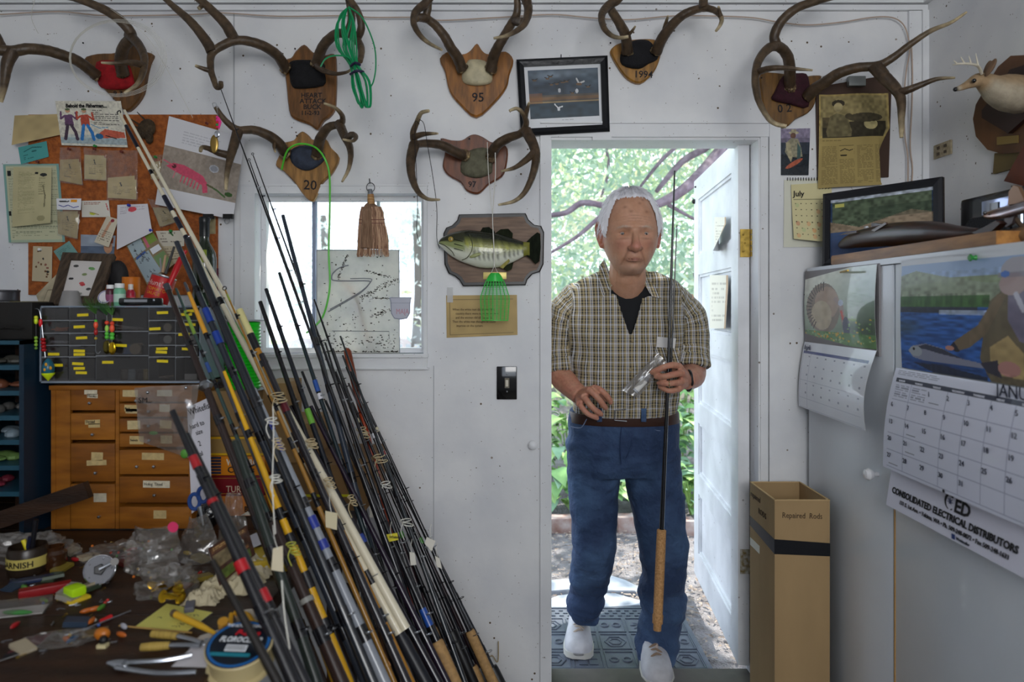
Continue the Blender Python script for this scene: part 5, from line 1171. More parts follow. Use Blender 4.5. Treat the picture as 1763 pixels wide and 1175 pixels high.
for x0_, y0_, x1_, y1_, sp, nn in ((622, 515, 684, 480, 5, 90), (628, 466, 672, 478, 2, 40), (640, 512, 682, 516, 2, 40), (598, 440, 582, 478, 2, 50), (640, 545, 668, 535, 4, 40), (552, 606, 686, 606, 2, 90), (560, 585, 680, 590, 8, 60)):
    for i in range(nn): u = random.random(); splat(mb, x0_+(x1_-x0_)*u+random.gauss(0, sp*.6), min(606, y0_+(y1_-y0_)*u+random.gauss(0, sp*.5)), random.uniform(.6, 2.6), random.uniform(.4, 1.3), 6)
mk('grime', mb, mat('5a5148', .9, alpha=.7), t, smooth=0, kind='stuff')
mk('copper_reflection', MB().tube([P(553, 438, Yp+.012), P(585, 480, Yp+.012), P(612, 510, Yp+.012), P(626, 560, Yp+.012), P(640, 600, Yp+.012)], [.001, .003, .006, .005, .004], 6, smooth=3), mat('e0a088', .4, metal=.3), t)  # coppery reflection in the sheet, modelled as a thin coloured bar
t = thing('window_sticker', 'small grey pocket-shaped window sticker with reversed letters', 'sticker', P(689, 551, YW-.002))
Yk = YW+.010
mk('sticker', MB().prism([(X_(x, Yk), Z_(y, Yk)) for x, y in ((670, 512), (709, 512), (707, 519), (706, 540), (701, 549), (690, 551), (679, 549), (673, 540), (672, 519))], Yk-.0006, Yk), mat('c3c5d2', .6, alpha=.92), t, smooth=0)
mk('sticker_border', MB().tube([P(x, y, Yk-.001) for x, y in ((671, 513), (708, 513), (706, 520), (705, 540), (700, 548), (690, 550), (679, 548), (674, 540), (673, 520), (671, 513))], .0008, 4).tube([P(673, 522, Yk-.001), P(706, 522, Yk-.001)], .0007, 4), mat('6a7488', .6), t)
M_ = Matrix.Translation(P(704, 541, Yk-.0012)) @ Matrix.Scale(-1, 4, (1, 0, 0)); text('AJAM', .026, M_, mat('c08a98', .6), t, sx=.72)
# ================================================================ right side: cabinet, calendars, shelf objects, carton
XC = .997
def PC(px, py, off=0.0):
    Y = (XC-off)*F/(px-CX); return V((XC-off, Y, Z_(py, Y)))
CT = 1.423
M_CAB = mat('dfe5ec', .32, var=.06, scale=3, bump=.05, bscale=40, coat=.2)
t = thing('storage_cabinet', 'tall white painted cabinet with two calendars pinned to its doors', 'cabinet', (1.2, 1.7, 0))
YS = XC*F/(1540-CX)
mk('body', MB().box((XC+.02, 1.0, .0), (XR-.004, YW-.03, CT-.002)), M_CAB, t, smooth=0)
mk('top_board', MB().box((XC-.004, 1.0, CT-.016), (XR-.006, YW-.03, CT)), M_CAB, t, smooth=0)
d = mk('door', MB().box((XC, YS+.006, .04), (XC+.019, YW-.034, CT-.018), bev=.002), M_CAB, t, smooth=30)
mk('knob', MB().lathe([(.006, 0), (.006, .012), (.014, .018), (.0165, .027), (.012, .036), (0, .039)], frame_M(PC(1512, 817), (0, -1, 0), (-1, 0, 0)) , n=18), mat('e6e6ea', .2, coat=.4), d)
d2 = mk('door', MB().box((XC, 1.01, .04), (XC+.019, YS-.004, CT-.018), bev=.002), M_CAB, t, smooth=30)
mk('door_edge', MB().box((XC-.0012, YS-.0045, .05), (XC+.018, YS-.0005, .95)), mat('c99a58', .5), d2, smooth=0)
MC = lambda y, z, off: frame_M((XC-off, y, z), (0, -1, 0), (0, 0, 1))
def CALP(y0, y1, z0, z1, offf):
    return lambda u, v: V((XC-offf(u, v), y0+(y1-y0)*u, z0+(z1-z0)*v))
# April calendar
t = thing('april_calendar', 'calendar open at April with turkey photo, on the left cabinet door', 'calendar', PC(1450, 700, .002))
cv = Canvas(110, 110, 'cfd9c8')
cv.grad(0, 1, 'd8dfd0', '7f9f84'); cv.blob(.95, .35, .35, .5, '4f6f58', .9).blob(.9, .8, .3, .2, '2f4f38', .8).blob(.1, .1, .4, .3, 'e8eade', .8)
cv.ell(.30, .52, .26, .34, '8c8074').ell(.36, .45, .18, .22, 'b09a88').ell(.28, .62, .16, .2, 'c2b49a')
for k in range(16): a = 2.2+k*.17; cv.line([(.3+.18*math.cos(a), .52+.24*math.sin(a)), (.3+.26*math.cos(a), .52+.35*math.sin(a))], .014, '4a4038')
cv.line([(.5, .4), (.58, .5), (.6, .66), (.62, .75)], .06, 'a8948c').line([(.58, .56), (.6, .66)], .03, 'c84a40').ell(.57, .45, .035, .04, 'b8c4d8').ell(.64, .75, .05, .12, '4a5570')
cv.rect(0, .84, 1, 1, '5f8f52').noise(.12, 20, 20)
for i in range(110): x = random.random(); y = random.uniform(.62, .98) if x > .62 else random.uniform(.84, .98); cv.ell(x, y, .014, .012, random.choice(['7fae6a', 'd8c04a', '4a7a40', '9cc084', 'e0a838']))
y0, y1 = 2.305, 1.852
print_obj('picture_page', cv, CALP(y0, y1, 1.178, 1.410, lambda u, v: .004+.006*math.sin(PI*v)+.003*u), t, .22, coat=.6)
mk('page_stack', MB().box((XC-.006, 1.842, 1.16), (XC-.0005, 2.31, 1.412)), mat('8d8a8c', .7), t, smooth=0)
cv = Canvas(120, 100, 'e2e6f0'); cv.rect(.02, .13, .96, .17, '2c3f86')
for k in range(8): cv.rect(.02+k*.134, .17, .024+k*.134, .98, 'b0b6c8', .7)
for k in range(6): cv.rect(.02, .30+k*.136, .96, .305+k*.136, 'b0b6c8', .7)
for r in range(5):
    for c in range(7): cv.rect(.115+c*.134, .20+r*.136, .14+c*.134, .225+r*.136, '6a7088', .8)
offA = lambda u, v: .008+.028*math.sin(PI*min(1, (1-v)*.75+.02))*(.45+.6*u)+.012*(1-v)
print_obj('month_page', cv, CALP(y0, y1-.004, .958, 1.175, offA), t, .25, coat=.5)
text('April', .024, MC(y0-.012, 1.150, offA(.1, .9)+.002), mat('20284a', .5), t)
mk('pin', MB().tube([PC(1447, 469, .012), PC(1455, 467, .03), PC(1460, 466, .032)], .003, 7), M_BRASS, t)
# January calendar
t = thing('january_calendar', 'large calendar open at JANUARY showing angler with salmon in a river', 'calendar', PC(1640, 860, .002))
y0, y1 = 1.738, 1.215
cv = Canvas(260, 150, '3a6fb8')
cv.rect(0, 0, 1, .16, '9ab4d8').rect(0, .14, 1, .4, '8a9a7a').poly([(0, .1), (.12, .06), (.3, .12), (.6, .2), (1, .18), (1, .42), (0, .42)], '93a088')
cv.noise(.35, 40, 30, (cv.Y > .08) & (cv.Y < .42)).rect(0, .30, .62, .41, '3f6a35').noise(.4, 60, 14, (cv.Y > .28) & (cv.Y < .42)); cv.rect(0, .40, 1, 1, '2f63b0')
cv.noise(.55, 18, 60, cv.Y > .41); cv.rect(0, .40, .55, .455, '2a3348').rect(.3, .43, .7, .47, 'b8c8e0', .7); cv.noise(.3, 50, 30, (cv.Y > .4) & (cv.Y < .48)); cv.blob(.05, .6, .12, .08, '3a4f40', .7).blob(.3, .93, .3, .05, '1c2f55', .8)
cv.poly([(.56, .82), (.62, .35), (.7, .25), (.8, .22), (.98, .25), (1, 1), (.62, 1), (.6, .95)], '6e6450').poly([(.66, .3), (.72, .28), (.6, .62), (.5, .74), (.42, .78), (.40, .7), (.55, .55)], '7a6a54').poly([(.40, .7), (.44, .78), (.41, .79), (.37, .75)], '2a2a38').ell(.37, .76, .03, .02, 'c89080')
cv.poly([(.72, .28), (.9, .26), (.98, .4), (.9, .7), (.78, .66), (.72, .5)], '7a748c').poly([(.62, .72), (.72, .62), (.8, .75), (.8, .95), (.62, .93)], 'b8a070').noise(.2, 30, 20, (cv.X > .5) & (cv.Y > .25))
cv.ell(.76, .12, .085, .11, 'b0aeb8').ell(.74, .22, .07, .09, 'b09a98').rect(.66, .13, .84, .17, '8a8694', .7).ell(.70, .14, .025, .025, '4a78c8').line([(.76, .3), (.8, .42)], .025, 'c8c8d8')
cv.poly([(.06, .82), (.1, .77), (.2, .74), (.32, .77), (.44, .84), (.56, .86), (.6, .9), (.5, .9), (.34, .9), (.18, .9), (.1, .88)], '8f93a8').poly([(.08, .80), (.2, .745), (.32, .775), (.46, .845), (.3, .82), (.18, .79)], '3d4356').ell(.12, .82, .05, .05, 'a8b0b8').ell(.105, .80, .009, .014, '1c1c20').poly([(.56, .86), (.66, .82), (.68, .96), (.6, .93)], '3a3848').ell(.72, .88, .06, .06, 'c08c84').poly([(.1, .93), (.3, .92), (.6, .97), (.6, 1), (.25, 1)], '26344e').noise(.25, 60, 24, (cv.Y > .92))
print_obj('picture_page', cv, CALP(y0, y1, 1.140, 1.398, lambda u, v: .004+.004*math.sin(PI*v)), t, .4, coat=.12)
mk('header_strip', MB().box((XC-.004, y1, 1.398), (XC-.001, y0+.005, 1.414)), mat('dfe4ec', .4), t, smooth=0)
offJ = lambda u, v: .008+.034*(1-v)**.8+.008*math.sin(PI*v)
z0, z1 = .884, 1.138; ya, yb = 1.757, 1.215
cv = Canvas(230, 120, 'dcdff0')
gx = lambda k: .0+.128*k+.03; top = .135
cv.rect(.03, .095, .93, .13, '3a3f52'); cv.lines_text(.03, .02, .34, .07, 3, '8a8ea0', .7, 1, .4)
for k in range(8): cv.rect(gx(k)-.0012, .13, gx(k)+.0022, .97, 'a8acc4', .9)
for k in range(6): cv.rect(.03, .13+k*.168, .93, .137+k*.168, 'a8acc4', .9)
for c in range(2): cv.lines_text(gx(c)+.01, .155, gx(c)+.115, .29, 6, '70748c', .7, 1)
for (x, y) in ((2, 0), (1, 2), (1, 3), (0, 4)): cv.rect(gx(x)+.02, .13+y*.168+.13, gx(x)+.09, .14+y*.168+.13, '3a3f52', .7)
print_obj('month_page', cv, CALP(ya, yb, z0, z1, offJ), t, .4, coat=.15)
def jt(s, size, u, v, bold=0.0, m=M_INK, sx=1): 
    text(s, size, MC(ya+(yb-ya)*u, z0+(z1-z0)*v, offJ(u, v)+.0016), m, t, bold=bold, sx=sx)
M_NAVY = mat('23273f', .6)
jt('JANUARY', .036, .69, .915, 0, M_NAVY)
day = 1
for r in range(5):
    for c in range(7):
        if r == 0 and c < 2: continue
        if day > 31: break
        jt(str(day), .0165, gx(c)+.008, 1-(.13+r*.168)-.078, 0, M_NAVY); day += 1
for c, s in enumerate(('SUNDAY', 'MONDAY', 'TUESDAY', 'WEDNESDAY', 'THURSDAY', 'FRIDAY', 'SATURDAY')): jt(s, .0068, gx(c)+.03, 1-.125, 0, mat('e6e8f4', .6))
mk('grommet', MB().ball(MC(ya+(yb-ya)*.46, z0+.004, offJ(.46, 0)+.002).translation, (.001, .004, .004), n=10, m=6), M_INK, t)
# banner strip below the month
offB = lambda v: .018+.016*(1-v)
bz0, bz1 = .785, .895
mk('banner', MB().sheet(lambda u, v: V((XC-offB(v), 1.757+(1.2-1.757)*u, bz0+(bz1-bz0)*v)), 8, 4, .0006), mat('dcdcec', .5), t)
def bt(s, size, y, v, bold=0.0, m=M_INK, sx=1): text(s, size, frame_M((XC-offB(v)-.0016, y, bz0+(bz1-bz0)*v), (0, -1, 0), (-.17, 0, -1) if 0 else (.17, 0, 1)), m, t, bold=bold, sx=sx)
bt('CONSOLIDATED ELECTRICAL DISTRIBUTORS', .0215, 1.738, .34, .0007, sx=.99)
bt('131 S. 1st Ave. \u2022 Yakima, WA \u2022 Ph. 509-248-0872 \u2022 Fax 509-248-1633', .0135, 1.70, .17, .0002, sx=.98)
bt('ED', .040, 1.500, .555, .0012, sx=1.05)
c = V((XC-offB(.8)-.0018, 1.517, bz0+.076))
mk('logo_ring', MB().tube([c+V((0, -.016*math.cos(a), .0165*math.sin(a))) for a in [.9+(2*PI-1.8)*i/20 for i in range(21)]], .0026, 6), M_INK, t)
mk('logo_star', MB().ball(c, (.001, .005, .005), n=8, m=5).tube([c+V((0, -.01, 0)), c+V((0, .01, 0))], .0009, 4).tube([c+V((0, 0, -.01)), c+V((0, 0, .01))], .0009, 4).tube([c+V((0, -.007, -.007)), c+V((0, .007, .007))], .0009, 4).tube([c+V((0, -.007, .007)), c+V((0, .007, -.007))], .0009, 4), mat('3a4468', .5), t)
mk('logo_shield', MB().box((XC-offB(.1)-.002, 1.485, bz0+.003), (XC-offB(.1)-.001, 1.495, bz0+.014)), mat('1c3a7a', .5), t, smooth=0)
bt('Weidmuller', .009, 1.48, .05, .0002, mat('28303c', .6))
mk('push_pin', MB().lathe([(.006, 0), (.004, .006), (.008, .012), (.006, .014), (0, .014)], frame_M(PC(1680, 444, .006), (0, -1, 0), (-1, 0, 0)), n=12), M_PINS['2c8a3c'], t)
# board on top of cabinet
tag(mk('wooden_board', MB().prism([(-.0, 0), (.2, 0), (.2, .028), (.0, .028)], 0, .72, Matrix(((1, 0, 0, XC-.004), (0, -1, 0, 2.12), (0, 0, 1, CT+.001), (0, 0, 0, 1)))).box((XC-.002, 2.12, CT+.003), (XC+.19, 2.128, CT+.027)), mat('a8753a', .45, col2='7d5224', scale=7, stretch=(8, 1.2, 8), bump=.05), smooth=30), 'smooth brown wooden board lying along the cabinet top under carved whale', 'board')
# carved whale
t = thing('carved_whale', 'long glossy dark wood carving of a whale on the cabinet board', 'carving', (1.05, 1.85, CT+.03))
M_DW = mat('1a0b07', .38, coat=.12, col2='38180c', scale=12, stretch=(8, 1, 8))
def Pw(px, py, dx=0.0): 
    Xw = XC+.045; Y = Xw*F/(px-CX); return V((Xw+dx, Y, Z_(py, Y)))
st_ = [(1447, 424, 3), (1450, 422, 7), (1462, 417, 12), (1480, 412, 15), (1505, 408, 17), (1540, 404, 18.5), (1575, 402, 18), (1610, 401, 16), (1645, 402, 11), (1672, 401, 7), (1685, 399, 4)]
mk('body', MB().tube([Pw(a, b) for a, b, c in st_], [c*.00175 for a, b, c in st_], 18, smooth=4, flat=1.0), M_DW, t, smooth=70)
def slab(pts, dx0, dx1, m, name):
    n = len(pts); f = [Pw(x, y, dx0) for x, y in pts]; b = [Pw(x, y, dx0)+V((dx1-dx0, 0, 0)) for x, y in pts]
    return mk(name, MB().add(f+b, [tuple(range(n)), tuple(range(2*n-1, n-1, -1))]+[(i, (i+1) % n, n+(i+1) % n, n+i) for i in range(n)]), m, t, smooth=30)
slab([(1506, 396), (1503, 386), (1505, 384), (1521, 386), (1520, 396)], -.006, .008, M_DW, 'dorsal_fin')
slab([(1518, 397), (1543, 383), (1545, 386), (1524, 399)], -.03, -.024, mat('5a4638', .3), 'flipper')
slab([(1460, 405), (1475, 400), (1492, 398), (1492, 401), (1475, 404)], -.03, -.025, mat('4a3a34', .3), 'flipper')
slab([(1680, 401), (1700, 392), (1722, 380), (1730, 385), (1715, 398), (1690, 404)], -.01, .006, M_DW, 'tail_fluke')
# lacquered salmon on driftwood base
t = thing('metal_salmon', 'coppery silver salmon sculpture on driftwood at right end of the board', 'sculpture', (1.1, 1.4, CT+.03))
M_SAL = mat('9a9aa4', .22, metal=.8, col2='8a5a44', scale=14, coat=.4)
def Ps(px, py, dx=0.0):
    Xw = XC+.07; Y = Xw*F/(px-CX); return V((Xw+dx, Y, Z_(py, Y)))
ss = [(1695, 371, 3), (1700, 370, 7), (1715, 368, 11), (1735, 364, 13), (1760, 357, 14), (1790, 348, 13), (1820, 338, 8), (1835, 334, 5)]
mk('body', MB().tube([Ps(a, b) for a, b, c in ss], [c*.00135 for a, b, c in ss], 16, smooth=4, flat=.6), M_SAL, t, smooth=70)
def slab2(pts, m, name, dx0=-.004, dx1=.004):
    n = len(pts); f = [Ps(x, y, dx0) for x, y in pts]; b = [p+V((dx1-dx0, 0, 0)) for p in f]
    return mk(name, MB().add(f+b, [tuple(range(n)), tuple(range(2*n-1, n-1, -1))]+[(i, (i+1) % n, n+(i+1) % n, n+i) for i in range(n)]), m, t, smooth=30)
slab2([(1738, 353), (1740, 330), (1748, 319), (1756, 322), (1762, 335), (1768, 348)], mat('7a5c44', .3, metal=.5), 'dorsal_fin')
slab2([(1732, 374), (1750, 370), (1745, 385), (1734, 392)], mat('4a4040', .3, metal=.4), 'pelvic_fin')
mk('eye', MB().ball(Ps(1706, 367, -.014), .004, n=8, m=6), M_BLACKGLOSS, t)
mk('driftwood_base', MB().ball(Ps(1765, 408, .03), (.06, .12, .026), n=16, m=10), mat('8a6a48', .8, col2='4a3424', scale=14, bump=1.0, bscale=20, bdist=.02), t)
mk('support', MB().tube([Ps(1750, 398, .02), Ps(1745, 372, 0)], .005, 7), mat('4a3a2a', .6), t)
# stereo
t = thing('stereo_player', 'black portable stereo with silver panel behind the carvings on cabinet', 'stereo', (1.3, 1.6, CT))
mk('body', MB().box((1.245, 1.25, CT+.001), (1.39, 1.90, 1.592), bev=.012), mat('0d0e12', .25, coat=.3), t)
mk('speaker_grille', MB().prism([(-.085, -.045), (.085, -.045), (.085, .03), (.06, .048), (-.06, .048), (-.085, .03)], -.004, .002, frame_M((1.243, 1.79, 1.485), (0, -1, 0), (0, 0, 1)), bev=.003), mat('15171d', .5, bump=.6, scale=300), t)
mk('display_panel', MB().box((1.238, 1.70, 1.535), (1.246, 1.80, 1.572), bev=.002), mat('aab4d0', .15, metal=.6), t)
mk('display', MB().box((1.235, 1.735, 1.541), (1.239, 1.765, 1.562)), M_BLACKGLOSS, t, smooth=0)
mk('chrome_trim', MB().box((1.239, 1.655, 1.43), (1.247, 1.662, 1.575)).box((1.239, 1.625, 1.43), (1.247, 1.63, 1.575)), M_CHROME, t, smooth=0)
mk('tape_deck', MB().box((1.236, 1.44, 1.515), (1.247, 1.60, 1.574), bev=.003), mat('8a96b4', .2, metal=.6), t)
for k in range(3): mk('button', MB().box((1.232, 1.57-k*.03, 1.53), (1.237, 1.585-k*.03, 1.538)), M_BLACK, t, smooth=0)
# leaning framed lake picture
t = thing('framed_lake_picture', 'black framed photograph of an angler on a blue lake leaning in corner', 'framed picture', (1.12, 2.1, CT))
q = [V((1.030, 2.25, 1.664)), V((1.229, 1.944, 1.664)), V((1.222, 1.93, 1.425)), V((1.022, 2.237, 1.425))]
inn, n = framebars(t, q, .024, YW, .012, mat('14151b', .35))
mk('backing', MB().add([p-n*.002 for p in q]+[p-n*.006 for p in q], [(0, 1, 2, 3), (4, 7, 6, 5), (0, 4, 5, 1), (1, 5, 6, 2), (2, 6, 7, 3), (3, 7, 4, 0)]), mat('3a3028', .8), t, smooth=0)
cv = Canvas(150, 100, '3d5273'); cv.rect(0, 0, 1, .05, 'b8c0cc').rect(.02, .05, .98, .55, '54614c').noise(.5, 30, 22, cv.Y < .55); cv.poly([(0, .38), (.3, .5), (.5, .42), (.8, .3), (1, .38), (1, .56), (0, .6)], '93826c').noise(.4, 30, 30, (cv.Y > .3) & (cv.Y < .6)); cv.rect(.4, .2, 1, .38, '2f3f30', .5)
cv.rect(0, .56, 1, 1, '3f5478').grad(.56, 1, '4a6088', '35486a', .8).noise(.08, 10, 40, cv.Y > .56)
cv.ell(.46, .63, .045, .07, 'd8dde4').ell(.45, .55, .03, .03, 'c09a88').ell(.45, .53, .035, .02, 'dfe2e4').line([(.42, .62), (.38, .52)], .03, 'dfe3e8').line([(.36, .5), (.34, .72)], .006, '9aa4b4').poly([(.2, .76), (.8, .70), (.84, .72), (.7, .77), (.25, .79)], '8a9098').rect(.05, .08, .15, .14, 'c8c46a')
print_obj('photograph', cv, flatfn(*[p+n*.003 for p in inn]), t, .25, coat=.3)
# tall cardboard carton of repaired rods
t = thing('tall_carton', 'tall open cardboard carton marked Repaired Rods with black tape band', 'carton', (.878, 2.17, 0))
M_CARD = mat('a88c64', .8, var=.12, scale=8, bump=.1, bscale=70, stretch=(1, 1, .3)); x0, x1, ya_, yb_, zt = .795, .962, 2.066, 2.28, .708
for nm, a, b in (('front_panel', (x0, ya_, 0), (x1, ya_+.004, zt)), ('back_panel', (x0, yb_-.004, 0), (x1, yb_, zt)), ('side_panel', (x0, ya_+.004, 0), (x0+.004, yb_-.004, zt)), ('side_panel', (x1-.004, ya_+.004, 0), (x1, yb_-.004, zt)), ('bottom_panel', (x0+.004, ya_+.004, 0), (x1-.004, yb_-.004, .004))): mk(nm, MB().box(a, b), M_CARD, t, smooth=0)
mb = MB()
for a, b in (((x0-.001, ya_-.001, zt-.001), (x1+.001, ya_+.005, zt+.001)), ((x0-.001, ya_, zt-.001), (x0+.005, yb_, zt+.001)), ((x1-.005, ya_, zt-.001), (x1+.001, yb_, zt+.001)), ((x0, yb_-.005, zt-.001), (x1, yb_+.001, zt+.001))): mb.box(a, b)
mk('cut_edge', mb, mat('c8ab7c', .9), t, smooth=0)
mb = MB()
tz = lambda y: .59
mb.add([V((x0-.001, ya_-.0012, .545)), V((x1+.001, ya_-.0012, .538)), V((x1+.001, ya_-.0012, .578)), V((x0-.001, ya_-.0012, .59)), V((x0-.0015, yb_, .565)), V((x0-.0015, yb_, .597))], [(0, 1, 2, 3), (4, 0, 3, 5)])
mk('tape_band', mb, mat('15161b', .3), t, smooth=0)
M_PEN = mat('4a3a2a', .8)
text('Repaired  Rods', .024, Matrix.Translation((x0+.022, ya_-.001, .655)) @ Matrix.Rotation(.03, 4, 'Y'), M_PEN, t, sx=.82)
for s, y_, z_ in (('repaired', 2.27, .665), ('RODS', 2.20, .628)): text(s, .026, frame_M((x0-.0012, y_, z_), (0, -1, 0), (0, 0, 1)), M_PEN, t)
mk('paper_scrap', MB().box((x0-.0015, 2.19, .50), (x0-.0005, 2.275, .525)), M_PAPER, t, smooth=0)
# ================================================================ workbench and what lies on it
TZ = .70; TE = -.49
def T(px, py, h=0.0):
    Y = (CH-TZ-h)*F/(py-HZ); return V(((px-CX)*Y/F, Y, TZ+h))
M_BENCH = mat('3a2415', .5, col2='21130a', scale=5, stretch=(1, 6, 6), bump=.2, bscale=50)
t = thing('workbench', 'dark stained wooden workbench buried in fishing tackle', 'workbench', (-1.3, 1.6, 0))
for k in range(6):
    ya = .82+k*.25; mk('plank', MB().box((XL+.02, ya, TZ-.035), (TE, ya+.247, TZ), bev=.002), M_BENCH, t)
for x, y in ((-2.2, .9), (-.56, .9), (-2.2, 2.25), (-.56, 2.25)): mk('leg', MB().box((x-.04, y-.04, 0), (x+.04, y+.04, TZ-.036)), M_BENCH, t, smooth=0)
mk('apron', MB().box((XL+.05, .86, TZ-.13), (TE-.03, .885, TZ-.036)), M_BENCH, t, smooth=0)
# --- oak chest of small drawers
YCH = 1.82
t = thing('drawer_chest', 'small honey-coloured wooden chest with labelled drawers on the bench', 'drawer chest', (-1.04, 1.9, TZ))
M_OAK = mat('a3661f', .45, col2='7f4b15', scale=5, stretch=(1.5, 8, 8), bump=.06); M_OAK2 = mat('8f5618', .45, col2='6f4012', scale=5, stretch=(1.5, 8, 8), bump=.06)
cx0, cx1 = X_(88, YCH), X_(330, YCH); czt = Z_(664, YCH)
mk('case_top', MB().box((cx0-.004, YCH-.004, czt-.012), (cx1+.003, YCH+.155, czt), bev=.002), M_OAK, t)
mk('case_side', MB().box((cx0, YCH, TZ), (cx0+.012, YCH+.15, czt-.012)), M_OAK, t, smooth=0)
mk('case_side', MB().box((cx1-.008, YCH, TZ), (cx1, YCH+.15, czt-.012)), M_OAK, t, smooth=0)
mk('case_back', MB().box((cx0+.012, YCH+.14, TZ), (cx1-.008, YCH+.15, czt-.012)), M_OAK, t, smooth=0)
mk('front_strip', MB().box((cx0+.012, YCH+.002, TZ), (X_(120, YCH), YCH+.012, czt-.012)), M_OAK, t, smooth=0)
mk('divider', MB().box((X_(199, YCH), YCH, TZ), (X_(205, YCH), YCH+.14, czt-.012)), M_OAK, t, smooth=0)
rows_l = [(667, 707), (712, 758), (764, 830), (834, 911)]; rows_r = [(667, 692), (695, 718), (721, 744), (747, 770), (775, 817), (821, 866), (873, 911)]
def drawer(xa, xb, ya, yb, knobs, lab, sz=.011, lw=26, lx=None):
    a, b = P(xa, yb, YCH), P(xb, ya, YCH)
    d = mk('drawer', MB().box((a.x, YCH-.001, a.z), (b.x, YCH+.13, b.z), bev=.0018), random.choice([M_OAK, M_OAK2]), t)
    for kx, ky in knobs:
        p = P(kx, ky, YCH); mk('knob', MB().lathe([(.0022, 0), (.0022, .004), (.0042, .006), (.0035, .009), (0, .010)], frame_M((p.x, YCH-.001, p.z), (1, 0, 0), (0, -1, 0)), n=12), M_STEEL, d)
    if lab is not None:
        for (s, lx, ly, w_, h_) in lab:
            p = P(lx, ly, YCH); r = random.uniform(-.04, .04)
            mk('label', MB().box((-w_/1290, -.0004, -h_/1290), (w_/1290, 0, h_/1290), Matrix.Translation((p.x, YCH-.0018, p.z)) @ Matrix.Rotation(r, 4, 'Y')), mat(random.choice(['cdb98a', 'c9b07a', 'd8ceb4']), .8, var=.2, scale=90), d, smooth=0)
            if s: text(s, sz, Matrix.Translation((p.x-w_/1400, YCH-.0028, p.z-.003)) @ Matrix.Rotation(r, 4, 'Y'), M_INK, d, sx=.8)
drawer(122, 198, *rows_l[0], [(157, 694)], [('', 157, 675, 22, 9), ('Hooks', 160, 682, 18, 7)])
drawer(122, 198, *rows_l[1], [(162, 748)], [('', 163, 733, 20, 7), ('Thread', 160, 727, 26, 8)])
drawer(122, 198, *rows_l[2], [(167, 814)], [('', 168, 786, 20, 14), ('', 167, 797, 34, 9)])
drawer(122, 198, *rows_l[3], [(173, 889)], [('', 173, 857, 22, 15)])
drawer(206, 326, *rows_r[0], [(237, 690)], [('', 225, 676, 26, 15), ('', 284, 676, 26, 13)])
drawer(206, 326, *rows_r[1], [(258, 708)], [('Black', 226, 703, 22, 11), ('Hackle', 227, 708, 20, 8), ('', 284, 703, 18, 13)], .008)
drawer(206, 326, *rows_r[2], [(258, 733)], [('', 231, 732, 22, 15), ('', 286, 731, 20, 14)])
drawer(206, 326, *rows_r[3], [(259, 758)], [('Swivels', 236, 758, 24, 14), ('', 287, 757, 20, 14)], .009)
drawer(206, 326, *rows_r[4], [(238, 803), (267, 803)], [('', 264, 786, 38, 12)])
drawer(206, 326, *rows_r[5], [(268, 852)], [('Holog. Tinsel', 270, 834, 46, 12)], .0115)
drawer(206, 326, *rows_r[6], [], [('', 276, 886, 22, 14)])
# --- clear-drawer organiser
YO = 1.80
t = thing('drawer_organizer', 'grey organizer of small clear plastic drawers with yellow labels atop the chest', 'drawer organizer', (-1.04, 1.87, 1.093))
M_GREYP = mat('6f7884', .4); ox0, ox1 = X_(68, YO), X_(345, YO); oz0, oz1 = Z_(660, YO), Z_(527, YO)
mk('housing', MB().box((ox0, YO, oz0), (ox1, YO+.15, oz0+.004)).box((ox0, YO, oz1-.004), (ox1, YO+.15, oz1)).box((ox0, YO, oz0), (ox0+.004, YO+.15, oz1)).box((ox1-.003, YO, oz0), (ox1, YO+.15, oz1)).box((ox0, YO+.147, oz0), (ox1, YO+.15, oz1)), mat('7f8a98', .35), t, smooth=0)
M_SMOKE = bpy.data.materials.new('smoked_plastic'); M_SMOKE.use_nodes = True; bagmat(M_SMOKE, (.62, .62, .62), .05, .05, '8a8480')
M_YEL = mat('e6cf1e', .5)
cols = [(72, 119), (119, 165), (256, 302), (302, 343)]; rws = [(529, 552), (552, 574), (574, 595), (595, 615), (615, 657)]
cells = [(a, b, c, d) for a, b in cols for c, d in rws]+[(165, 256, 529, 571), (165, 256, 571, 613), (165, 256, 613, 657)]
M_SHELF = mat('a2a6ac', .35)
sh = MB()
for a, b, c, d in cells: 
    A0, B0 = P(a, d, YO), P(b, c, YO); sh.box((A0.x-.001, YO+.001, A0.z), (A0.x+.001, YO+.14, B0.z)); sh.box((A0.x, YO+.001, A0.z-.001), (B0.x, YO+.14, A0.z+.0008))
mk('partitions', sh, M_SHELF, t, smooth=0)
labs = [(144, 542.6), (138, 563), (142, 582), (94, 610), (138, 604.5), (138, 610.5), (100, 629), (135.5, 626.5), (138, 634.5), (141.5, 642), (203.5, 550.6), (210, 595), (187, 624), (281, 538.7), (268, 566.5), (280, 600.5), (279, 606.5), (281, 622), (327, 535.7), (322, 541.7), (328, 559), (318, 576), (324, 601)]
cnt = {(72, 552): ('e0702a', 'stick'), (165, 571): ('3a5a9a', 'spool'), (165, 613): ('8a6a5a', 'jars'), (256, 552): ('c8b8a0', 'disc'), (256, 574): ('c8c8c0', 'disc'), (302, 574): ('e8e8e8', 'disc'), (302, 615): ('d8d4d0', 'paper'), (72, 574): ('b8b8c4', 'stick'), (165, 529): ('a8a4a0', 'stick'), (119, 595): ('8a8a88', 'stick'), (256, 615): ('9a8a7a', 'stick')}
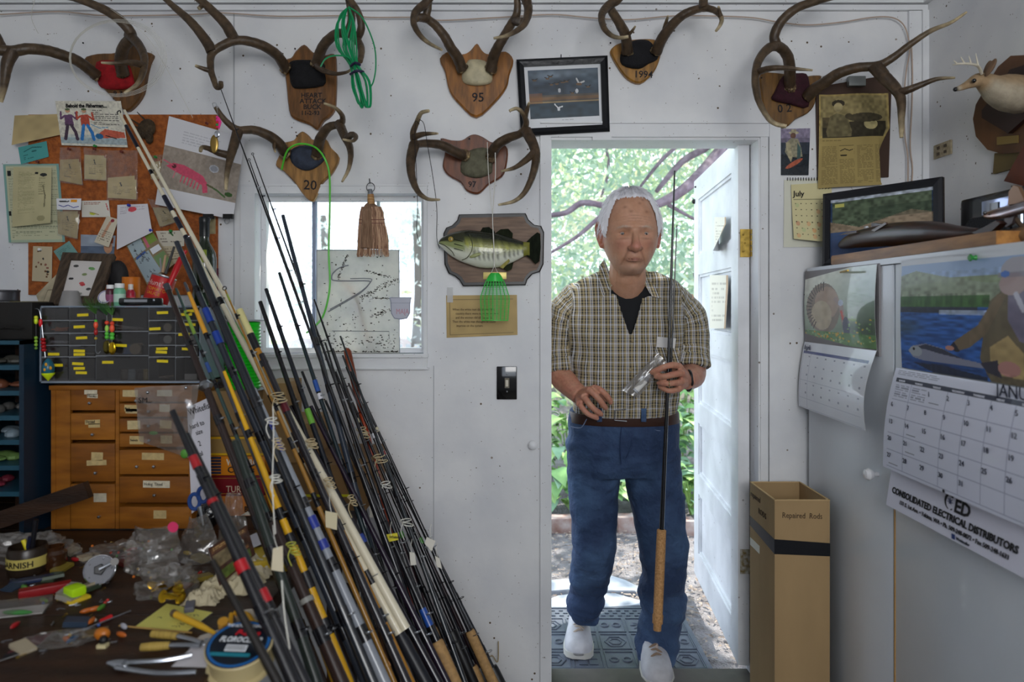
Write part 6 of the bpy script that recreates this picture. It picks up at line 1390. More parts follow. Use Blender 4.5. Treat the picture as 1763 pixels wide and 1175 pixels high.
for a, b, c, d in cells:
    A0, B0 = P(a+1, d-1, YO), P(b-1, c+1, YO)
    dr = mk('drawer', MB().box((A0.x, YO-.003, A0.z), (B0.x, YO-.001, B0.z-.001)).box((A0.x, YO-.001, A0.z), (A0.x+.001, YO+.13, B0.z-.004)).box((B0.x-.001, YO-.001, A0.z), (B0.x, YO+.13, B0.z-.004)), M_SMOKE, t, smooth=0)
    mk('drawer_pull', MB().box((A0.x+(B0.x-A0.x)*.35, YO-.008, B0.z-.004), (B0.x-(B0.x-A0.x)*.35, YO-.003, B0.z-.002)), M_SMOKE, dr, smooth=0)
    k = cnt.get((a, c))
    mk('drawer_shade', MB().box((A0.x+.001, YO+.045, A0.z), (B0.x-.001, YO+.047, B0.z-.002)), mat('1c1a1c', .7), dr, smooth=0)  # black panel partway in, standing for the shaded drawer interior
    xm_, zb = (A0.x+B0.x)/2, A0.z+.001; w_ = B0.x-A0.x; h_ = B0.z-A0.z
    if k:
        cm = mat(k[0], .4)
        if k[1] == 'stick':
            m_ = MB()
            for i in range(7): m_.tube([(xm_+random.uniform(-.35, .35)*w_, YO+random.uniform(.008, .03), zb+.004+.002*i*random.random()), (xm_+random.uniform(-.35, .35)*w_, YO+random.uniform(.008, .03), zb+.004+.003*random.random())], .0022, 5)
            mk('contents', m_, cm, dr)
        elif k[1] == 'disc': mk('contents', MB().lathe([(0, 0), (.011, 0), (.011, .004), (.007, .005), (0, .005)], frame_M((xm_+.006, YO+.02, zb+.012), (1, 0, 0), (0, -1, 0)), n=18), cm, dr)
        elif k[1] == 'paper': mk('contents', MB().box((xm_-.012, YO+.01, zb), (xm_+.02, YO+.012, zb+.016)), cm, dr, smooth=0)
        elif k[1] == 'spool':
            for dx, cc, r in ((.002, '4a6aa8', .012), (.028, 'b09a7a', .015), (.05, '2a2422', .011)): mk('thread_spool', MB().lathe([(0, -.012), (r, -.012), (r, -.010), (r*.8, -.009), (r*.8, .009), (r, .010), (r, .012), (0, .012)], frame_M((xm_+dx, YO+.022, zb+r), (0, 0, 1), (0, -1, 0)) if dx == .028 else Matrix.Translation((xm_+dx, YO+.022, zb+.013)), n=16), mat(cc, .5), dr)
        else:
            for i in range(4): mk('small_jar', MB().lathe([(0, 0), (.009, 0), (.010, .002), (.010, .018), (.008, .021), (.010, .022), (.010, .028), (0, .028)], Matrix.Translation((xm_-.005+i*.02, YO+.02, zb)), n=14), mat(['6a5a4a', '9aa4a8', '3a2a24', 'b09a5a'][i], .3), dr)
for x, y in labs:
    p = P(x, y, YO); r = random.uniform(-.05, .05)
    mk('yellow_label', MB().box((-.0148, -.0006, -.0036), (.0148, 0, .0036), Matrix.Translation((p.x, YO-.0034, p.z)) @ Matrix.Rotation(r, 4, 'Y')), M_YEL, t, smooth=0)
# wooden crate behind, carrying the bottle
tag(mk('wooden_crate', MB().box((-1.45, 1.99, TZ), (-.94, 2.29, 1.265), bev=.003), M_BENCH), 'dark wooden crate standing behind organizer, carrying the wine bottle', 'crate')
OT = oz1   # top of organiser
def O(px, Y, z=None): return V((X_(px, Y), Y, OT if z is None else z))
# rustic frame of flies
t = thing('fly_display_frame', 'rustic bark-edged frame with flies on white card leaning on the board', 'display frame', O(140, 1.9))
Yl, Yh = 1.86, 1.99
q = [P(110, 438, Yh), P(199, 441, Yh), P(168, 526, Yl), P(86, 527, Yl)]
inn, n = framebars(t, q, .028, 0, .012, mat('5a4a3a', .85, col2='3a2e22', scale=20, stretch=(6, 1, 1), bump=.8, bscale=60))
cv = Canvas(60, 70, 'cfcac6')
for x, y, c in ((.2, .15, '3a3a34'), (.7, .2, '4a8a40'), (.75, .22, '6a9a5a'), (.15, .5, '1c1c1c'), (.55, .38, '7a8a5a'), (.6, .66, 'b02838'), (.55, .62, 'c04a4a'), (.85, .78, '3a3a3a'), (.6, .9, '8a8a84')): cv.ell(x, y, .09, .035, c)
print_obj('display_card', cv, flatfn(*[p+n*.003 for p in inn]), t, .4, coat=.3)
mk('tail_board', MB().add([p-n*.001 for p in q]+[p-n*.006 for p in q], [(0, 1, 2, 3), (4, 7, 6, 5), (0, 4, 5, 1), (1, 5, 6, 2), (2, 6, 7, 3), (3, 7, 4, 0)]), mat('3a3028', .8), t, smooth=0)
t = thing('grey_cup', 'upturned grey plastic cup in front of the fly frame', 'cup', O(122, 1.83)); mk('cup', MB().lathe([(.028, 0), (.0275, .003), (.019, .038), (.016, .041), (0, .041)], Matrix.Translation(O(122, 1.835)), n=24), mat('8f8d8c', .4, alpha=.85), t)
def bottle(name, label, px, Y, r, h, body, cap, capr=.8, neck=None, z=None, M=None, caph=.012, lab=None, cat='bottle', trans=0):
    t = thing(name, label, cat, O(px, Y, z)); MM = M or Matrix.Translation(O(px, Y, z))
    mk('body', MB().lathe([(0, 0), (r*.95, 0), (r, .003), (r, h*.8), (r*.85, h*.88), (r*(neck or .7), h*.92), (r*(neck or .7), h)], MM, n=20), mat(body, .3, coat=.2), t)
    mk('cap', MB().lathe([(r*capr, h*.93), (r*capr*1.02, h*.95), (r*capr, h*.93+caph), (r*capr*.8, h*.94+caph), (0, h*.94+caph)], MM, n=20), mat(cap, .35), t)
    if lab: mk('paper_label', MB().lathe([(r*1.01, h*.2), (r*1.015, h*.2), (r*1.015, h*.62), (r*1.01, h*.62)], MM, n=20, cap=False), mat(lab, .6), t)
    return t
bottle('glue_bottle', 'small maroon bottle with white cap, left one on the organizer', 190, 1.85, .0115, .05, '4a1c28', 'e8e8e8', lab='8a4a6a', caph=.010)
bottle('paint_bottle', 'pale green paint bottle with white cap on the organizer', 206, 1.845, .0145, .052, '6fb08e', 'e6e8e6', lab='b8d4c4', caph=.012)
t = bottle('dropper_bottle', 'red dropper bottle with white pointed tip behind green paint bottle', 225, 1.90, .0125, .045, 'a82038', 'dcd8d4', .5, lab='c83a4a', caph=.018)
t = thing('orange_can', 'orange cylindrical can behind the red dropper bottle', 'can', O(226, 1.955, 1.275)); mk('body', MB().lathe([(0, 0), (.024, 0), (.0245, .002), (.024, .004), (.024, .108), (.0245, .11), (.0235, .112), (0, .112)], Matrix.Translation(O(226, 1.955, 1.267)), n=26), mat('c8701e', .35), t)
# tomato can, tilted
t = thing('tomato_can', 'red tomato sauce can tilted, holding brushes and pliers', 'can', O(272, 1.88))
CMx = Matrix.Translation(O(266, 1.885, OT+.006)) @ Matrix.Rotation(.28, 4, 'Y') @ Matrix.Rotation(-.15, 4, 'X')
mk('can_body', MB().lathe([(0, 0), (.0315, 0), (.033, .002), (.0315, .004), (.0315, .076), (.033, .078), (.0325, .081), (.0305, .08), (.0305, .01), (0, .01)], CMx, n=32), M_STEEL, t)
mk('can_label', MB().lathe([(.0317, .005), (.0321, .006), (.0321, .074), (.0317, .075)], CMx, n=32, cap=False), mat('b01818', .4), t)
def cantext(s, size, h, m, x):
    # wrap writing round the can
    o = text(s, size, Matrix.Identity(4), m, t); me = o.data; off = org(t)
    for v in me.vertices:
        c = v.co+off; a = (c.x+x)/.0323-PI/2; R = .0325; p = CMx @ V((R*math.cos(a), R*math.sin(a), h+c.z)); v.co = p-off
cantext("Hunt's", .021, .048, mat('f0e8e0', .5), -.029); cantext('TOMATO', .0125, .034, mat('e8c030', .5), -.022); cantext('SAUCE', .0125, .022, mat('e8c030', .5), -.018)
for (px, py, px2, py2, c, r) in ((280, 470, 285, 440, 'b09070', .004), (285, 472, 300, 425, '2a2a2a', .004), (278, 470, 276, 445, '8a8a8a', .003)):
    tag(mk('brush', MB().tube([P(px, py, 1.9), P(px2, py2, 1.92)], [r, r*.8], 8), mat(c, .5)), {'b09070': 'pale wooden brush handle sticking out of tomato can', '2a2a2a': 'long black handle sticking out of the tomato can', '8a8a8a': 'short grey tool handle standing in the tomato can'}[c], 'tool')
tag(mk('red_pliers', MB().tube([P(291, 492, 1.87), P(303, 465, 1.885), P(312, 445, 1.9)], [.006, .009, .008], 10, smooth=3).tube([P(310, 448, 1.9), P(320, 432, 1.91)], [.006, .005], 8), mat('b8141e', .35)), 'tool with red grip propped behind the tomato can', 'pliers')
t = thing('folding_knife', 'black folding knife lying on the organizer before the can', 'knife', O(243, 1.82))
mk('handle', MB().box((X_(206, 1.82), 1.812, OT+.001), (X_(279, 1.82), 1.83, OT+.022), bev=.006), M_BLACKGLOSS, t); mk('inlay', MB().box((X_(217, 1.82), 1.8105, OT+.010), (X_(256, 1.82), 1.812, OT+.017)), M_STEEL, t, smooth=0)
mk('bolster', MB().ball((X_(268, 1.82), 1.812, OT+.015), .004, n=10, m=6), M_STEEL, t)
t = thing('sticker_disc', 'round white and blue disc leaning beside the maroon bottle', 'disc', O(181, 1.84)); DMx = frame_M(P(181, 512, 1.845), (1, 0, .1), (.0, -1, .35))
mk('disc', MB().lathe([(0, 0), (.019, 0), (.019, .002), (0, .002)], DMx, n=24), mat('d8d4d8', .4), t); mk('stripe', MB().lathe([(.016, .0022), (.0175, .0022), (.0175, .0026), (.016, .0026)], DMx, n=24, cap=False), mat('3a3a8a', .4), t)
# dark vase shape behind frame
tag(mk('black_pouch', MB().ball(P(203, 478, 1.97), (.03, .02, .05), n=14, m=10), mat('141214', .7, bump=.5, scale=40)), 'black cloth pouch between fly frame and orange can', 'pouch')
# wine bottle
Yb_ = 2.22
t = thing('wine_bottle', 'dark green empty wine bottle standing right of the fly chart', 'bottle', (X_(352, Yb_), Yb_, 1.266)); WM = Matrix.Translation((X_(352, Yb_), Yb_, 1.266))
mk('glass_body', MB().lathe([(0, .004), (.034, 0), (.0365, .006), (.0365, .185), (.033, .205), (.022, .226), (.0155, .238), (.0145, .25), (.0145, .275), (.0145, .30), (0, .30)], WM, n=32), mat('1d2b1a', .07, trans=.0, coat=.6, spec=.7), t)
mk('foil', MB().lathe([(.0155, .255), (.0158, .26), (.0158, .298), (.0168, .30), (.0168, .316), (.015, .319), (0, .319)], WM, n=24), mat('141a1c', .35), t)
mk('paper_label', MB().box((X_(345, Yb_-.04), Yb_-.0385, Z_(452, Yb_-.04)), (X_(355, Yb_-.04), Yb_-.036, Z_(430, Yb_-.04))), mat('8a9a2a', .5), t, smooth=0)
tag(mk('red_tube', MB().tube([(X_(372, 2.25), 2.25, 1.266), (X_(372, 2.25), 2.25, 1.42)], .008, 12), mat('5a1c2c', .4)), 'thin maroon tube standing beside the wine bottle', 'tube')
# green feather jigs and lures hanging in front of organiser
def lure_string(name, label, items, px, y0):
    tt = thing(name, label, 'fishing lure', P(px, y0, YO-.02))
    for kind, y, c, a in items:
        p = P(px, y, YO-.02); p.x = X_(px, YO-.02)
        if kind == 'bead': mk('bead', MB().ball(p, a, n=10, m=7), mat(c, .25), tt)
        elif kind == 'body': mk('lure_body', MB().ball(p, (a*.55, a*.55, a), n=10, m=8), mat(c, .3), tt)
        elif kind == 'spoon': mk('spoon_blade', MB().ball(p, (a*.6, a*.2, a), n=14, m=8), mat(c, .15, metal=.9), tt)
        elif kind == 'hair': 
            m_ = MB()
            for i in range(26): m_.tube([p, p+V((random.uniform(-1, .1)*a*.9, random.uniform(-.3, .3)*a, a*random.uniform(.6, 1)))], [.0009, .0003], 3)
            mk('feather', m_, mat(c, .6), tt, kind='stuff')
        elif kind == 'hook': mk('hook', MB().tube([p, p+V((0, 0, -a)), p+V((a*.3, 0, -a*1.3)), p+V((a*.6, 0, -a))], .0007, 5, smooth=3), M_STEEL, tt)
    ys = [i[1] for i in items]; mk('wire', MB().tube([P(px, min(ys), YO-.02), P(px, max(ys), YO-.02)], .0006, 4), M_STEEL, tt)
lure_string('jig_lure', 'orange and red jig with green feather hanging left on organizer front', [('hair', 541, '3f6a2a', .045), ('bead', 553, '58c040', .004), ('body', 560, 'f05a3a', .010), ('body', 572, 'a82020', .009), ('bead', 583, 'b8a040', .004), ('hook', 592, '', .02)], 165, 541)
lure_string('jig_lure', 'lime beaded jig with dark green feather over the middle drawers', [('hair', 543, '2f5a2a', .04), ('bead', 556, 'e04a30', .0055), ('body', 566, 'a8e060', .009), ('bead', 575, '58c040', .0055), ('bead', 581, '58c040', .0055), ('spoon', 598, '6a5f2a', .018)], 184, 543)
lure_string('jig_lure', 'orange and lime jig ending in a gold blade, rightmost of three', [('hair', 543, '4a7a3a', .04), ('bead', 557, 'e04a30', .0055), ('body', 566, 'f05a3a', .011), ('bead', 576, '58c040', .006), ('bead', 582, '58c040', .006), ('spoon', 600, 'c8a020', .017)], 193, 543)
lure_string('bead_lure', 'thin lure with yellow green beads hanging at left end of organizer', [('bead', 547, 'd8e030', .005), ('body', 553, 'd0e830', .009), ('bead', 582, '8ab83a', .0045), ('bead', 588, '8ab83a', .0045), ('bead', 594, '8ab83a', .0045), ('bead', 600, '6a983a', .004)], 62, 545)
t = thing('bobber_lure', 'spotted teal and yellow diving lure with red beads hanging at organizer left end', 'fishing lure', P(76, 655, YO-.02))
mk('hook_wire', MB().tube([P(56, 538, YO-.02), P(60, 532, YO-.02), P(67, 534, YO-.02), P(70, 545, YO-.02), P(72, 560, YO-.02), P(78, 616, YO-.02)], .001, 5, smooth=4), M_STEEL, t)
mk('red_float', MB().ball(P(70, 556, YO-.02), (.0045, .0045, .011), n=10, m=8), mat('e8202c', .3), t)
for y in (585, 591, 597, 603): mk('bead', MB().ball(P(74+(y-585)*.08, y, YO-.02), (.0065, .0065, .005), n=10, m=6), mat('a8141c', .25), t)
mk('lure_body', MB().lathe([(0, 0), (.009, .006), (.0145, .018), (.0145, .03), (.01, .042), (.004, .05), (0, .052)], Matrix.Translation(P(83, 651, YO-.02)), n=18), mat('1f5f74', .3), t)
for dx, dz in ((-4, 628), (4, 634), (-6, 637)): mk('spot', MB().ball(P(83+dx, dz, YO-.0335), (.0035, .002, .0045), n=8, m=6), mat('e0a020', .4), t)
mk('yellow_tail', MB().lathe([(.0, -.006), (.008, .004), (.0150, .0125), (.0152, .016)], Matrix.Translation(P(83, 653, YO-.0205)), n=18), mat('d0e820', .3), t)
# blue steel cabinet at far left
t = thing('parts_cabinet', 'dark teal small-parts cabinet with open cells at the left edge', 'cabinet', (-1.5, 1.8, TZ))
M_TEAL = mat('1f4a5c', .4); bx0, bx1, by0, bz1_ = -1.78, X_(41, 1.75), 1.75, Z_(587, 1.75)
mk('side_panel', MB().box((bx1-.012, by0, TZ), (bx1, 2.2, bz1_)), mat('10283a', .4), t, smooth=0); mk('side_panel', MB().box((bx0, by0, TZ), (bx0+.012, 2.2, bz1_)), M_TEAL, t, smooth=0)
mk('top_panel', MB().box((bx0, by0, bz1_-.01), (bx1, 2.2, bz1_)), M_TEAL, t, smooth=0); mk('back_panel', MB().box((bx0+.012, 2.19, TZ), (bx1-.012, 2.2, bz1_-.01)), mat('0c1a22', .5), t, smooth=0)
for i, y in enumerate((632, 676, 719, 761, 805, 850)):
    mk('shelf', MB().box((bx0+.012, by0, Z_(y, by0)-.008), (bx1-.012, 2.19, Z_(y, by0)+.004)), M_TEAL, t, smooth=0)
    m_ = MB()
    for k in range(6): m_.ball((bx1-.03-random.uniform(0, .12), by0+.04+random.uniform(0, .08), Z_(y, by0)+.012), (random.uniform(.01, .03), .02, random.uniform(.006, .014)), n=8, m=5)
    mk('contents', m_, mat(['4a4a44', '7a4a34', '5a5a58', '7a8a94', '6a8a4a', '7a2a3a'][i], .5), t)
tag(mk('tackle_box', MB().box((X_(-60, 1.78), 1.77, bz1_+.001), (X_(60, 1.78), 2.1, Z_(520, 1.78)), bev=.006).tube([(X_(0, 1.77), 1.765, bz1_+.03), (X_(20, 1.77), 1.75, bz1_+.035), (X_(40, 1.77), 1.765, bz1_+.03)], .003, 6), mat('15120f', .5, var=.3, scale=30)), 'blackened tackle box atop the teal cabinet at left edge', 'tackle box')
tag(mk('olive_box', MB().box((X_(34, 1.9), 1.86, Z_(544, 1.86)), (X_(62, 1.9), 1.95, Z_(519, 1.86)), bev=.002), mat('6a6438', .6)), 'small olive box at the right end of black tackle box', 'box')
t = thing('grey_tin', 'round dark grey tin on the tackle box at left edge', 'tin', (X_(8, 1.85), 1.85, Z_(519, 1.78))); mk('tin', MB().lathe([(0, 0), (.045, 0), (.046, .003), (.045, .005), (.045, .026), (.047, .028), (.046, .032), (0, .032)], Matrix.Translation((X_(0, 1.88), 1.88, Z_(520, 1.78)+.001)), n=28), mat('4a4a4e', .35, metal=.5), t)
# slanted board between cabinet and chest
tag(mk('wooden_lath', MB().box((-.16, -.01, -.02), (.16, .01, .02), Matrix.Translation(P(45, 880, 1.66)) @ Matrix.Rotation(-.33, 4, 'Y')), M_BENCH), 'dark wooden slat leaning before the teal cabinet', 'slat')

# --- behind the rods: spool of green line, boxes, note
Yg = 2.0
gs = thing('green_line_spool', 'tall spool wound with bright green line below the window left corner', 'line spool', (X_(420, Yg), Yg, Z_(672, Yg)))
gzt = Z_(551, Yg); gzb = Z_(672, Yg); GM = Matrix.Translation((X_(418, Yg), Yg, gzb)); H_ = gzt-gzb
mk('flange', MB().lathe([(0, H_-.004), (.058, H_-.004), (.06, H_-.002), (.058, H_), (0, H_)], GM, n=32), mat('9aa0a6', .4), gs)
mk('flange', MB().lathe([(0, 0), (.058, 0), (.06, .002), (.058, .004), (0, .004)], GM, n=32), mat('9aa0a6', .4), gs)
prof = [(.03, .005)]+[(.047+.002*((i*7) % 3), .006+i*(H_-.012)/60) for i in range(61)]+[(.03, H_-.005)]
mk('wound_line', MB().lathe(prof, GM, n=36), mat('1fd82a', .3, coat=.2), gs, smooth=0)
def carton(name, label, q0, q1, ya, yb, m, cat='box', extra=None):
    """box whose front face spans photo pixels q0 (left, top) to q1 (right, bottom) at depth ya"""
    t = thing(name, label, cat, (X_((q0[0]+q1[0])/2, ya), ya, Z_(q1[1], ya)))
    a, b = P(q0[0], q1[1], ya), P(q1[0], q0[1], ya)
    mk('carton_body', MB().box((a.x, ya, a.z), (b.x, yb, b.z), bev=.0015), m, t); return t, a, b
M_CB = mat('a5865a', .85, var=.12, scale=10)
Yx = 1.93
# stack from the bench upwards: z by pixel at Yx; bench surface at y=890
t, a, b = carton('cigar_box', 'orange and cream cigar box at bottom of the stack', (360, 855), (455, 889), Yx, 2.1, mat('c9772a', .5), 'cigar box')
text('BROS', .022, Matrix.Translation((a.x+.1, Yx-.001, a.z+.012)), mat('2a2018', .6), t, bold=.0006, sx=.8)
mk('picture_panel', MB().prism([(a.x+.09, a.z+.002), (a.x+.15, a.z+.002), (a.x+.12, a.z+.02)], Yx-.0012, Yx-.0002), mat('d8d0c0', .6), t, smooth=0)
t, a, b = carton('cigar_box', 'dark red cigar box with pale lettering in middle of stack', (362, 820), (455, 854), Yx, 2.1, mat('7a1420', .45), 'cigar box')
text('TURKISH', .026, Matrix.Translation((a.x+.045, Yx-.001, a.z+.010)), mat('d8c8a8', .6), t, sx=.85); mk('gold_line', MB().box((a.x+.004, Yx-.0008, b.z-.007), (b.x-.004, Yx, b.z-.006)).box((a.x+.004, Yx-.0008, a.z+.005), (b.x-.004, Yx, a.z+.006)), mat('b8902a', .4), t, smooth=0)
t, a, b = carton('cigar_box', 'orange cigar box with blue striped end, second from top of stack', (360, 786), (456, 819), Yx, 2.1, mat('e08a1c', .45), 'cigar box')
for k in range(6): mk('blue_stripe', MB().box((a.x+.0005, Yx-.0008, a.z+.004+k*.0085), (a.x+.034, Yx, a.z+.010+k*.0085)), mat('2a3352', .5), t, smooth=0)
text('WOLF BROS', .024, Matrix.Translation((a.x+.05, Yx-.001, a.z+.029)), mat('ece4d4', .6), t, bold=.0007, sx=.72); text('Crooks', .024, Matrix.Translation((a.x+.052, Yx-.001, a.z+.008)), M_INK, t, bold=.0004, sx=1.05)
t, a, b = carton('cigar_box', 'tan box edged with yellow lettered border on top of cigar boxes', (358, 752), (458, 785), Yx, 2.1, mat('a98a52', .7), 'cigar box')
for e in (((a.x+.001, a.z+.001), (b.x-.001, a.z+.007)), ((a.x+.001, b.z-.007), (b.x-.001, b.z-.001)), ((a.x+.001, a.z+.007), (a.x+.008, b.z-.007))): mk('yellow_border', MB().box((e[0][0], Yx-.0008, e[0][1]), (e[1][0], Yx, e[1][1])), mat('e8b81c', .5), t, smooth=0)
t, a, b = carton('cardboard_box', 'plain tan cardboard box on the cigar boxes under green spool', (362, 674), (425, 751), Yx, 2.08, M_CB)
t, a, b = carton('cardboard_box', 'small brown cardboard box standing right of the green spool', (452, 660), (493, 760), 2.05, 2.2, M_CB)
t, a, b = carton('cardboard_box', 'low brown cardboard box under the window behind rods', (470, 730), (530, 800), 1.98, 2.2, M_CB)
t, a, b = carton('cardboard_box', 'wide brown box on the bench behind slanting rods', (470, 801), (630, 880), 1.95, 2.25, mat('8a6a42', .8, var=.15, scale=8))
mk('yellow_stripe', MB().box((a.x+.04, 1.949, a.z+.04), (b.x-.02, 1.9499, a.z+.047)), mat('d8d020', .5), t, smooth=0)
# handwritten sheet
Ysn = 1.79
cv = Canvas(50, 120, 'd2d0d8'); nt = thing('handwritten_sign', 'white sheet with marker writing standing right of the drawer chest', 'sign', P(345, 860, Ysn))
print_obj('sheet', cv, flatfn(P(322, 702, Ysn), P(361, 684, Ysn), P(364, 858, Ysn), P(330, 885, Ysn)), nt, .7)
for s, x, y, sz in (('Whitefish', 326, 716, .024), ('hard to', 328, 740, .019), ('size', 338, 750, .018), ('2', 343, 769, .02), ('gal', 342, 787, .018)): text(s, sz, Matrix.Translation(P(x, y, Ysn-.002)) @ Matrix.Rotation(-.35, 4, 'Y'), M_INK, nt, sx=.7)
# plastic bag pinned on the chest front
def bag(name, label, fn, m=None, nu=20, nv=22, cat='plastic bag', parts=None, base=None, amp=.01, fr=14):
    t = thing(name, label, cat, base if base is not None else fn(.5, 0))
    def g(u, v):
        p = V(fn(u, v)); k = noise.noise(V((u*fr*.35, v*fr*.35, len(name)+p.x*3)))*amp+abs(noise.noise(V((u*fr, v*fr, p.x*5))))*amp*.6; p.y -= k; p.z += k*.5; return p
    mk('bag_film', MB().sheet(g, nu, nv, .0003), m or M_BAG, t, smooth=30); return t
M_BAG2 = bpy.data.materials.new('hazy_plastic'); M_BAG2.use_nodes = True; bagmat(M_BAG2, (.9, .9, .9), .08, .09, 'cfc8bf')
Yq = YCH-.03
t = bag('hanging_bag', 'clear plastic bag tacked over the right drawers of chest', flatfn(P(232, 668, Yq), P(342, 662, Yq), P(326, 790, Yq), P(240, 760, Yq), bulge=.012), M_BAG2, amp=.006)
mk('tack', MB().ball(P(254, 676, Yq-.014), .004, n=8, m=6).ball(P(320, 668, Yq-.01), .004, n=8, m=6), M_STEEL, t)
mk('green_fly', MB().ball(P(264, 746, Yq-.004), (.012, .003, .005), n=8, m=6).ball(P(317, 782, Yq-.004), (.01, .003, .012), n=8, m=6), mat('5a9a3a', .5), t)
text('SM..', .02, Matrix.Translation(P(238, 694, Yq-.02)), M_INK, t)
# scissors
t = thing('scissors', 'blue handled scissors standing among the bags right of chest', 'scissors', P(345, 890, 1.72))
for (x, y, c) in ((335, 864, '2a4a8a'), (350, 852, '24407a')): mk('finger_ring', MB().tube([P(x+9*math.cos(a), y+13*math.sin(a), 1.7) for a in [2*PI*i/20 for i in range(21)]], .005, 8, cap=False), mat(c, .35), t)
mk('blade', MB().tube([P(343, 873, 1.7), P(350, 905, 1.69)], [.006, .002], 6), M_STEEL, t)
tag(mk('black_pouch', MB().ball(P(358, 888, 1.75), (.03, .02, .035), n=14, m=10), mat('0a0a0c', .1, coat=.8, bump=1.0, scale=25, bdist=.02)), 'shiny black pouch beside the blue scissors', 'pouch')
# --- loose bags on the bench
def heapbag(name, label, px, py, w_, d_, h_, m=None, seed=0, tw=0):
    c = T(px, py); t = thing(name, label, 'plastic bag', c)
    mb = MB(); n, m_ = 26, 14; vs = []; fs = []
    for j in range(m_+1):
        tt = j/m_; 
        for k in range(n):
            a = 2*PI*k/n; r = math.cos(tt*PI/2)**.6; nn = noise.noise(V((math.cos(a)*2+seed, math.sin(a)*2, tt*4)))+.6*noise.noise(V((math.cos(a)*6+seed, math.sin(a)*6, tt*9)))
            rr = r*(1+.3*nn); vs.append(c+V((w_*rr*math.cos(a)+tw*tt, d_*rr*math.sin(a), max(.001, h_*math.sin(tt*PI/2)*(1+.35*nn)))))
    for j in range(m_):
        for k in range(n): a, b = j*n+k, j*n+(k+1) % n; fs.append((a, b, b+n, a+n))
    mb.add(vs, fs); mk('bag_film', mb, m or M_BAG2, t, smooth=25); return t
gb = heapbag('spoon_bag', 'clear bag holding gold spoon blades in the middle of bench', 290, 1020, .06, .05, .05, None, 1)
for i in range(12):
    p = T(290+random.uniform(-26, 26), 1018+random.uniform(-14, 12), .008+random.random()*.025)
    mk('gold_spoon', MB().ball((0, 0, 0), (.015, .009, .002), n=12, m=6), M_GOLD if 'M_GOLD' in globals() else globals().setdefault('M_GOLD', mat('d0a428', .25, metal=1)), gb)
    o = [x for x in gb.children if x.name.startswith('gold_spoon')][-1]
    o.data.transform(Matrix.Translation(gb.location)); o.data.transform(Matrix.Translation(p-gb.location) @ Euler((random.uniform(-.8, .8), random.uniform(-.6, .6), random.uniform(0, 3))).to_matrix().to_4x4())
upb = bag('upright_bag', 'tall crumpled clear bag with pink round sticker before the chest', lambda u, v: T(262+(u-.5)*95*(1-.15*v), 1000)+V((0, .03*math.sin(PI*u)*-1+.02*v, .02+.095*v)), M_BAG2, amp=.022, fr=9)
mk('pink_sticker', MB().lathe([(0, 0), (.011, 0), (.011, .001), (0, .001)], frame_M(P(298, 908, 1.42), (1, 0, .2), (0, -1, 0)), n=20), mat('d83a6a', .4), upb)
bag('grey_bag', 'large smoky grey plastic bag slumped right of the pink sticker', lambda u, v: T(345+(u-.5)*90*(1-.7*v), 965)+V((0, -.04*math.sin(PI*u), .004+.105*v)), M_BAG2, amp=.015, fr=7)
bag('barcode_bag', 'clear packet with a barcode label before the cigar boxes', lambda u, v: T(400+(u-.5)*60*(1-.6*v), 960)+V((0, .01, .02+.13*v)), M_BAG2, amp=.008)
heapbag('clear_bag', 'flattened clear bag at back left of the bench', 60, 960, .10, .05, .05, None, 4); heapbag('clear_bag', 'crumpled clear bag behind the silver reel', 215, 960, .09, .05, .03, None, 7)
heapbag('clear_bag', 'cloudy bag near middle left edge of bench', 100, 1105, .06, .03, .012, None, 9)
# magazine, barcode, yellow box, white envelope
def flatcard(name, label, cat, q, cv, h=.004, rough=.6, hh=(0, 0, 0, 0), coat=0):
    f = flatfn(*[T(x, y, h+hh[i]) for i, (x, y) in enumerate(q)])
    o = print_obj(name, cv, f, None, rough, coat=coat); return tag(o, label, cat)
cv = Canvas(70, 60, '4a2a1c'); cv.rect(.05, .05, .95, .2, '6a4426').lines_text(.08, .07, .9, .18, 2, 'c8a068', .8, 1).rect(.05, .25, .45, .6, '7a6a4a').ell(.7, .4, .12, .12, 'b8b8b0').rect(.5, .55, .9, .65, '8a5a30').rect(.05, .7, .9, .95, '5a6a2a').noise(.4, 16, 14)
flatcard('tackle_package', 'brown tackle package with small photographs propped by yellow box', 'package', [(358, 945), (425, 905), (440, 955), (378, 1010)], cv, .03, hh=(.05, .06, .02, 0), coat=.3)
tag(mk('yellow_box', MB().box((-.07, -.05, 0), (.07, .05, .03), Matrix.Translation(T(440, 978)) @ Matrix.Rotation(.35, 4, 'Z'), .003), mat('c9a818', .5)), 'flat yellow box under the white envelopes', 'box')
cv = Canvas(30, 20, 'dcdae4'); flatcard('white_envelope', 'white envelope on the yellow box behind rods', 'envelope', [(425, 925), (470, 905), (480, 925), (432, 945)], cv, .036)
# crumpled tissue
def crumple(name, label, px, py, w_, h_, col, seed, cat='tissue'):
    c = T(px, py); mb = MB(); n = 22
    def f(u, v):
        x, y = u-.5, v-.5; r = max(abs(x), abs(y))*2; z = h_*(1-r**2)*(.6+.8*abs(noise.noise(V((u*4+seed, v*4, 0)))))+.012*noise.noise(V((u*9, v*9, seed)))
        return c+V((x*w_*2*(1+.25*noise.noise(V((seed, v*5, 1)))), y*w_*1.6*(1+.25*noise.noise(V((u*5, seed, 2)))), max(.0015, z)))
    mb.sheet(f, n, n, .0006); return tag(mk(name, mb, mat(col, .8), smooth=15), label, cat)
crumple('crumpled_tissue', 'crumpled cream tissue in the middle of the bench', 400, 1010, .06, .04, 'c9bd9c', 2); crumple('crumpled_tissue', 'second crumpled cream tissue nearer the rods', 435, 985, .05, .045, 'cfc4a8', 5)
crumple('crumpled_tissue', 'small twisted tissue left of the large ones', 350, 1035, .035, .03, 'b8ad90', 8)
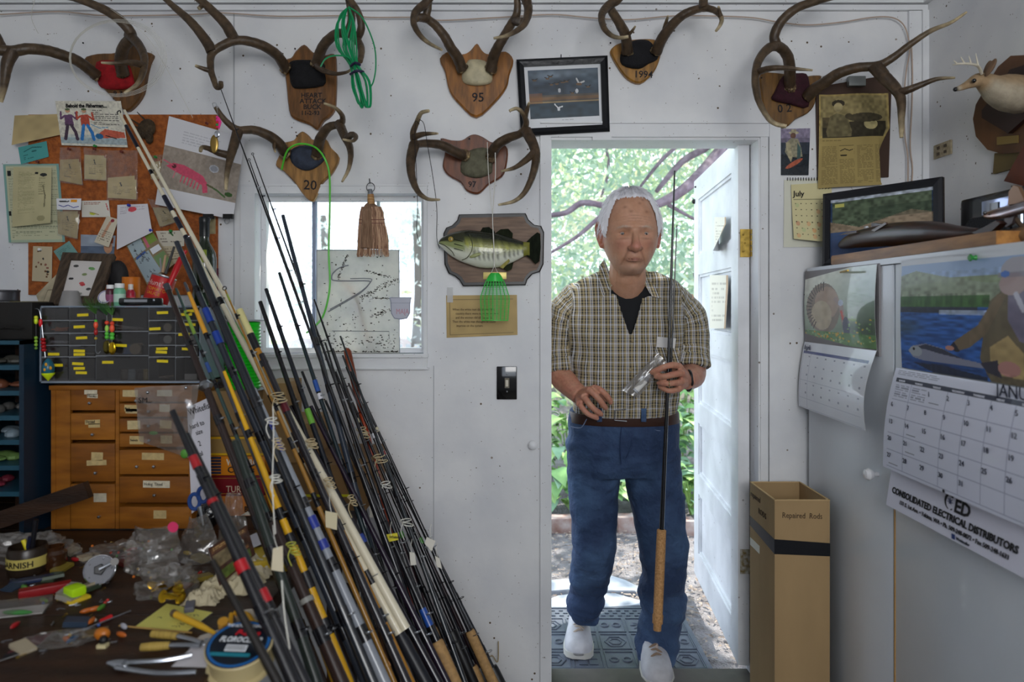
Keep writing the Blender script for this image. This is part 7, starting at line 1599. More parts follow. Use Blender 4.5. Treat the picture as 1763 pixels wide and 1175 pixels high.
# yellow sticky note with scribble
cv = Canvas(60, 50, 'd2cb6a'); 
for i in range(14): x, y = random.uniform(.15, .8), random.uniform(.2, .85); cv.line([(x, y), (x+.06, y-.04), (x+.1, y+.02)], .012, '4a4630')
flatcard('yellow_note', 'yellow note covered in handwriting lying at bench front', 'note', [(287, 1040), (366, 1055), (318, 1091), (232, 1080)], cv, .002)
cv = Canvas(20, 16, 'd8d4d8'); flatcard('white_paper', 'white paper slip left of the round line spool', 'paper', [(330, 1115), (385, 1108), (370, 1150), (295, 1148)], cv, .002)
cv = Canvas(20, 16, 'd0ccc4'); flatcard('white_paper', 'white paper slip behind the pliers', 'paper', [(345, 1095), (390, 1080), (395, 1110), (325, 1112)], cv, .0015)
# pliers
def pliers(name, label, pts1, pts2, joint, jaw, grip, h=.01):
    t = thing(name, label, 'pliers', T(*joint)); k = 1
    for pts in (pts1, pts2):
        q = [T(x, y, h) for x, y in pts]; mk('handle', MB().tube(q, .0042, 8, smooth=4), M_STEEL, t)
        if grip: mk('grip', MB().tube([q[0], q[0].lerp(q[1], .5), q[1]], [.0065, .0075, .0065], 10, smooth=3), grip, t)
    mk('jaw', MB().tube([T(joint[0], joint[1], h), T((joint[0]+jaw[0])/2, (joint[1]+jaw[1])/2, h), T(*jaw, h)], [.009, .007, .0025], 8), M_STEEL, t)
    mk('pivot', MB().ball(T(joint[0], joint[1], h+.006), (.005, .005, .003), n=10, m=6), M_STEEL, t)
M_YG = mat('b79a4a', .6, var=.4, scale=90, stretch=(5, .3, .3))
pliers('long_nose_pliers', 'long nose pliers with yellow taped handles in front of the note', [(262, 1092), (305, 1096), (348, 1107)], [(243, 1115), (292, 1112), (345, 1112)], (352, 1109), (388, 1102), M_YG)
pliers('dark_pliers', 'dark steel pliers at the front edge of bench', [(195, 1143), (280, 1138), (330, 1128)], [(200, 1150), (270, 1160), (338, 1158)], (215, 1146), (185, 1142), None)
t = thing('yellow_pen', 'thick yellow pen lying across handwritten note', 'pen', T(335, 1075)); mk('barrel', MB().tube([T(302, 1058, .012), T(345, 1078, .012), T(372, 1092, .010)], [.0065, .006, .003], 10), mat('d8a828', .4), t); mk('tip', MB().tube([T(298, 1056, .012), T(303, 1058.5, .012)], .007, 10), mat('5a4a3a', .5), t)
tag(mk('grey_eraser', MB().box((-.009, -.02, 0), (.009, .02, .012), Matrix.Translation(T(327, 1050)) @ Matrix.Rotation(.35, 4, 'Z'), .003), mat('5c5c66', .6)), 'small grey block standing on the yellow note', 'block')
t = thing('file_tool', 'wooden handled tool with teal collar behind the line spool', 'tool', T(386, 1080)); mk('handle', MB().tube([T(384, 1070, .05), T(388, 1100, .01)], [.009, .009], 12), mat('b8862c', .45), t); mk('collar', MB().tube([T(388, 1100, .012), T(391, 1108, .01)], [.012, .013], 12), mat('1c5a5a', .4), t)
t = thing('yellow_caliper', 'yellow curved plastic caliper near the line spool', 'caliper', T(415, 1085))
mk('frame', MB().tube([T(405, 1055, .03), T(425, 1062, .03), T(438, 1085, .03), T(425, 1102, .025)], [.005, .007, .006, .004], 8, smooth=4).tube([T(398, 1058, .03), T(396, 1085, .02)], .004, 8), mat('d8a01c', .4), t)
tag(mk('white_cup', MB().lathe([(0, 0), (.014, 0), (.02, .025), (.021, .026), (.0185, .025), (.013, .003), (0, .003)], Matrix.Translation(T(425, 1082)), n=20), mat('c9c0b0', .5)), 'small cream cup half hidden behind the foreground rods', 'cup')
t, _ = (thing('eye_box', 'small yellow box printed with black oval', 'box', T(440, 1098)), 0); mk('carton_body', MB().box((-.018, -.015, 0), (.018, .015, .026), Matrix.Translation(T(440, 1100)) @ Matrix.Rotation(.2, 4, 'Z'), .001), mat('d0b848', .5), t); mk('oval_mark', MB().ball(T(440, 1104, .016)+V((0, -.012, 0)), (.007, .0015, .004), n=12, m=6), M_INK, t)
# round spool of line
t = thing('line_spool', 'round blue and black spool of clear line at the bench front', 'line spool', T(414, 1165))
cS = P(413, 1125, 1.14); cS.z = TZ+.052; SM = frame_M(cS, (1, 0, -.06), (.05, -.6, .8)); RS = .053
SM = Matrix.Translation(T(413, 1150, .0)+V((0, 0, .022))) @ Matrix.Rotation(.30, 4, 'X') @ Matrix.Rotation(.05, 4, 'Y')
mk('spool_body', MB().lathe([(0, -.022), (RS, -.022), (RS, -.018), (RS*.88, -.016), (RS*.88, .014), (RS, .016), (RS, .0195), (RS*.97, .021), (0, .021)], SM, n=44), mat('b8a87c', .35), t)
cvm = MB().lathe([(0, .0213), (RS*.96, .0213), (RS*.96, .0218), (0, .0218)], SM, n=44); mk('face_label', cvm, mat('0a1420', .3, coat=.3), t)
mk('blue_segment', MB().lathe([(RS*.84, .0219), (RS*.92, .0219), (RS*.92, .0223), (RS*.84, .0223)], SM, n=44, cap=False), mat('1c5fa0', .35), t)
def st(s, size, x, y, m, sx=1, bold=.0004, shear=0):
    R = SM @ Matrix.Translation((x, y, .0222)) @ Matrix(((1, 0, 0, 0), (0, 0, 1, 0), (0, 0, 0, 1), (0, 0, 0, 1))) 
    R = SM @ Matrix.Translation((x, y, .0224)) @ Matrix.Rotation(-PI/2, 4, 'X')
    text(s, size, R, m, t, bold=bold, sx=sx, shear=shear)
M_WT = mat('e6eaee', .5)
st('P-Line', .016, -.014, .018, mat('c81c28', .4), shear=.3, bold=.0004); st('FLOROCLEAR', .0155, -.034, .003, M_WT, .72, .0002, .2); st('THE ULTIMATE COPOLYMER', .0075, -.034, .036, M_WT, .8, .0001)
mk('barcode', MB().box((-.018, -.0165, .0219), (.016, -.003, .0224), SM), M_WT, t, smooth=0)
for i in range(13): mk('bar', MB().box((-.016+i*.0024, -.015, .0224), (-.0150+i*.0024, -.0045, .0227), SM), M_INK, t, smooth=0)
mk('teal_band', MB().box((-.038, -.027, .0219), (.026, -.020, .0223), SM), mat('1f7a8a', .4), t, smooth=0)
# silver fishing reel
def reel(px, py):
    t = thing('fishing_reel', 'silver conventional fishing reel with dark handle lying on bench', 'fishing reel', T(px, py+35))
    R0 = .030; c = T(px, py+22, R0); RM = Matrix.Translation(c) @ Matrix.Rotation(1.15, 4, 'X') @ Matrix.Rotation(.45, 4, 'Y')
    RM = frame_M(c, (.9, .5, 0), V((.5, -.8, .35)))
    mk('side_plate', MB().lathe([(0, .018), (R0*.9, .018), (R0, .015), (R0, .010), (0, .010)], RM, n=36), mat('5c5d62', .5, metal=.4), t)
    mk('side_plate', MB().lathe([(0, -.024), (R0, -.024), (R0, -.018), (0, -.018)], RM, n=36), mat('5c5d62', .5, metal=.4), t)
    mk('spool', MB().lathe([(R0*.85, -.017), (R0*.6, -.014), (R0*.6, .006), (R0*.85, .009)], RM, n=30), mat('3f6a68', .4, metal=.3), t)
    for k in range(4):
        a = k*PI/2+.4; mk('frame_pillar', MB().tube([RM @ V((R0*.92*math.cos(a), R0*.92*math.sin(a), -.02)), RM @ V((R0*.92*math.cos(a), R0*.92*math.sin(a), .012))], .0025, 7), M_STEEL, t)
    mk('rim_ring', MB().tube([RM @ V((R0*.97*math.cos(a), R0*.97*math.sin(a), .0165)) for a in [2*PI*i/36 for i in range(37)]], .0014, 6, cap=False), M_CHROME, t)
    mk('star_drag', MB().lathe([(0, .03), (.010, .03), (.012, .026), (.008, .018)], RM, n=5), M_BLACK, t)
    mk('crank', MB().tube([RM @ V((0, 0, .032)), RM @ V((.016, .006, .034)), RM @ V((.028, .01, .036))], [.004, .003, .004], 8), M_STEEL, t)
    mk('crank_knob', MB().tube([RM @ V((.028, .01, .034)), RM @ V((.028, .01, .05))], [.006, .008], 12), mat('2a2018', .3), t)
    for k in range(5): a = k*1.25; mk('screw', MB().ball(RM @ V((R0*.75*math.cos(a), R0*.75*math.sin(a), .018)), .0018, n=7, m=4), M_CHROME, t)
reel(172, 960)
# lime lure box
t = thing('lime_lure_box', 'translucent lime green lure box with yellow card beside the reel', 'lure box', T(128, 1035)); LM = Matrix.Translation(T(127, 1032)) @ Matrix.Rotation(-.5, 4, 'Z')
mk('card', MB().box((-.026, -.02, 0), (.026, .02, .006), LM, .001), mat('d8b82c', .5), t); mk('lime_case', MB().box((-.02, -.012, .006), (.016, .018, .026), LM, .006), mat('b8e81c', .25, alpha=.9), t); text('LURES', .008, LM @ Matrix.Translation((-.018, -.0205, .0)), M_INK, t)
# jar with label at left, glass tumbler
t = thing('labelled_jar', 'small jar with yellow lettered label holding markers', 'jar', T(45, 985)); JM = Matrix.Translation(T(48, 985))
mk('jar_body', MB().lathe([(0, 0), (.038, 0), (.04, .003), (.04, .05), (.037, .055), (.037, .06), (.034, .06), (.034, .006), (0, .006)], JM, n=30), mat('2a2018', .3), t); mk('jar_label', MB().lathe([(.0402, .018), (.0408, .018), (.0408, .04), (.0402, .04)], JM, n=30, cap=False), mat('b8a858', .6), t)
o = text('GARNISH', .018, Matrix.Identity(4), M_INK, t, bold=.0004); off = org(t)
for v in o.data.vertices: c = v.co+off; a = (c.x-.04)/.0412-PI/2; v.co = (JM @ V((.0412*math.cos(a), .0412*math.sin(a), .022+c.z)))-off
for i, (px, py, c, lab) in enumerate(((52, 925, '1c2038', 'thick dark blue marker standing in labelled jar'), (62, 895, '16161c', 'tall thin black marker standing in labelled jar'), (40, 930, 'd8c82c', 'yellow capped pen standing in labelled jar'))):
    tag(mk('marker', MB().tube([T(48, 985)+V(((i-1)*.012, .005, .01)), P(px, py, T(48, 985).y)], [.006, .005], 9), mat(c, .35)), lab, 'marker')
t = thing('amber_jar', 'small amber glass jar standing behind the red box', 'jar', T(93, 975)); mk('jar_body', MB().lathe([(0, 0), (.022, 0), (.024, .003), (.024, .035), (.018, .042), (.018, .05), (.016, .05), (.016, .04), (.022, .033), (.022, .004), (0, .004)], Matrix.Translation(T(95, 978)), n=24), mat('3a2212', .12, coat=.5), t)
tag(mk('red_box', MB().box((-.045, -.012, 0), (.045, .012, .016), Matrix.Translation(T(78, 1022)) @ Matrix.Rotation(.55, 4, 'Z'), .002), mat('8a1218', .35)), 'flat red plastic box lying left of the lime case', 'box')
tag(mk('blue_packet', MB().box((-.04, -.012, 0), (.04, .012, .008), Matrix.Translation(T(55, 1002)) @ Matrix.Rotation(.5, 4, 'Z'), .002), mat('1e2a4a', .35)), 'dark blue packet behind the red box', 'packet')
cv = Canvas(20, 20, '5a2028'); cv.rect(0, .7, 1, 1, '16161c'); flatcard('red_pamphlet', 'dark red and black pamphlet near the front left of bench', 'pamphlet', [(45, 1098), (90, 1090), (60, 1118), (-5, 1140)], cv, .004)
t = thing('clear_lure_case', 'clear plastic lure case with green lures at left edge of bench', 'case', T(30, 1060)); mk('case', MB().box((-.055, -.025, 0), (.055, .025, .018), Matrix.Translation(T(28, 1055)) @ Matrix.Rotation(.3, 4, 'Z'), .002), M_BAG2, t); mk('green_lure', MB().ball(T(30, 1055, .008), (.03, .006, .005), n=12, m=6), mat('3a7a3a', .4), t); mk('white_card', MB().box((-.05, -.02, 0), (.05, .02, .002), Matrix.Translation(T(28, 1055, .002)) @ Matrix.Rotation(.3, 4, 'Z')), mat('a8a4a0', .6), t, smooth=0)
t = thing('orange_plug', 'small orange and black crank lure lying at bench front', 'fishing lure', T(177, 1105)); mk('lure_body', MB().ball(T(176, 1092, .012), (.014, .010, .011), n=14, m=10), mat('b86a1c', .35), t); mk('black_head', MB().ball(T(178, 1103, .010), (.008, .007, .008), n=10, m=8), M_BLACK, t); mk('label', MB().box((-.008, -.006, 0), (.008, .006, .006), Matrix.Translation(T(177, 1115, 0))), mat('c8bc90', .6), t, smooth=0)
t = thing('red_spinner', 'long silver spinner with red body at the front of the bench', 'fishing lure', T(180, 1068)); mk('red_body', MB().tube([T(172, 1070, .005), T(192, 1062, .005)], [.003, .0045], 8), mat('b8181c', .3), t); mk('wire', MB().tube([T(110, 1095, .003), T(150, 1082, .005), T(225, 1052, .004)], .0012, 5, smooth=3), M_STEEL, t); mk('blade', MB().ball(T(140, 1085, .004), (.02, .006, .001), Matrix.Rotation(.4, 3, 'Z'), n=12, m=6), M_STEEL, t)
tag(mk('wood_skewer', MB().tube([T(205, 1078, .003), T(330, 1090, .004)], .0016, 6), mat('a8854a', .6)), 'thin wooden skewer under the yellow note', 'skewer')
# scatter of little tackle pieces
bits = [('swivel', 'tiny silver swivel'), ('bead', 'small coloured bead'), ('hook', 'small bent steel hook'), ('lure_packet', 'small flat tackle packet'), ('small_lure', 'little painted lure')]
for i in range(125):
    px, py = random.uniform(10, 350), random.uniform(935, 1130)
    if 230 < px and py > 1030: px -= 150
    if i > 90: py = random.uniform(925, 1000)
    k = i % 5; c = T(px, py, .002); a = random.uniform(0, 6)
    if k == 0: mb = MB().tube([c, c+V((.008*math.cos(a), .008*math.sin(a), .001))], .0014, 5).ball(c, .002, n=6, m=4).ball(c+V((.008*math.cos(a), .008*math.sin(a), .001)), .002, n=6, m=4); m = M_STEEL
    elif k == 1: mb = MB().ball(c+V((0, 0, .001)), .0032, n=8, m=6); m = mat(random.choice(['c8a030', 'b83028', '4a9a4a', 'd8d4c8', '3a5a9a', 'd07020']), .3)
    elif k == 3: mb = MB().box((-.02, -.013, 0), (.02, .013, .003+.008*random.random()), Matrix.Translation(c) @ Euler((random.uniform(-.1, .25), random.uniform(-.2, .2), a)).to_matrix().to_4x4()); m = mat(random.choice(['6a5a3c', '8f8a80', '5a2420', '2c3a4c', '7a6a28', '3c4a38', 'a89c84']), .35)
    elif k == 4: mb = MB().ball((0, 0, 0), (.013, .0045, .005), Matrix.Rotation(a, 3, 'Z'), n=10, m=6); mb.v = [V(v)+c+V((0, 0, .004)) for v in mb.v]; m = mat(random.choice(['b05a1c', '4a7a2a', '9a1c20', 'a8a8b0', 'c0a020', '2a4a6a']), .25)
    else: mb = MB().tube([c, c+V((.012*math.cos(a), .012*math.sin(a), 0)), c+V((.016*math.cos(a+.3), .016*math.sin(a+.3), 0)), c+V((.012*math.cos(a+.5), .012*math.sin(a+.5), 0))], .0008, 5, smooth=3); m = M_BRASS if i % 2 else M_STEEL
    o = mk(bits[k][0], mb, m); tag(o, bits[k][1]+' among loose tackle scattered on bench', 'tackle', 'loose tackle bits on the bench: '+bits[k][0]+'s')
# thin rod lying along the back of bench
tag(mk('thin_stick', MB().tube([T(62, 913, .01), T(335, 912, .012)], .0022, 6), M_BLACK), 'thin black rod section lying along the foot of the drawer chest', 'rod section')
# ================================================================ fishing rods leaning in a great sheaf, butts on the floor
def rod(label, top, bot, Yt, Yb, rt, rb, col, wraps=(), guides=5, mid=None, handle=None, tip=None, name='fishing_rod', double=0, gloss=.25, ferr=None, gap=1.0, stop=.012):
    """top, bot photo pixels at depths Yt, Yb; the rod runs on past bot to the floor. wraps = (t0, t1, colour) along top-bot"""
    a, b = P(top[0], top[1], Yt), P(bot[0], bot[1], Yb)
    d = b-a; k = (a.z-stop)/(a.z-b.z); f = a+d*k
    t = thing(name, label, 'fishing rod', f, 'fishing rods leaning beside the bench')
    pt = lambda s: a+d*s+ (mid*4*s*(1-s)/max(k, 1)**0 if mid is not None and s < 1 else V((0, 0, 0)))
    rad = lambda s: rt+(rb-rt)*min(s, k)/1.0 if s <= 1 else rb+(rb-rt)*.25*(s-1)
    ss = [i*k/12 for i in range(13)]
    hs = k-.0 if handle is None else handle[0]
    blank = mat(col, gloss, coat=.3)
    ssb = [s for s in ss if s < hs]+[hs]
    off = V((0, 0, 0))
    for q in range(1+double):
        o = d.cross(V((0, 1, 0))).normalized()*(2.1*rad(.6))*q
        mk('blank', MB().tube([pt(s)+o for s in ssb], [rad(s) for s in ssb], 10), blank, t, smooth=60)
    if handle:
        segs = handle[1]
        s0 = hs
        for nm, ds, rm, hc in segs:
            s1 = min(k, s0+ds); 
            if s1 <= s0: break
            mk(nm, MB().tube([pt(s0), pt(s0)+(pt(s1)-pt(s0))*.04, pt(s0)+(pt(s1)-pt(s0))*.96, pt(s1)], [rad(s0)*rm*.9, rad(s0)*rm, rad(s0)*rm, rad(s0)*rm*.9], 14), mat(hc, .7, var=.3, scale=90) if 'cork' in nm else mat(hc, .4), t, smooth=50); s0 = s1
    for w_ in wraps:
        s0, s1, c = w_[:3]
        mk('wrap', MB().tube([pt(s0), pt(s1)], [rad(s0)*1.22, rad(s1)*1.22], 10), mat(c, .35, coat=.4), t, smooth=60)
    u = d.normalized(); side = u.cross(V((0, 1, 0))).normalized(); nrm = (side*.8-V((0, .6, 0))).normalized()
    for g in range(guides):
        s = .04+.9*(g+.5)/max(guides, 1)*min(k, 1.05)*gap+random.uniform(-.03, .03); r = .0035+.006*s; c = pt(s)+nrm*(rad(s)+r*1.3)
        gm = MB().tube([c+(nrm*math.cos(x)+u.cross(nrm)*math.sin(x))*r for x in [2*PI*i/12 for i in range(13)]], .0011, 5, cap=False)
        gm.tube([pt(s)+u*r*1.6, c-nrm*r], .0011, 4).tube([pt(s)-u*r*1.6, c-nrm*r], .0011, 4)
        gg = mk('guide', gm, M_STEEL if g % 2 else mat('1c1c22', .25, metal=.6), t)
        mk('guide_wrap', MB().tube([pt(s)-u*r*2, pt(s)+u*r*2], rad(s)*1.15, 8), mat('0c0c12', .25, coat=.5), t, smooth=60)
    if tip:
        c = pt(0)-u*.006; mk('tip_ring', MB().tube([c+(u*math.cos(x)+side*math.sin(x))*tip for x in [2*PI*i/14 for i in range(15)]], tip*.28, 6, cap=False), M_INK, t)
    if ferr: mk('ferrule', MB().tube([pt(ferr), pt(ferr+.012), pt(ferr+.02)], [rad(ferr)*1.3, rad(ferr)*2.1, rad(ferr)*1.3], 12), M_STEEL, t)
    return t, pt, rad
K = '15151a'
cork = [('cork_grip', .22, 1.9, 'b08a58'), ('reel_seat', .14, 1.5, '1c1c20'), ('cork_grip', .4, 1.9, 'a07c4c')]
foam = [('foam_grip', .2, 2.0, '101012'), ('reel_seat', .12, 1.6, '2a2a30'), ('foam_grip', .5, 2.0, '101012')]
RODS = [
 ('long cream white rod pair with black wraps rising highest over the cork board', (206, 196), (688, 1092), 2.15, 1.62, .0042, .0118, 'ded6bd', [(0.03, .085, '0c1020'), (.20, .235, '10142a'), (.25, .275, '10142a'), (.29, .31, '0c1020')], 6, {'tip': .006, 'double': 1, 'handle': (1.0, [('foam_grip', .6, 1.2, '1a1c22')])}),
 ('thick black rod rising in front of the wine bottle', (323, 413), (642, 1175), 1.72, 1.40, .0085, .0155, '1c2026', [(.62, .66, '0a0a0c')], 4, {}),
 ('grey blank with bright blue wraps left of wine bottle', (304, 417), (630, 1175), 1.74, 1.42, .0065, .012, '2a2f38', [(.18, .215, '1c3f9a'), (.24, .27, '1c3f9a')], 5, {}),
 ('dark brown rod with a steel ferrule ring in front of organizer', (286, 490), (552, 1175), 1.66, 1.36, .0062, .0135, '2a1c18', [(.0, .02, '3a3a40')], 4, {'ferr': .285}),
 ('slim olive and blue rod beside the ferruled brown one', (303, 497), (480, 930), 1.68, 1.5, .003, .006, '2f4440', [(.1, .2, '7a9a3a'), (.32, .36, '2a4a8a')], 6, {}),
 ('rod with golden yellow tip section turning grey lower down', (318, 487), (600, 1175), 1.69, 1.40, .0035, .0135, '45464c', [(.03, .15, 'd89a2c')], 4, {}),
 ('bright yellow rod running down through the middle of sheaf', (386, 640), (598, 1175), 1.60, 1.38, .004, .0125, 'd8a418', [(.56, .6, '15151a'), (.68, .73, '15151a')], 3, {}),
 ('second yellow rod alongside the bright yellow one', (440, 790), (578, 1175), 1.55, 1.39, .004, .0095, 'c8961c', [(.3, .36, '15151a')], 2, {}),
 ('amber fibreglass rod with pale cream tip before the green spool', (412, 534), (705, 1175), 1.80, 1.55, .0075, .012, 'b07a1f', [(.0, .075, 'd8cf90'), (.075, .12, '101014'), (.36, .40, '101014')], 4, {}),
 ('thin tan rod curving down left of green spool', (388, 500), (560, 900), 1.78, 1.6, .0022, .006, '9a6f2c', [(.02, .05, '8a9a3a')], 5, {'tip': .005}),
 ('silver grey rod with blue wraps near the centre', (436, 670), (662, 1175), 1.60, 1.40, .0068, .0122, '858a92', [(.13, .16, '1c2f8a'), (.20, .24, '1c2f8a'), (.47, .51, '1c2f8a'), (.55, .58, '1c2f8a')], 4, {}),
 ('charcoal rod bound with cream cord just right of amber rod', (450, 610), (700, 1175), 1.75, 1.50, .0072, .011, '262428', [(.17, .20, '5a1420')], 4, {}),
 ('very fine black rod tip crossing antler and window frame', (379, 150), (690, 1000), 2.1, 1.75, .0012, .0062, K, [], 7, {}),
 ('fine black rod tip, lower of the twin tips at window left', (430, 278), (700, 1040), 2.1, 1.75, .0014, .0062, K, [], 6, {'tip': .0036}),
 ('fine black rod tip, upper of the twin tips at window left', (436, 268), (716, 1040), 2.12, 1.78, .0014, .0062, K, [], 6, {'tip': .0036}),
 ('glossy dark tube rod standing highest across the window glass', (487, 371), (700, 1175), 2.05, 1.70, .0052, .0105, '2c3440', [(.3, .32, '0a0a0c')], 4, {'gloss': .1}),
 ('slender blue-green blank with blue and white wraps crossing sill', (481, 470), (712, 1175), 2.02, 1.68, .0045, .0085, '1c2a30', [(.30, .33, '2450a0'), (.335, .35, 'd8d8e0')], 5, {'gloss': .12}),
 ('dark glossy rod at left edge of the window glass', (458, 498), (690, 1175), 1.98, 1.62, .0052, .010, '1a1e26', [(.35, .39, '6aa83a')], 5, {'gloss': .12}),
 ('black rod ending low at the left window sash', (448, 520), (672, 1175), 1.96, 1.60, .0058, .010, '121216', [], 5, {}),
 ('black tapered rod tip in front of the dirty plastic panel', (541, 516), (770, 1175), 2.06, 1.72, .0026, .0075, K, [], 5, {}),
 ('thin dark rod tip rising right of the red-brown paddle', (586, 579), (800, 1175), 2.08, 1.75, .0026, .0075, '23282c', [], 5, {}),
]
RT = []
for L_, a_, b_, y1_, y2_, r1_, r2_, c_, w_, g_, kw in RODS: RT.append(rod(L_, a_, b_, y1_, y2_, r1_, r2_, c_, w_, g_, **kw))
# tight bundle at the right, tied with cream cord, cork handled
bund = [(560, 590, 728, K), (566, 612, 745, '1c1420'), (573, 600, 760, K), (580, 622, 772, '2a1218'), (578, 640, 788, K), (590, 612, 800, '181c20'), (588, 650, 808, '141014'), (596, 632, 818, K), (600, 660, 830, '221418'), (604, 640, 842, K), (607, 672, 852, '161a20'), (555, 640, 715, '14141c')]
pos = ['leftmost', 'second', 'third', 'fourth', 'fifth', 'sixth', 'seventh', 'eighth', 'ninth', 'tenth', 'outermost right']
for i, (x0_, y0_, x1_, c_) in enumerate(bund):
    lab = 'dark rod in the tied bundle against the white wall, %s from the left' % pos[i] if i < 10 else ('outermost dark rod of the tied bundle along the white wall' if i == 10 else 'dark rod crossing just left of tied bundle')
    R_ = rod(lab, (x0_, y0_), (x1_, 1160), 2.10+.012*(i % 4), 1.92+.02*(i % 3), .0028, .0082, c_, [(.2+.03*(i % 3), .215+.03*(i % 3), ['c8c0a0', '8a1c24', 'c8c8d0'][i % 3]), (.55, .57, '3a7a2a' if i % 4 == 0 else '101014')], 6, handle=(.98 if i % 3 else .87, cork if i % 2 else foam)); RT.append(R_)
# red-brown paddle handle and its orange-red shaft
t = thing('wooden_paddle', 'red-brown wooden handle rising among rods right of window panel', 'paddle', P(655, 900, 1.95))
pd = P(597, 600, 2.14); pe = P(617, 690, 2.12); pf = P(655, 840, 2.06); k_ = (pf.z-.0)/(pe.z-pf.z)
mk('grip', MB().tube([pd, pd+(pe-pd)*.06, pd+(pe-pd)*.5, pe], [.006, .013, .0125, .009], 14, flat=.6), mat('8a3f20', .4, col2='6a2c16', scale=12), t)
mk('shaft', MB().tube([pe, pf, pf+(pf-pe)*k_], [.008, .009, .01], 12), mat('b8431c', .4), t)
# foreground rods, nearest the camera
RT.append(rod('thick black foreground rod with red bands, nearest camera on left', (297, 708), (505, 1175), 1.30, 1.12, .0058, .0118, '15151a', [(.19, .235, 'a0141c'), (.36, .375, 'a0141c'), (.59, .63, 'b0101c')], 2, gloss=.35))
RT.append(rod('black foreground rod with red bands starting slightly lower than its neighbour', (321, 748), (524, 1175), 1.31, 1.15, .006, .011, '1b1b20', [(.66, .71, 'b0101c')], 2, gloss=.35))
RT.append(rod('short thick black rod end in front of the yellow pen', (366, 966), (478, 1175), 1.17, 1.08, .0048, .0085, '18130f', [], 0, gloss=.5))
RT.append(rod('dark brown rod with peeling varnish running beside yellow rods', (470, 900), (588, 1175), 1.45, 1.32, .0105, .014, '2a1710', [(.5, .53, '8a8a84')], 2, gloss=.4))
RT.append(rod('dark green-black rod with ring guides between yellow and red-banded rods', (405, 760), (545, 1175), 1.42, 1.25, .0085, .011, '1c2620', [], 3, gloss=.35))
RT.append(rod('black rod passing behind white tags in the sheaf centre', (500, 700), (755, 1175), 1.85, 1.62, .006, .0105, '16121a', [(.5, .53, '203a8a')], 4))
RT.append(rod('purple-black rod right of the cream white pair', (535, 700), (770, 1175), 1.88, 1.66, .0055, .0095, '1c1022', [], 4))
RT.append(rod('black rod with blue wrap ending in a cork grip low in middle', (600, 760), (752, 1105), 1.9, 1.72, .0045, .0085, K, [(.85, .93, '1c4a9a')], 4, handle=(1.0, cork)))
RT.append(rod('plain black rod in the gap left of the tied bundle', (520, 640), (735, 1175), 1.98, 1.76, .0038, .0085, '101216', [], 5, handle=(1.0, foam)))
RT.append(rod('slim black rod with white lettering in right gap', (560, 690), (790, 1175), 1.98, 1.78, .0035, .0075, '14141a', [(.33, .34, 'd8d4c8'), (.36, .42, 'a8a8b0')], 5, handle=(1.03, cork)))
# cord lashings round groups of rods
M_CORD = mat('c2b08a', .8); M_CORD2 = mat('d8d6cc', .7)
def lash(label, px, py, Y, w_, h_, m, n=4, tails=1):
    w_ *= .75; h_ *= .6
    t = thing('cord_lashing', label, 'cord', P(px, py, Y), 'cords lashing the rods')
    for i in range(n):
        yy = py-h_/2+h_*i/max(n-1, 1)
        mk('turn', MB().tube([P(px+w_*.5*math.cos(a)+(yy-py)*.5, yy+(2.5*math.sin(a*1.0))+(1.5 if i % 2 else -1.5)*math.cos(a), Y-.012*math.sin(a)) for a in [2*PI*q/16 for q in range(17)]], .0014, 5, cap=False), m, t)
    for j in range(tails): mk('loose_end', MB().tube([P(px-w_*.3, py, Y-.012), P(px-w_*.3-4-j*5, py+14, Y-.02), P(px-w_*.3+2+j*4, py+30, Y-.015)], .0012, 5, smooth=4), m, t)
for a in (('cream cord lashing high on tied bundle near the wall', 625, 745, 1.98, 22, 22, M_CORD, 4), ('cream cord lashing at middle height of tied bundle', 655, 790, 1.95, 26, 16, M_CORD, 3), ('white string bow on right-hand rods above tags', 665, 835, 1.9, 22, 10, M_CORD2, 2), ('cream cord wound round the central dark rods', 537, 764, 1.72, 22, 18, M_CORD, 4), ('cream cord loops below the white tag', 568, 832, 1.7, 20, 22, M_CORD, 4), ('cream cord figure-eight around amber and charcoal rods', 480, 685, 1.68, 30, 20, M_CORD, 3), ('white string around silver and black rods', 468, 725, 1.48, 26, 10, M_CORD2, 2), ('cream cord over the silver rod blue wraps', 480, 765, 1.47, 20, 24, M_CORD, 4), ('cream cord round blue-wrapped dark rod low in sheaf', 607, 862, 1.75, 14, 22, M_CORD, 4), ('greenish cord knotted on the yellow rods', 505, 945, 1.38, 22, 28, mat('b8b84a', .6), 4), ('white string near the foreground guides', 475, 825, 1.42, 24, 14, M_CORD2, 3), ('cream cord low on the tied bundle against wall', 700, 900, 1.86, 26, 12, M_CORD2, 2)): lash(*a)
# price tags on strings
def price_tag(label, q, Y, c='d8d4c8', txt=None, top=None):
    t = thing('paper_tag', label, 'tag', P(q[2][0], q[2][1], Y), 'paper tags tied to the rods')
    mk('tag', MB().prism([(X_(x, Y), Z_(y, Y)) for x, y in q], Y-.0006, Y), mat(c, .8), t, smooth=0)
    tp = top or ((q[0][0]+q[1][0])/2, q[0][1]-22); cx = ((q[0][0]+q[1][0])/2, q[0][1]+2)
    mk('string', MB().tube([P(tp[0], tp[1], Y+.01), P((tp[0]+cx[0])/2-2, (tp[1]+cx[1])/2, Y-.004), P(cx[0], cx[1], Y-.002)], .0008, 4, smooth=4), M_CORD2, t)
    if txt: text(txt, .009, Matrix.Translation(P(q[3][0]+3, (q[0][1]+q[2][1])/2+2, Y-.0012)), M_INK, t, bold=.0003)
price_tag('large cream tag curling beside the white rod', [(560, 880), (581, 884), (580, 913), (561, 908)], 1.55, 'd6cba8', top=(568, 850))
price_tag('yellow tag with black writing hanging in the middle of rods', [(664, 921), (684, 918), (686, 930), (667, 934)], 1.8, 'd8cc3a', 'Whitney')
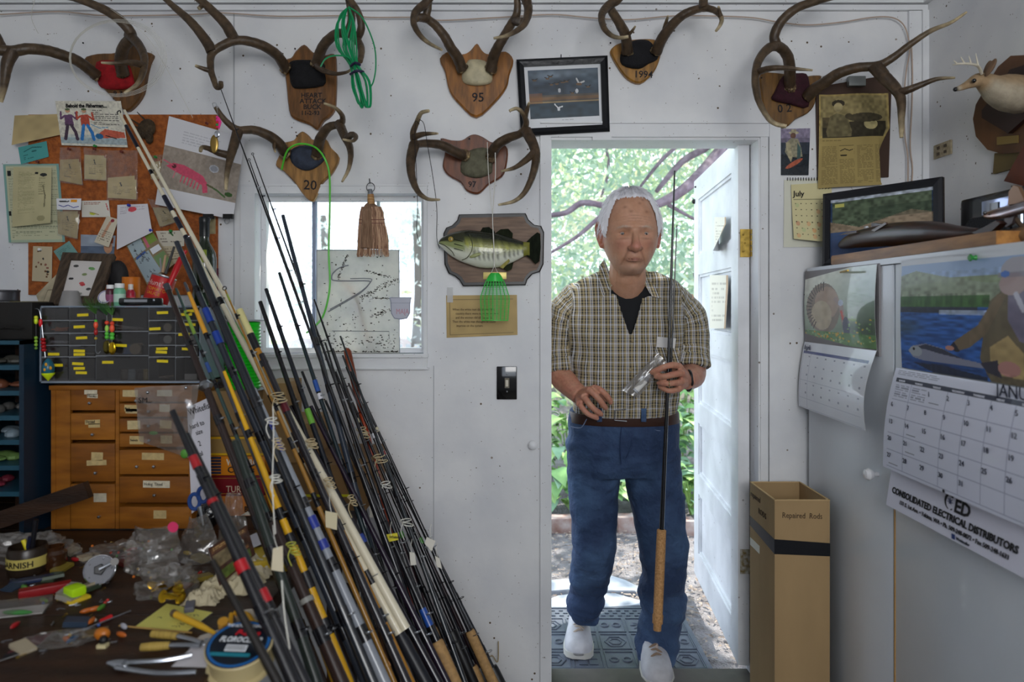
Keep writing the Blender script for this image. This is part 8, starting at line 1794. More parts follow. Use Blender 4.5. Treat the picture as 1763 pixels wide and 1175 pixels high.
price_tag('small white tag at right edge of tied bundle, upper', [(735, 925), (750, 932), (743, 950), (731, 936)], 1.82)
price_tag('small white tag at right edge of tied bundle, lower', [(749, 958), (757, 962), (761, 980), (752, 976)], 1.82)
price_tag('white tag hanging inside the tied bundle', [(705, 951), (714, 952), (717, 973), (707, 974)], 1.8)
price_tag('dull white tag left of tied bundle', [(668, 947), (675, 948), (676, 968), (668, 968)], 1.85, 'b8b0a0')
price_tag('white tag high behind the central rods', [(636, 868), (650, 866), (651, 890), (637, 892)], 1.9)
price_tag('long cream tag hanging near the yellow rods', [(470, 945), (487, 940), (488, 985), (467, 982)], 1.30, 'd8cdb0', top=(470, 905))
price_tag('cream tag on string below the white rods', [(624, 1078), (631, 1076), (634, 1102), (625, 1100)], 1.6, 'c8b890', top=(620, 1020))
price_tag('white slip below the brown rod at sheaf left', [(592, 955), (606, 960), (600, 1005), (588, 1000)], 1.8, 'b8b2a4', top=(600, 930))
# long white string hanging through the foreground rods
tag(mk('white_string', MB().tube([P(470, 700, 1.36), P(471, 760, 1.34), P(469, 840, 1.3), P(474, 920, 1.26)], .0012, 5, smooth=4), M_CORD2), 'long white string hanging down in front of rods', 'string')
tag(mk('white_string', MB().tube([P(485, 1000, 1.18), P(490, 1060, 1.17), P(500, 1130, 1.16), P(497, 1150, 1.16)], .0014, 5, smooth=4), M_CORD2), 'white string trailing low among foreground rods', 'string')
# hook with twine by the wall, low
tag(mk('twine_loop', MB().tube([P(858, 1105, YW-.02), P(857, 1140, YW-.025), P(848, 1130, YW-.03), P(842, 1134, YW-.03), P(845, 1145, YW-.03), P(858, 1152, YW-.03), P(866, 1172, YW-.03)], .0022, 6, smooth=5), mat('a89878', .8)), 'loop of twine on a wall nail at lower right of rods', 'twine')
# things on the floor behind the rods: boxes seen through the gaps
t = thing('wooden_box', 'rough brown wooden box on the floor behind rods', 'box', (-.33, 2.1, 0))
mk('carton_body', MB().box((-.45, 2.02, 0), (-.24, 2.28, .22), bev=.004), mat('6b4426', .7, var=.3, scale=10), t); mk('lid', MB().box((-.455, 2.01, .221), (-.235, 2.285, .235), bev=.002), mat('7d5230', .7, var=.3, scale=10), t)
# ================================================================ the man in the doorway
man = thing('person', 'elderly white-haired man in plaid shirt and jeans stepping through the doorway', 'person', (.42, 2.5, -.02))
def fuse(mb, vox, it=2, fac=.5):
    """one continuous surface round all the closed pieces in mb"""
    me = bpy.data.meshes.new('fused'); me.from_pydata([tuple(v) for v in mb.v], [], mb.f); o = bpy.data.objects.new('fused', me); COL.objects.link(o)
    import bmesh
    bm = bmesh.new(); bm.from_mesh(me); bmesh.ops.recalc_face_normals(bm, faces=bm.faces); bm.to_mesh(me); bm.free()
    r = o.modifiers.new('r', 'REMESH'); r.mode = 'VOXEL'; r.voxel_size = vox
    if it: s = o.modifiers.new('s', 'SMOOTH'); s.iterations = it; s.factor = fac
    out = bpy.data.meshes.new_from_object(o.evaluated_get(bpy.context.evaluated_depsgraph_get())); bpy.data.objects.remove(o); bpy.data.meshes.remove(me); return out
def put(name, me, m, off_=None, parent=None, label=None):
    me.name = name; me.transform(Matrix.Translation(-org(parent or man))); me.shade_smooth(); me.materials.clear(); me.materials.append(m); return link(name, me, parent or man, label)
def paint(me, fn):
    ca = me.color_attributes.new('Col', 'FLOAT_COLOR', 'POINT'); d = np.ones((len(me.vertices), 4), np.float32)
    for i, v in enumerate(me.vertices): d[i, :3] = fn(v.co)
    ca.data.foreach_set('color', d.ravel())
def rings(mb, rr, n=28, pw=2.4):
    """loft of flattened rings: (py, px left, px right, Y centre, half depth)"""
    vs = []
    for (py, xl, xr, Y, dp) in rr:
        a, b = P(xl, py, Y), P(xr, py, Y); c = (a+b)/2; hw = (b.x-a.x)/2
        for k in range(n):
            t = 2*PI*k/n; cx_, sx_ = math.cos(t), math.sin(t)
            vs.append(c+V((hw*math.copysign(abs(cx_)**(2/pw), cx_), dp*math.copysign(abs(sx_)**(2/pw), sx_), 0)))
    m = len(rr); fs = [(i*n+k, i*n+(k+1) % n, (i+1)*n+(k+1) % n, (i+1)*n+k) for i in range(m-1) for k in range(n)]+[tuple(range(n)), tuple(range((m-1)*n, m*n))]
    mb.add(vs, fs)
# ---- head
YH = 2.23; sH = YH/F; HC = P(1084, 402, YH+.05)
def g2(x, z, cx, cz, sx, sz): return math.exp(-((x-cx)/sx)**2-((z-cz)/sz)**2)
def head_surface(mb):
    n, m = 110, 90; vs = []
    for j in range(m+1):
        t = PI*j/m; z = .141*math.cos(t)
        for k in range(n):
            a = 2*PI*k/n; s = math.sin(t)**(.82 if z > 0 else .82+.16*z/.141); q = max(0, -z/.141)
            w_ = .094*(1-.30*q**2.0)*(1-.05*max(0, z/.141)); dp = .108*(1-.15*q**2)
            x = w_*s*math.sin(a); y = -dp*s*math.cos(a)-.012*q**1.5
            if math.cos(a) > -.05:
                f = min(1, math.cos(a)*2+.1); ax = abs(x)
                d = -.013*g2(ax, z, .036, -.008, .019, .011)+.006*g2(ax, z, .050, -.038, .020, .016)+.010*g2(ax, z, .030, .011, .028, .007)
                d += .007*g2(x, z, 0, -.092, .032, .02)-.0045*g2(x, z, 0, -.0935, .026, .0024)-.004*g2(x, z, 0, -.106, .02, .005)+.010*g2(x, z, 0, -.124, .026, .014)
                fx = .020+(-.062-z)*.42; d -= .0065*math.exp(-((ax-fx)/.004)**2)*(1 if -.108 < z < -.055 else 0)
                d += .005*g2(ax, z, .047, -.098, .012, .02)-.003*math.exp(-((ax-(.055+(-.03-z)*.1))/.004)**2)*(1 if -.1 < z < -.04 else 0)
                d -= .0028*sum(math.exp(-((z-zz-.004*math.cos(x*40))/.0018)**2) for zz in (.026, .034, .043))*math.exp(-(x/.05)**2)
                d -= .003*g2(ax, z, .036, -.026, .016, .003)-.003*g2(ax, z, .036, -.020, .016, .003)-.003*g2(x, z, 0, .004, .004, .01)*-1
                y -= d*f
            vs.append(HC+V((x, y, z)))
    fs = [(j*n+k, j*n+(k+1) % n, (j+1)*n+(k+1) % n, (j+1)*n+k) for j in range(m) for k in range(n)]; mb.add(vs, fs)
    h = lambda x, y, z: HC+V((x, y, z))
    mb.tube([h(0, -.098, .004), h(0, -.108, -.018), h(0, -.119, -.040), h(0, -.125, -.055), h(0, -.112, -.066)], [.008, .0095, .0125, .0165, .009], 14, smooth=4)
    for s in (-1, 1):
        mb.ball(h(s*.0155, -.112, -.058), (.0095, .012, .009), n=12, m=8)
        mb.tube([h(s*.018, -.087, -.005), h(s*.027, -.0915, -.0005), h(s*.036, -.093, .0012), h(s*.045, -.0885, -.0005), h(s*.054, -.079, -.008)], [.003, .0045, .005, .0045, .003], 8, smooth=4)      # upper lid fold
        mb.tube([h(s*.020, -.087, -.015), h(s*.036, -.090, -.0215), h(s*.053, -.079, -.015)], [.003, .0038, .003], 8, smooth=4)
        # ear: rim, lobe and bowl
        ex = s*.093; e = lambda dy, dz, dx=0: h(ex+s*dx, dy, dz)
        mb.tube([e(-.012, -.030, -.006), e(-.012, .005, -.004), e(-.006, .028, .004), e(.008, .036, .012), e(.020, .024, .016), e(.022, .0, .014), e(.012, -.025, .008), e(-.002, -.044, .0), e(-.010, -.038, -.004)], [.005, .005, .0055, .0055, .0055, .0055, .006, .008, .006], 8, smooth=4)
        mb.ball(e(.006, -.002, .004), (.005, .018, .034), n=12, m=10)
    mb.tube([h(-.030, -.094, -.0915), h(-.012, -.1065, -.0893), h(0, -.1085, -.0895), h(.012, -.1065, -.0893), h(.030, -.094, -.0915)], [.0012, .0026, .0028, .0026, .0012], 8, smooth=4)
    mb.tube([h(-.028, -.094, -.0965), h(0, -.107, -.0985), h(.028, -.094, -.0965)], [.0015, .0034, .0015], 8, smooth=4)
bd = MB(); head_surface(bd)
# neck, chest core, shoulders
bd.tube([HC+V((0, .03, -.07)), P(1080, 470, 2.33), P(1078, 500, 2.40)], [.058, .062, .075], 20, smooth=3)
for s in (-1, 1): bd.tube([HC+V((s*.03, -.035, -.115)), P(1080+s*8, 488, 2.335)], [.014, .012], 8)
rings(bd, [(492, 1030, 1135, 2.43, .08), (520, 1000, 1165, 2.46, .10), (600, 1000, 1150, 2.47, .11), (700, 1005, 1150, 2.48, .10)])
# arms: shoulder, elbow, wrist
aL = [P(992, 510, 2.47), P(972, 575, 2.50), P(966, 640, 2.47), P(980, 662, 2.42), P(1000, 682, 2.355)]
aR = [P(1168, 515, 2.47), P(1185, 580, 2.50), P(1192, 638, 2.46), P(1190, 650, 2.38), P(1180, 655, 2.315)]
bd.tube(aL, [.055, .052, .049, .043, .032], 16, smooth=4); bd.tube(aR, [.055, .052, .049, .041, .032], 16, smooth=4)
def hand(wr, palm, fingers, thumb):
    wr, palm = P(*wr), [P(*p) for p in palm]
    for p in palm: bd.tube([wr, wr.lerp(p, .5), p], [.022, .0165, .0125], 10)
    for pts, r in fingers: bd.tube([P(*p) for p in pts], [r*1.08, r*1.1, r, r*1.02, r*.92, r*.62][:len(pts)], 12, smooth=3)
    bd.tube([P(*p) for p in thumb], [.014, .0125, .0115, .007], 12, smooth=3)
HLK = [(1026, 668, 2.275), (1016, 672, 2.27), (1006, 684, 2.27), (998, 697, 2.275)]
hand((1000, 682, 2.355), HLK, [([HLK[0], (1034, 672, 2.262), (1042, 679, 2.26), (1048, 686, 2.266), (1051, 692, 2.275), (1052, 696, 2.28)], .0098),
 ([HLK[1], (1025, 681, 2.255), (1033, 690, 2.255), (1038, 697, 2.262), (1042, 702, 2.27), (1044, 705, 2.276)], .0100),
 ([HLK[2], (1014, 695, 2.258), (1022, 704, 2.258), (1029, 709, 2.264), (1034, 713, 2.272), (1037, 715, 2.278)], .0098),
 ([HLK[3], (1005, 706, 2.264), (1012, 713, 2.264), (1020, 717, 2.268), (1026, 720, 2.275), (1030, 722, 2.28)], .0088)],
 [(1008, 672, 2.33), (1022, 674, 2.315), (1035, 682, 2.305), (1046, 690, 2.30)])
HRK = [(1168, 630, 2.25), (1173, 643, 2.245), (1172, 658, 2.25), (1167, 671, 2.255)]
hand((1182, 655, 2.318), HRK, [([HRK[0], (1157, 629, 2.232), (1144, 632, 2.228), (1133, 637, 2.235), (1124, 641, 2.245), (1120, 643, 2.25)], .0100),
 ([HRK[1], (1160, 645, 2.228), (1147, 648, 2.222), (1138, 649, 2.232), (1130, 649, 2.245), (1126, 649, 2.25)], .0102),
 ([HRK[2], (1160, 660, 2.232), (1150, 661, 2.226), (1141, 660, 2.236), (1135, 660, 2.25), (1132, 659, 2.258)], .0098),
 ([HRK[3], (1159, 673, 2.24), (1150, 673, 2.236), (1143, 670, 2.245), (1137, 667, 2.256), (1134, 665, 2.262)], .0088)],
 [(1170, 640, 2.30), (1156, 633, 2.29), (1142, 634, 2.28), (1129, 640, 2.27)])
me = fuse(bd, .003, 2, .5)
SK = lin('c08e70'); SK2 = lin('cfa086'); PK = lin('b8605a'); RD = lin('b04a3a'); WHB = lin('cfc6bd'); LP = lin('9a5a50'); DK = lin('7a4c38')
def mixc(a, b, k): k = max(0, min(1, k)); return tuple(a[i]*(1-k)+b[i]*k for i in range(3))
def skin(co):
    p = co-HC; n1 = noise.noise(co*35)*.5+.5; c = mixc(SK, SK2, n1)
    if abs(p.x) < .12 and p.z > -.16 and p.z < .16:
        ax = abs(p.x)
        if ax > .088 and -.05 < p.z < .045: c = mixc(c, RD, .5)
        if p.y < -.02:
            c = mixc(c, PK, .5*g2(p.x, p.z, 0, -.052, .02, .018)); c = mixc(c, LP, .8*g2(p.x, p.z, 0, -.094, .024, .006)); c = mixc(c, PK, .3*g2(ax, p.z, .045, -.045, .02, .02))
            c = mixc(c, WHB, .85*g2(ax, p.z-.002+abs(ax-.036)*.25, .036, .010, .020, .0042)*(.6+.6*noise.noise(co*400)))
            c = mixc(c, DK, .55*g2(ax, p.z, .036, -.027, .016, .003)+.35*g2(ax, p.z, .018, -.004, .006, .01))  # crease shade painted into the skin: eye corners, folds, mouth line, wrinkles
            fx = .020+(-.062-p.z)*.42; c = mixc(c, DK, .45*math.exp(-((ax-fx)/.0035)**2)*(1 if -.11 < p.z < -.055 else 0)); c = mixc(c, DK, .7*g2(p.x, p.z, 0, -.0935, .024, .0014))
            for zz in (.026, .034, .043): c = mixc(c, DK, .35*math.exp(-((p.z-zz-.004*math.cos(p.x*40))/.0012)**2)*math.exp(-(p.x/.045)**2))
            c = mixc(c, WHB, .28*g2(p.x, p.z, 0, -.125, .05, .03)*n1)
        for sx_, sz_ in ((.018, .088), (-.03, .075), (.04, .06), (-.012, .06), (.03, .1)): c = mixc(c, DK, .5*g2(p.x, p.z, sx_, sz_, .006, .004))
    elif co.z < 1.19:
        c = mixc(c, PK, .25+.25*noise.noise(co*60)); c = mixc(c, DK, .4*max(0, noise.noise(co*140)))
    return c
paint(me, skin); put('body', me, mat('b98566', .48, vc=True, sss=.12, bump=.25, bscale=260, bdist=.002, var=.08, scale=90))
for s in (-1, 1):
    c = HC+V((s*.036, -.0788, -.0100)); e = mk('eye', MB().ball(c, .0122, n=18, m=12), mat('a89c94', .2), man)
    mk('iris', MB().ball(c+V((0, -.0076, -.0015)), (.0072, .0052, .0068), n=14, m=8), mat('2e2a2a', .1, coat=.5), e)
# ---- hair: receding white hair
def zline(ca):
    pts = [(1, .106), (.8, .104), (.66, .098), (.58, .05), (.52, .0), (.46, -.02), (.25, -.015), (.1, .034), (-.2, .034), (-.35, -.04), (-.5, -.07), (-1, -.075)]
    for (a, b), (c, d) in zip(pts, pts[1:]):
        if ca >= c: return b+(d-b)*(a-ca)/(a-c)
    return -.075
mb = MB(); n, m = 200, 90; vs = []; fs = []; ok = {}
for j in range(m+1):
    t = PI*.80*j/m; z = .141*math.cos(t)
    for k in range(n):
        a = 2*PI*k/n; s = math.sin(t)**.82; ca = math.cos(a); zl = zline(ca); th_ = min(.011, max(.0008, (z-zl)*.32), max(.0008, (.52+z*1.4-ca)*.05) if z < .098 else 1)+.0025*noise.noise(V((a*9, t*3, 0)))*min(1, max(0, (z-zl)*30))
        q = max(0, -z/.141); vs.append(HC+V(((.0945*(1-.3*q**2)+th_)*s*math.sin(a), -(.108+th_*.8)*s*math.cos(a), z+th_*.9*math.cos(t))))
        ok[(j, k)] = z > zl+.010*noise.noise(V((a*14, z*30, 1)))
for j in range(m):
    for k in range(n):
        if ok[(j, k)] and ok[(j+1, k)] and ok[(j, (k+1) % n)] and ok[(j+1, (k+1) % n)]: fs.append((j*n+k, j*n+(k+1) % n, (j+1)*n+(k+1) % n, (j+1)*n+k))
mb.add(vs, fs)
for i in range(1100):
    a = random.uniform(0, 2*PI); ca = math.cos(a)
    t = random.uniform(.05, .7) if ca > .45 else random.uniform(.3, 1.55)
    if ca > .45: t = random.uniform(.05, .62)
    f = lambda t_, th_: HC+V(((.094+th_)*math.sin(t_)**.82*math.sin(a), -(.108+th_)*math.sin(t_)**.82*ca, .141*math.cos(t_)+th_*math.cos(t_)))
    mb.tube([f(t, .009), f(t+.08, .014), f(t+.17, .013+random.uniform(0, .006))], [.0009, .0008, .0003], 3, cap=False)
mk('hair', mb, mat('f2f2f8', .6, var=.12, scale=60, stretch=(1, 1, .2)), man, smooth=60)
# ---- clothes
M_UNDER = mat('0b0c12', .8)
mb = MB(); rings(mb, [(478, 1050, 1110, 2.40, .06), (488, 1040, 1122, 2.41, .082), (505, 1010, 1150, 2.43, .105), (560, 1000, 1150, 2.45, .115), (640, 1005, 1150, 2.46, .115)]); mk('undershirt', mb, M_UNDER, man, smooth=80)
sh = MB()
rings(sh, [(466, 1038, 1122, 2.42, .070), (474, 1020, 1140, 2.43, .088), (484, 998, 1162, 2.44, .105), (500, 982, 1178, 2.455, .122), (530, 974, 1180, 2.46, .135), (580, 976, 1174, 2.46, .14), (640, 982, 1166, 2.46, .14), (685, 984, 1164, 2.465, .14), (712, 986, 1162, 2.47, .135)], 36)
sL = [P(1003, 508, 2.46), P(972, 540, 2.485), P(964, 590, 2.50), P(966, 642, 2.475)]; sR = [P(1158, 511, 2.46), P(1186, 545, 2.485), P(1190, 590, 2.495), P(1191, 634, 2.465)]
for c_ in (sL, sR): sh.tube(c_, [.052, .064, .063, .065], 20, smooth=4)
me = fuse(sh, .0065, 3, .5)
L3 = [spline(c_, [0]*4, 3)[0] for c_ in (sL, sR)]
uvd = np.zeros((len(me.vertices), 3), np.float32); NV = [v.normal.copy() for v in me.vertices]
for i, v in enumerate(me.vertices):
    co = v.co.copy(); best = None
    px_, py_ = CX+co.x*F/co.y, HZ+(CH-co.z)*F/co.y
    f = (.007*noise.noise(V((co.x*15, co.y*10, co.z*7)))+.011*max(0, noise.noise(V((co.x*10+co.z*15, co.y*6, co.z*5+3)))))*min(1, max(.15, (703-py_)/30))
    if py_ > 620: f += .005*math.sin(px_*.22+py_*.03)*min(1, (py_-620)/50)*min(1, max(0, (712-py_)/14))
    v.co = co+NV[i]*f
    for li, L_ in enumerate(L3):
        if (li == 0) == (px_ < 1080):
            for k in (range(len(L_)-1) if (px_ < 985 or px_ > 1170) and py_ > 495 else ()):
                d = (co-L_[k]).length
                if best is None or d < best[0]: best = (d, L_[k], (L_[k+1]-L_[k]).normalized(), k)
    if best and best[0] < .085 and (px_ < 985 or px_ > 1170) and py_ > 495:
        t_ = best[2]; q = co-best[1]; sd = t_.cross(V((0, 1, 0))).normalized(); ang = math.atan2(q.dot(sd), -q.y)
        uvd[i] = (ang*.062, 0, best[3]*(L3[0][1]-L3[0][0]).length+q.dot(t_))
    else: uvd[i] = (co.x+.15*max(0, co.y-2.4), 0, co.z)
at = me.attributes.new('weave', 'FLOAT_VECTOR', 'POINT'); at.data.foreach_set('vector', uvd.ravel())
import bmesh
bm = bmesh.new(); bm.from_mesh(me)
def inpoly(x, y, pp):
    r = False
    for i in range(len(pp)):
        x1, y1 = pp[i]; x2, y2 = pp[i-1]
        if (y1 > y) != (y2 > y) and x < (x2-x1)*(y-y1)/(y2-y1)+x1: r = not r
    return r
vee = [(1030, 440), (1058, 487), (1070, 530), (1086, 577), (1100, 530), (1108, 486), (1135, 440)]
hemL, hemR = L3[0][-1], L3[1][-1]
kill = []
for f in bm.faces:
    c = f.calc_center_median(); px_, py_ = CX+c.x*F/c.y, HZ+(CH-c.z)*F/c.y
    if (c.y < 2.42 and inpoly(px_, py_, vee)) or py_ < 467 or (py_ > 640 and px_ < 985 and c.z < hemL.z+.004 and f.normal.z < -.6) or (px_ > 1168 and c.z < hemR.z+.004 and f.normal.z < -.6): kill.append(f)
bmesh.ops.delete(bm, geom=kill, context='FACES'); [bmesh.ops.smooth_vert(bm, verts=[v for v in bm.verts if v.is_boundary], factor=.5, use_axis_x=True, use_axis_y=True, use_axis_z=True) for _ in range(8)]
bm.to_mesh(me); bm.free()
def plaid():
    m = bpy.data.materials.new('plaid_cotton'); m.use_nodes = True; N = m.node_tree.nodes; L = m.node_tree.links; b = N['Principled BSDF']; b.inputs['Roughness'].default_value = .85
    a = N.new('ShaderNodeAttribute'); a.attribute_name = 'weave'; s = N.new('ShaderNodeSeparateXYZ'); L.new(a.outputs['Vector'], s.inputs[0]); outs = []
    for ax, per, st in (('X', .040, [(0, '1c1c26'), (.11, 'a39472'), (.27, '16161e'), (.36, 'd6dae4'), (.45, '16161e'), (.54, 'a39472'), (.72, 'd6dae4'), (.80, '16161e'), (.86, 'd6dae4'), (.93, '948666')]),
                        ('Z', .032, [(0, '1a1a22'), (.13, 'a09270'), (.42, 'dcdee6'), (.52, 'a09270'), (.70, '1e1e26'), (.82, 'a89c78')])):
        d = N.new('ShaderNodeMath'); d.operation = 'DIVIDE'; d.inputs[1].default_value = per; L.new(s.outputs[ax], d.inputs[0])
        fr = N.new('ShaderNodeMath'); fr.operation = 'FRACT'; L.new(d.outputs[0], fr.inputs[0])
        r = N.new('ShaderNodeValToRGB'); r.color_ramp.interpolation = 'CONSTANT'; e = r.color_ramp.elements
        e[0].position = 0; e[0].color = lin(st[0][1])+(1,); e[1].position = st[1][0]; e[1].color = lin(st[1][1])+(1,)
        for p_, c_ in st[2:]: k = e.new(p_); k.color = lin(c_)+(1,)
        L.new(fr.outputs[0], r.inputs[0]); outs.append(r.outputs[0])
    x = N.new('ShaderNodeMixRGB'); x.inputs[0].default_value = .38; L.new(outs[0], x.inputs[1]); L.new(outs[1], x.inputs[2]); L.new(x.outputs[0], b.inputs['Base Color']); return m
M_PLAID = plaid(); so_ = put('plaid_shirt', me, M_PLAID)
sm_ = so_.modifiers.new('thickness', 'SOLIDIFY'); sm_.thickness = .002
def cloth(name, pts, m, th=.003, parent=man, sub=1):
    """cloth piece from (px, py, Y) outline"""
    n = len(pts); f = [P(*p) for p in pts]; b = [p+V((0, th, 0)) for p in f]; mb = MB().add(f+b, [tuple(range(n)), tuple(range(2*n-1, n-1, -1))]+[(i, (i+1) % n, n+(i+1) % n, n+i) for i in range(n)])
    o = mk(name, mb, m, parent, smooth=30); at = o.data.attributes.new('weave', 'FLOAT_VECTOR', 'POINT'); at.data.foreach_set('vector', np.array([(v[0]+v[2]*.3, 0, v[2]) for v in mb.v], np.float32).ravel()); return o
cloth('collar', [(1040, 447, 2.345), (1058, 487, 2.325), (1036, 514, 2.325), (1031, 484, 2.345), (1032, 458, 2.37)], M_PLAID)
cloth('collar', [(1112, 464, 2.35), (1122, 475, 2.35), (1139, 515, 2.33), (1122, 510, 2.32), (1105, 482, 2.325)], M_PLAID)
cloth('shirt_pocket', [(1128, 597, 2.316), (1170, 600, 2.320), (1168, 650, 2.316), (1130, 650, 2.312)], M_PLAID, .002)
cloth('pocket_card', [(1131, 580, 2.318), (1164, 583, 2.322), (1162, 600, 2.319), (1130, 598, 2.316)], mat('d8d6d4', .7), .001)
mk('placket_button', MB().ball(P(1085, 637, 2.317), (.005, .003, .005), n=10, m=6).ball(P(1089, 588, 2.317), (.005, .003, .005), n=10, m=6), mat('8a7a58', .3), man)
# trousers
jn = MB()
rings(jn, [(704, 981, 1166, 2.475, .125), (722, 979, 1168, 2.48, .13), (760, 977, 1168, 2.49, .135), (800, 977, 1168, 2.50, .125), (812, 980, 1166, 2.50, .11)], 32)
rings(jn, [(770, 978, 1080, 2.50, .11), (815, 978, 1068, 2.51, .10), (860, 980, 1064, 2.515, .092), (910, 984, 1060, 2.52, .082), (950, 987, 1058, 2.52, .078), (985, 984, 1056, 2.545, .074), (1015, 980, 1042, 2.60, .07), (1045, 979, 1033, 2.66, .07), (1066, 985, 1028, 2.69, .06)], 28)
rings(jn, [(770, 1066, 1168, 2.50, .11), (815, 1074, 1171, 2.50, .10), (860, 1084, 1176, 2.50, .092), (910, 1094, 1179, 2.50, .085), (950, 1102, 1182, 2.50, .08), (990, 1108, 1182, 2.51, .075), (1030, 1107, 1179, 2.53, .075), (1075, 1101, 1173, 2.545, .078), (1110, 1096, 1166, 2.54, .082), (1136, 1099, 1159, 2.53, .082)], 28)
me = fuse(jn, .007, 3, .5); NV = [v.normal.copy() for v in me.vertices]
for i, v in enumerate(me.vertices):
    co = v.co; py_ = HZ+(CH-co.z)*F/co.y
    k = min(1, max(0, (py_-880)/160)); f = .020*k*(noise.noise(V((co.x*9, co.y*6, co.z*13)))+.6*abs(noise.noise(V((co.x*14+co.z*18, co.y*8, co.z*16)))))+.006*noise.noise(V((co.x*20, co.y*10, co.z*20+5)))
    f += .012*max(0, noise.noise(V((co.x*12+co.z*9, 2, co.z*22-co.x*14))))*(1 if 740 < py_ < 860 else .3)
    v.co = co+NV[i]*f
M_DEN = mat('2a3d5e', .85, col2='4d6a90', scale=5, detail=8, bump=.7, bscale=38, bdist=.012, lo=.46, hi=.74)
put('jeans', me, M_DEN)
M_SEAM = mat('24385c', .8); fy = lambda px_, py_, o=0: P(px_, py_, 2.352-o)
mk('fly_seam', MB().tube([fy(1070, 735), fy(1068, 770), fy(1070, 800)], .002, 6, smooth=3).tube([fy(1086, 735), fy(1087, 765), fy(1078, 790)], .0015, 6, smooth=3), M_SEAM, man)
mk('pocket_seam', MB().tube([P(1112, 722, 2.36), P(1122, 738, 2.358), P(1140, 742, 2.37), P(1152, 735, 2.39)], .0018, 6, smooth=4), mat('7a8aa8', .7), man); mk('pocket_seam', MB().tube([P(983, 735, 2.42), P(1000, 737, 2.38), P(1010, 722, 2.36)], .0018, 6, smooth=4), mat('7a8aa8', .7), man)
mb = MB(); rings(mb, [(707, 981, 1166, 2.475, .134), (709, 980, 1167, 2.475, .137), (722, 979, 1168, 2.48, .139), (724, 979, 1168, 2.48, .137)], 40); blt = mk('belt', mb, mat('3a2218', .5), man, smooth=40)
by = 2.326
mk('buckle', MB().tube([P(x, y, by) for x, y in ((1078, 705), (1058, 707), (1058, 724), (1079, 726))], .0022, 7), M_STEEL, blt)
for px_ in (1108, 1032): mk('belt_loop', MB().box(P(px_-4, 727, 2.327), P(px_+4, 703, 2.336), bev=.001), M_DEN, man)
# shoes
M_SHOE = mat('c4c4ca', .5, var=.15, scale=30); M_SOLE = mat('c4c2bc', .6)
def shoe(toe, heel, up):
    toe, heel = V(toe), V(heel); f = (toe-heel); Ls = f.length; f.normalize(); u = V(up); u = (u-f*u.dot(f)).normalized(); s = f.cross(u)
    Mx = Matrix(((s.x, f.x, u.x, heel.x), (s.y, f.y, u.y, heel.y), (s.z, f.z, u.z, heel.z), (0, 0, 0, 1)))
    mb = MB(); vs = []; st_ = [(0, .03, .07), (.06, .04, .085), (.2, .044, .095), (.35, .045, .09), (.5, .05, .076), (.68, .055, .062), (.85, .053, .05), (.95, .042, .038), (1.0, .02, .02)]; n = 20
    for t_, w_, h_ in st_:
        for k in range(n):
            a = 2*PI*k/n; c, q = math.cos(a), math.sin(a); vs.append(Mx @ V((w_*math.copysign(abs(c)**.7, c), t_*Ls, .018+(h_*max(0, q)**.8 if q > 0 else -.006*abs(q)))))
    m_ = len(st_); mb.add(vs, [(i*n+k, i*n+(k+1) % n, (i+1)*n+(k+1) % n, (i+1)*n+k) for i in range(m_-1) for k in range(n)]+[tuple(range(n)), tuple(range((m_-1)*n, m_*n))])
    o = mk('shoe', mb, M_SHOE, man, smooth=60)
    sole = [(st_[i][1]+.004, st_[i][0]*Ls) for i in range(m_)]; pl_ = [(w_, y) for w_, y in sole]+[(-w_, y) for w_, y in reversed(sole)]
    mb = MB(); n = len(pl_); mb.add([Mx @ V((x, y, z_)) for z_ in (0, .022) for x, y in pl_], [tuple(range(n)), tuple(range(n, 2*n))]+[(i, (i+1) % n, n+(i+1) % n, n+i) for i in range(n)]); mk('sole', mb, M_SOLE, o, smooth=40)
    lz = MB()
    for k in range(5):
        q_ = .42+.075*k; y = Ls*q_; h_ = .020+np.interp(q_, [s_[0] for s_ in st_], [s_[2] for s_ in st_]); e = -1 if k % 2 else 1
        lz.tube([Mx @ V((-.022, y-.006*e, h_-.010)), Mx @ V((0, y, h_+.002)), Mx @ V((.022, y+.006*e, h_-.010))], .0042, 6, smooth=3)
    mk('laces', lz, mat('8f7a68' if toe.x > .45 else 'b0a294', .8), o)
    mk('tongue', MB().tube([Mx @ V((0, Ls*.72, .066)), Mx @ V((0, Ls*.5, .092)), Mx @ V((0, Ls*.36, .115))], [.010, .014, .014], 10, flat=.4), mat('c9b8b0', .7), o)
shoe((.505, 2.335, -.017), (.53, 2.625, -.017), (0, 0, 1))
shoe(P(996, 1136, 2.58), P(996, 1084, 2.83), (0, -.2, 1))
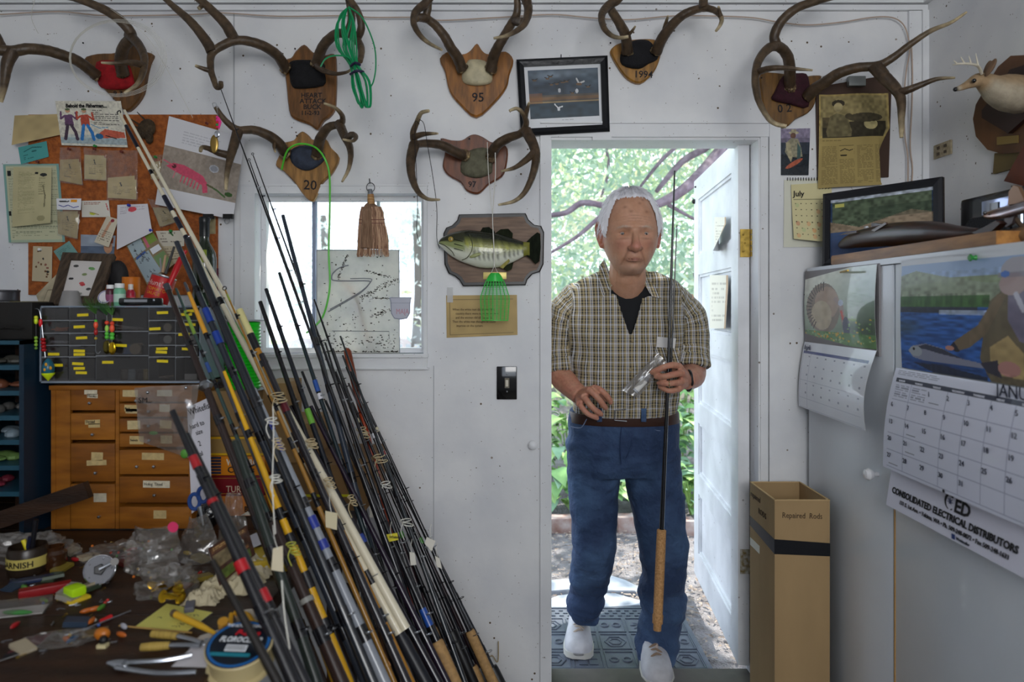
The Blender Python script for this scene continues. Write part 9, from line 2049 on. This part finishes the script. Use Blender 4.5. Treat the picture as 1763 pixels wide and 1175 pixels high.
# watch, ring, things held
mk('wrist_watch', MB().tube([P(1186+9*math.cos(a)*.55, 656+17*math.sin(a), 2.335-.034*math.cos(a+.3)) for a in [2*PI*i/24 for i in range(25)]], .0055, 8, cap=False).ball(P(1191, 658, 2.31), (.008, .012, .016), n=12, m=8), mat('16161a', .3), man)
mk('finger_ring', MB().tube([P(1151, 661, 2.226)+V((0, .0112*math.cos(a), .0112*math.sin(a))) for a in [2*PI*i/18 for i in range(19)]], .0016, 6, cap=False), mat('d8c898', .2, metal=1), man)
hb = thing('plastic_pouch', 'small clear pouch with white labelled vial pinched in the fingers of the man', 'plastic bag', P(1108, 650, 2.26))
Ypb = 2.262
f = flatfn(P(1133, 608, Ypb), P(1148, 624, Ypb), P(1098, 686, Ypb), P(1070, 672, Ypb), bulge=.008)
def pf_(sg): return lambda u, v: f(u, v)+V((0, sg*.006*math.sin(PI*u)*math.sin(PI*v)+.003*noise.noise(V((u*7, v*9, sg))), 0))
mk('pouch_film', MB().sheet(pf_(-1), 12, 16, .0004).sheet(pf_(1.5), 12, 16, .0004), M_BAG2, hb, smooth=50)
va = P(1122, 643, Ypb); vb = P(1093, 674, Ypb)
mk('vial', MB().tube([va, va.lerp(vb, .25), va.lerp(vb, .3), vb], [.005, .005, .011, .011], 14), mat('b0b4bc', .15), hb); mk('vial_label', MB().tube([va.lerp(vb, .4), va.lerp(vb, .92)], .0116, 14), mat('dddcd8', .6), hb)
hr = thing('held_rod', 'black two-piece rod with bare cork grip held upright by the man', 'fishing rod', P(1132, 1088, 2.20))
a, b, c, d = P(1161.5, 294, 2.262), P(1150, 655, 2.255), P(1139, 912, 2.21), P(1131.5, 1086, 2.18)
mk('blank', MB().tube([a, b, c], [.0028, .0058, .0078], 12), mat('0e0f14', .2, coat=.5), hr, smooth=60); mk('tip_section', MB().tube([P(1165.5, 387, 2.262), P(1155, 640, 2.25)], [.0016, .0034], 8), mat('0e0f14', .2, coat=.5), hr, smooth=60)
M_CORKL = mat('c89a68', .75, col2='a87c4c', scale=160, bump=.4, bscale=200)
mk('cork_grip', MB().tube([c, c.lerp(d, .01), c.lerp(d, .45), c.lerp(d, .84), c.lerp(d, .85), c.lerp(d, .93), c.lerp(d, .935), d], [.012, .0150, .0155, .0150, .0170, .0165, .0130, .0125], 20), M_CORKL, hr, smooth=40)
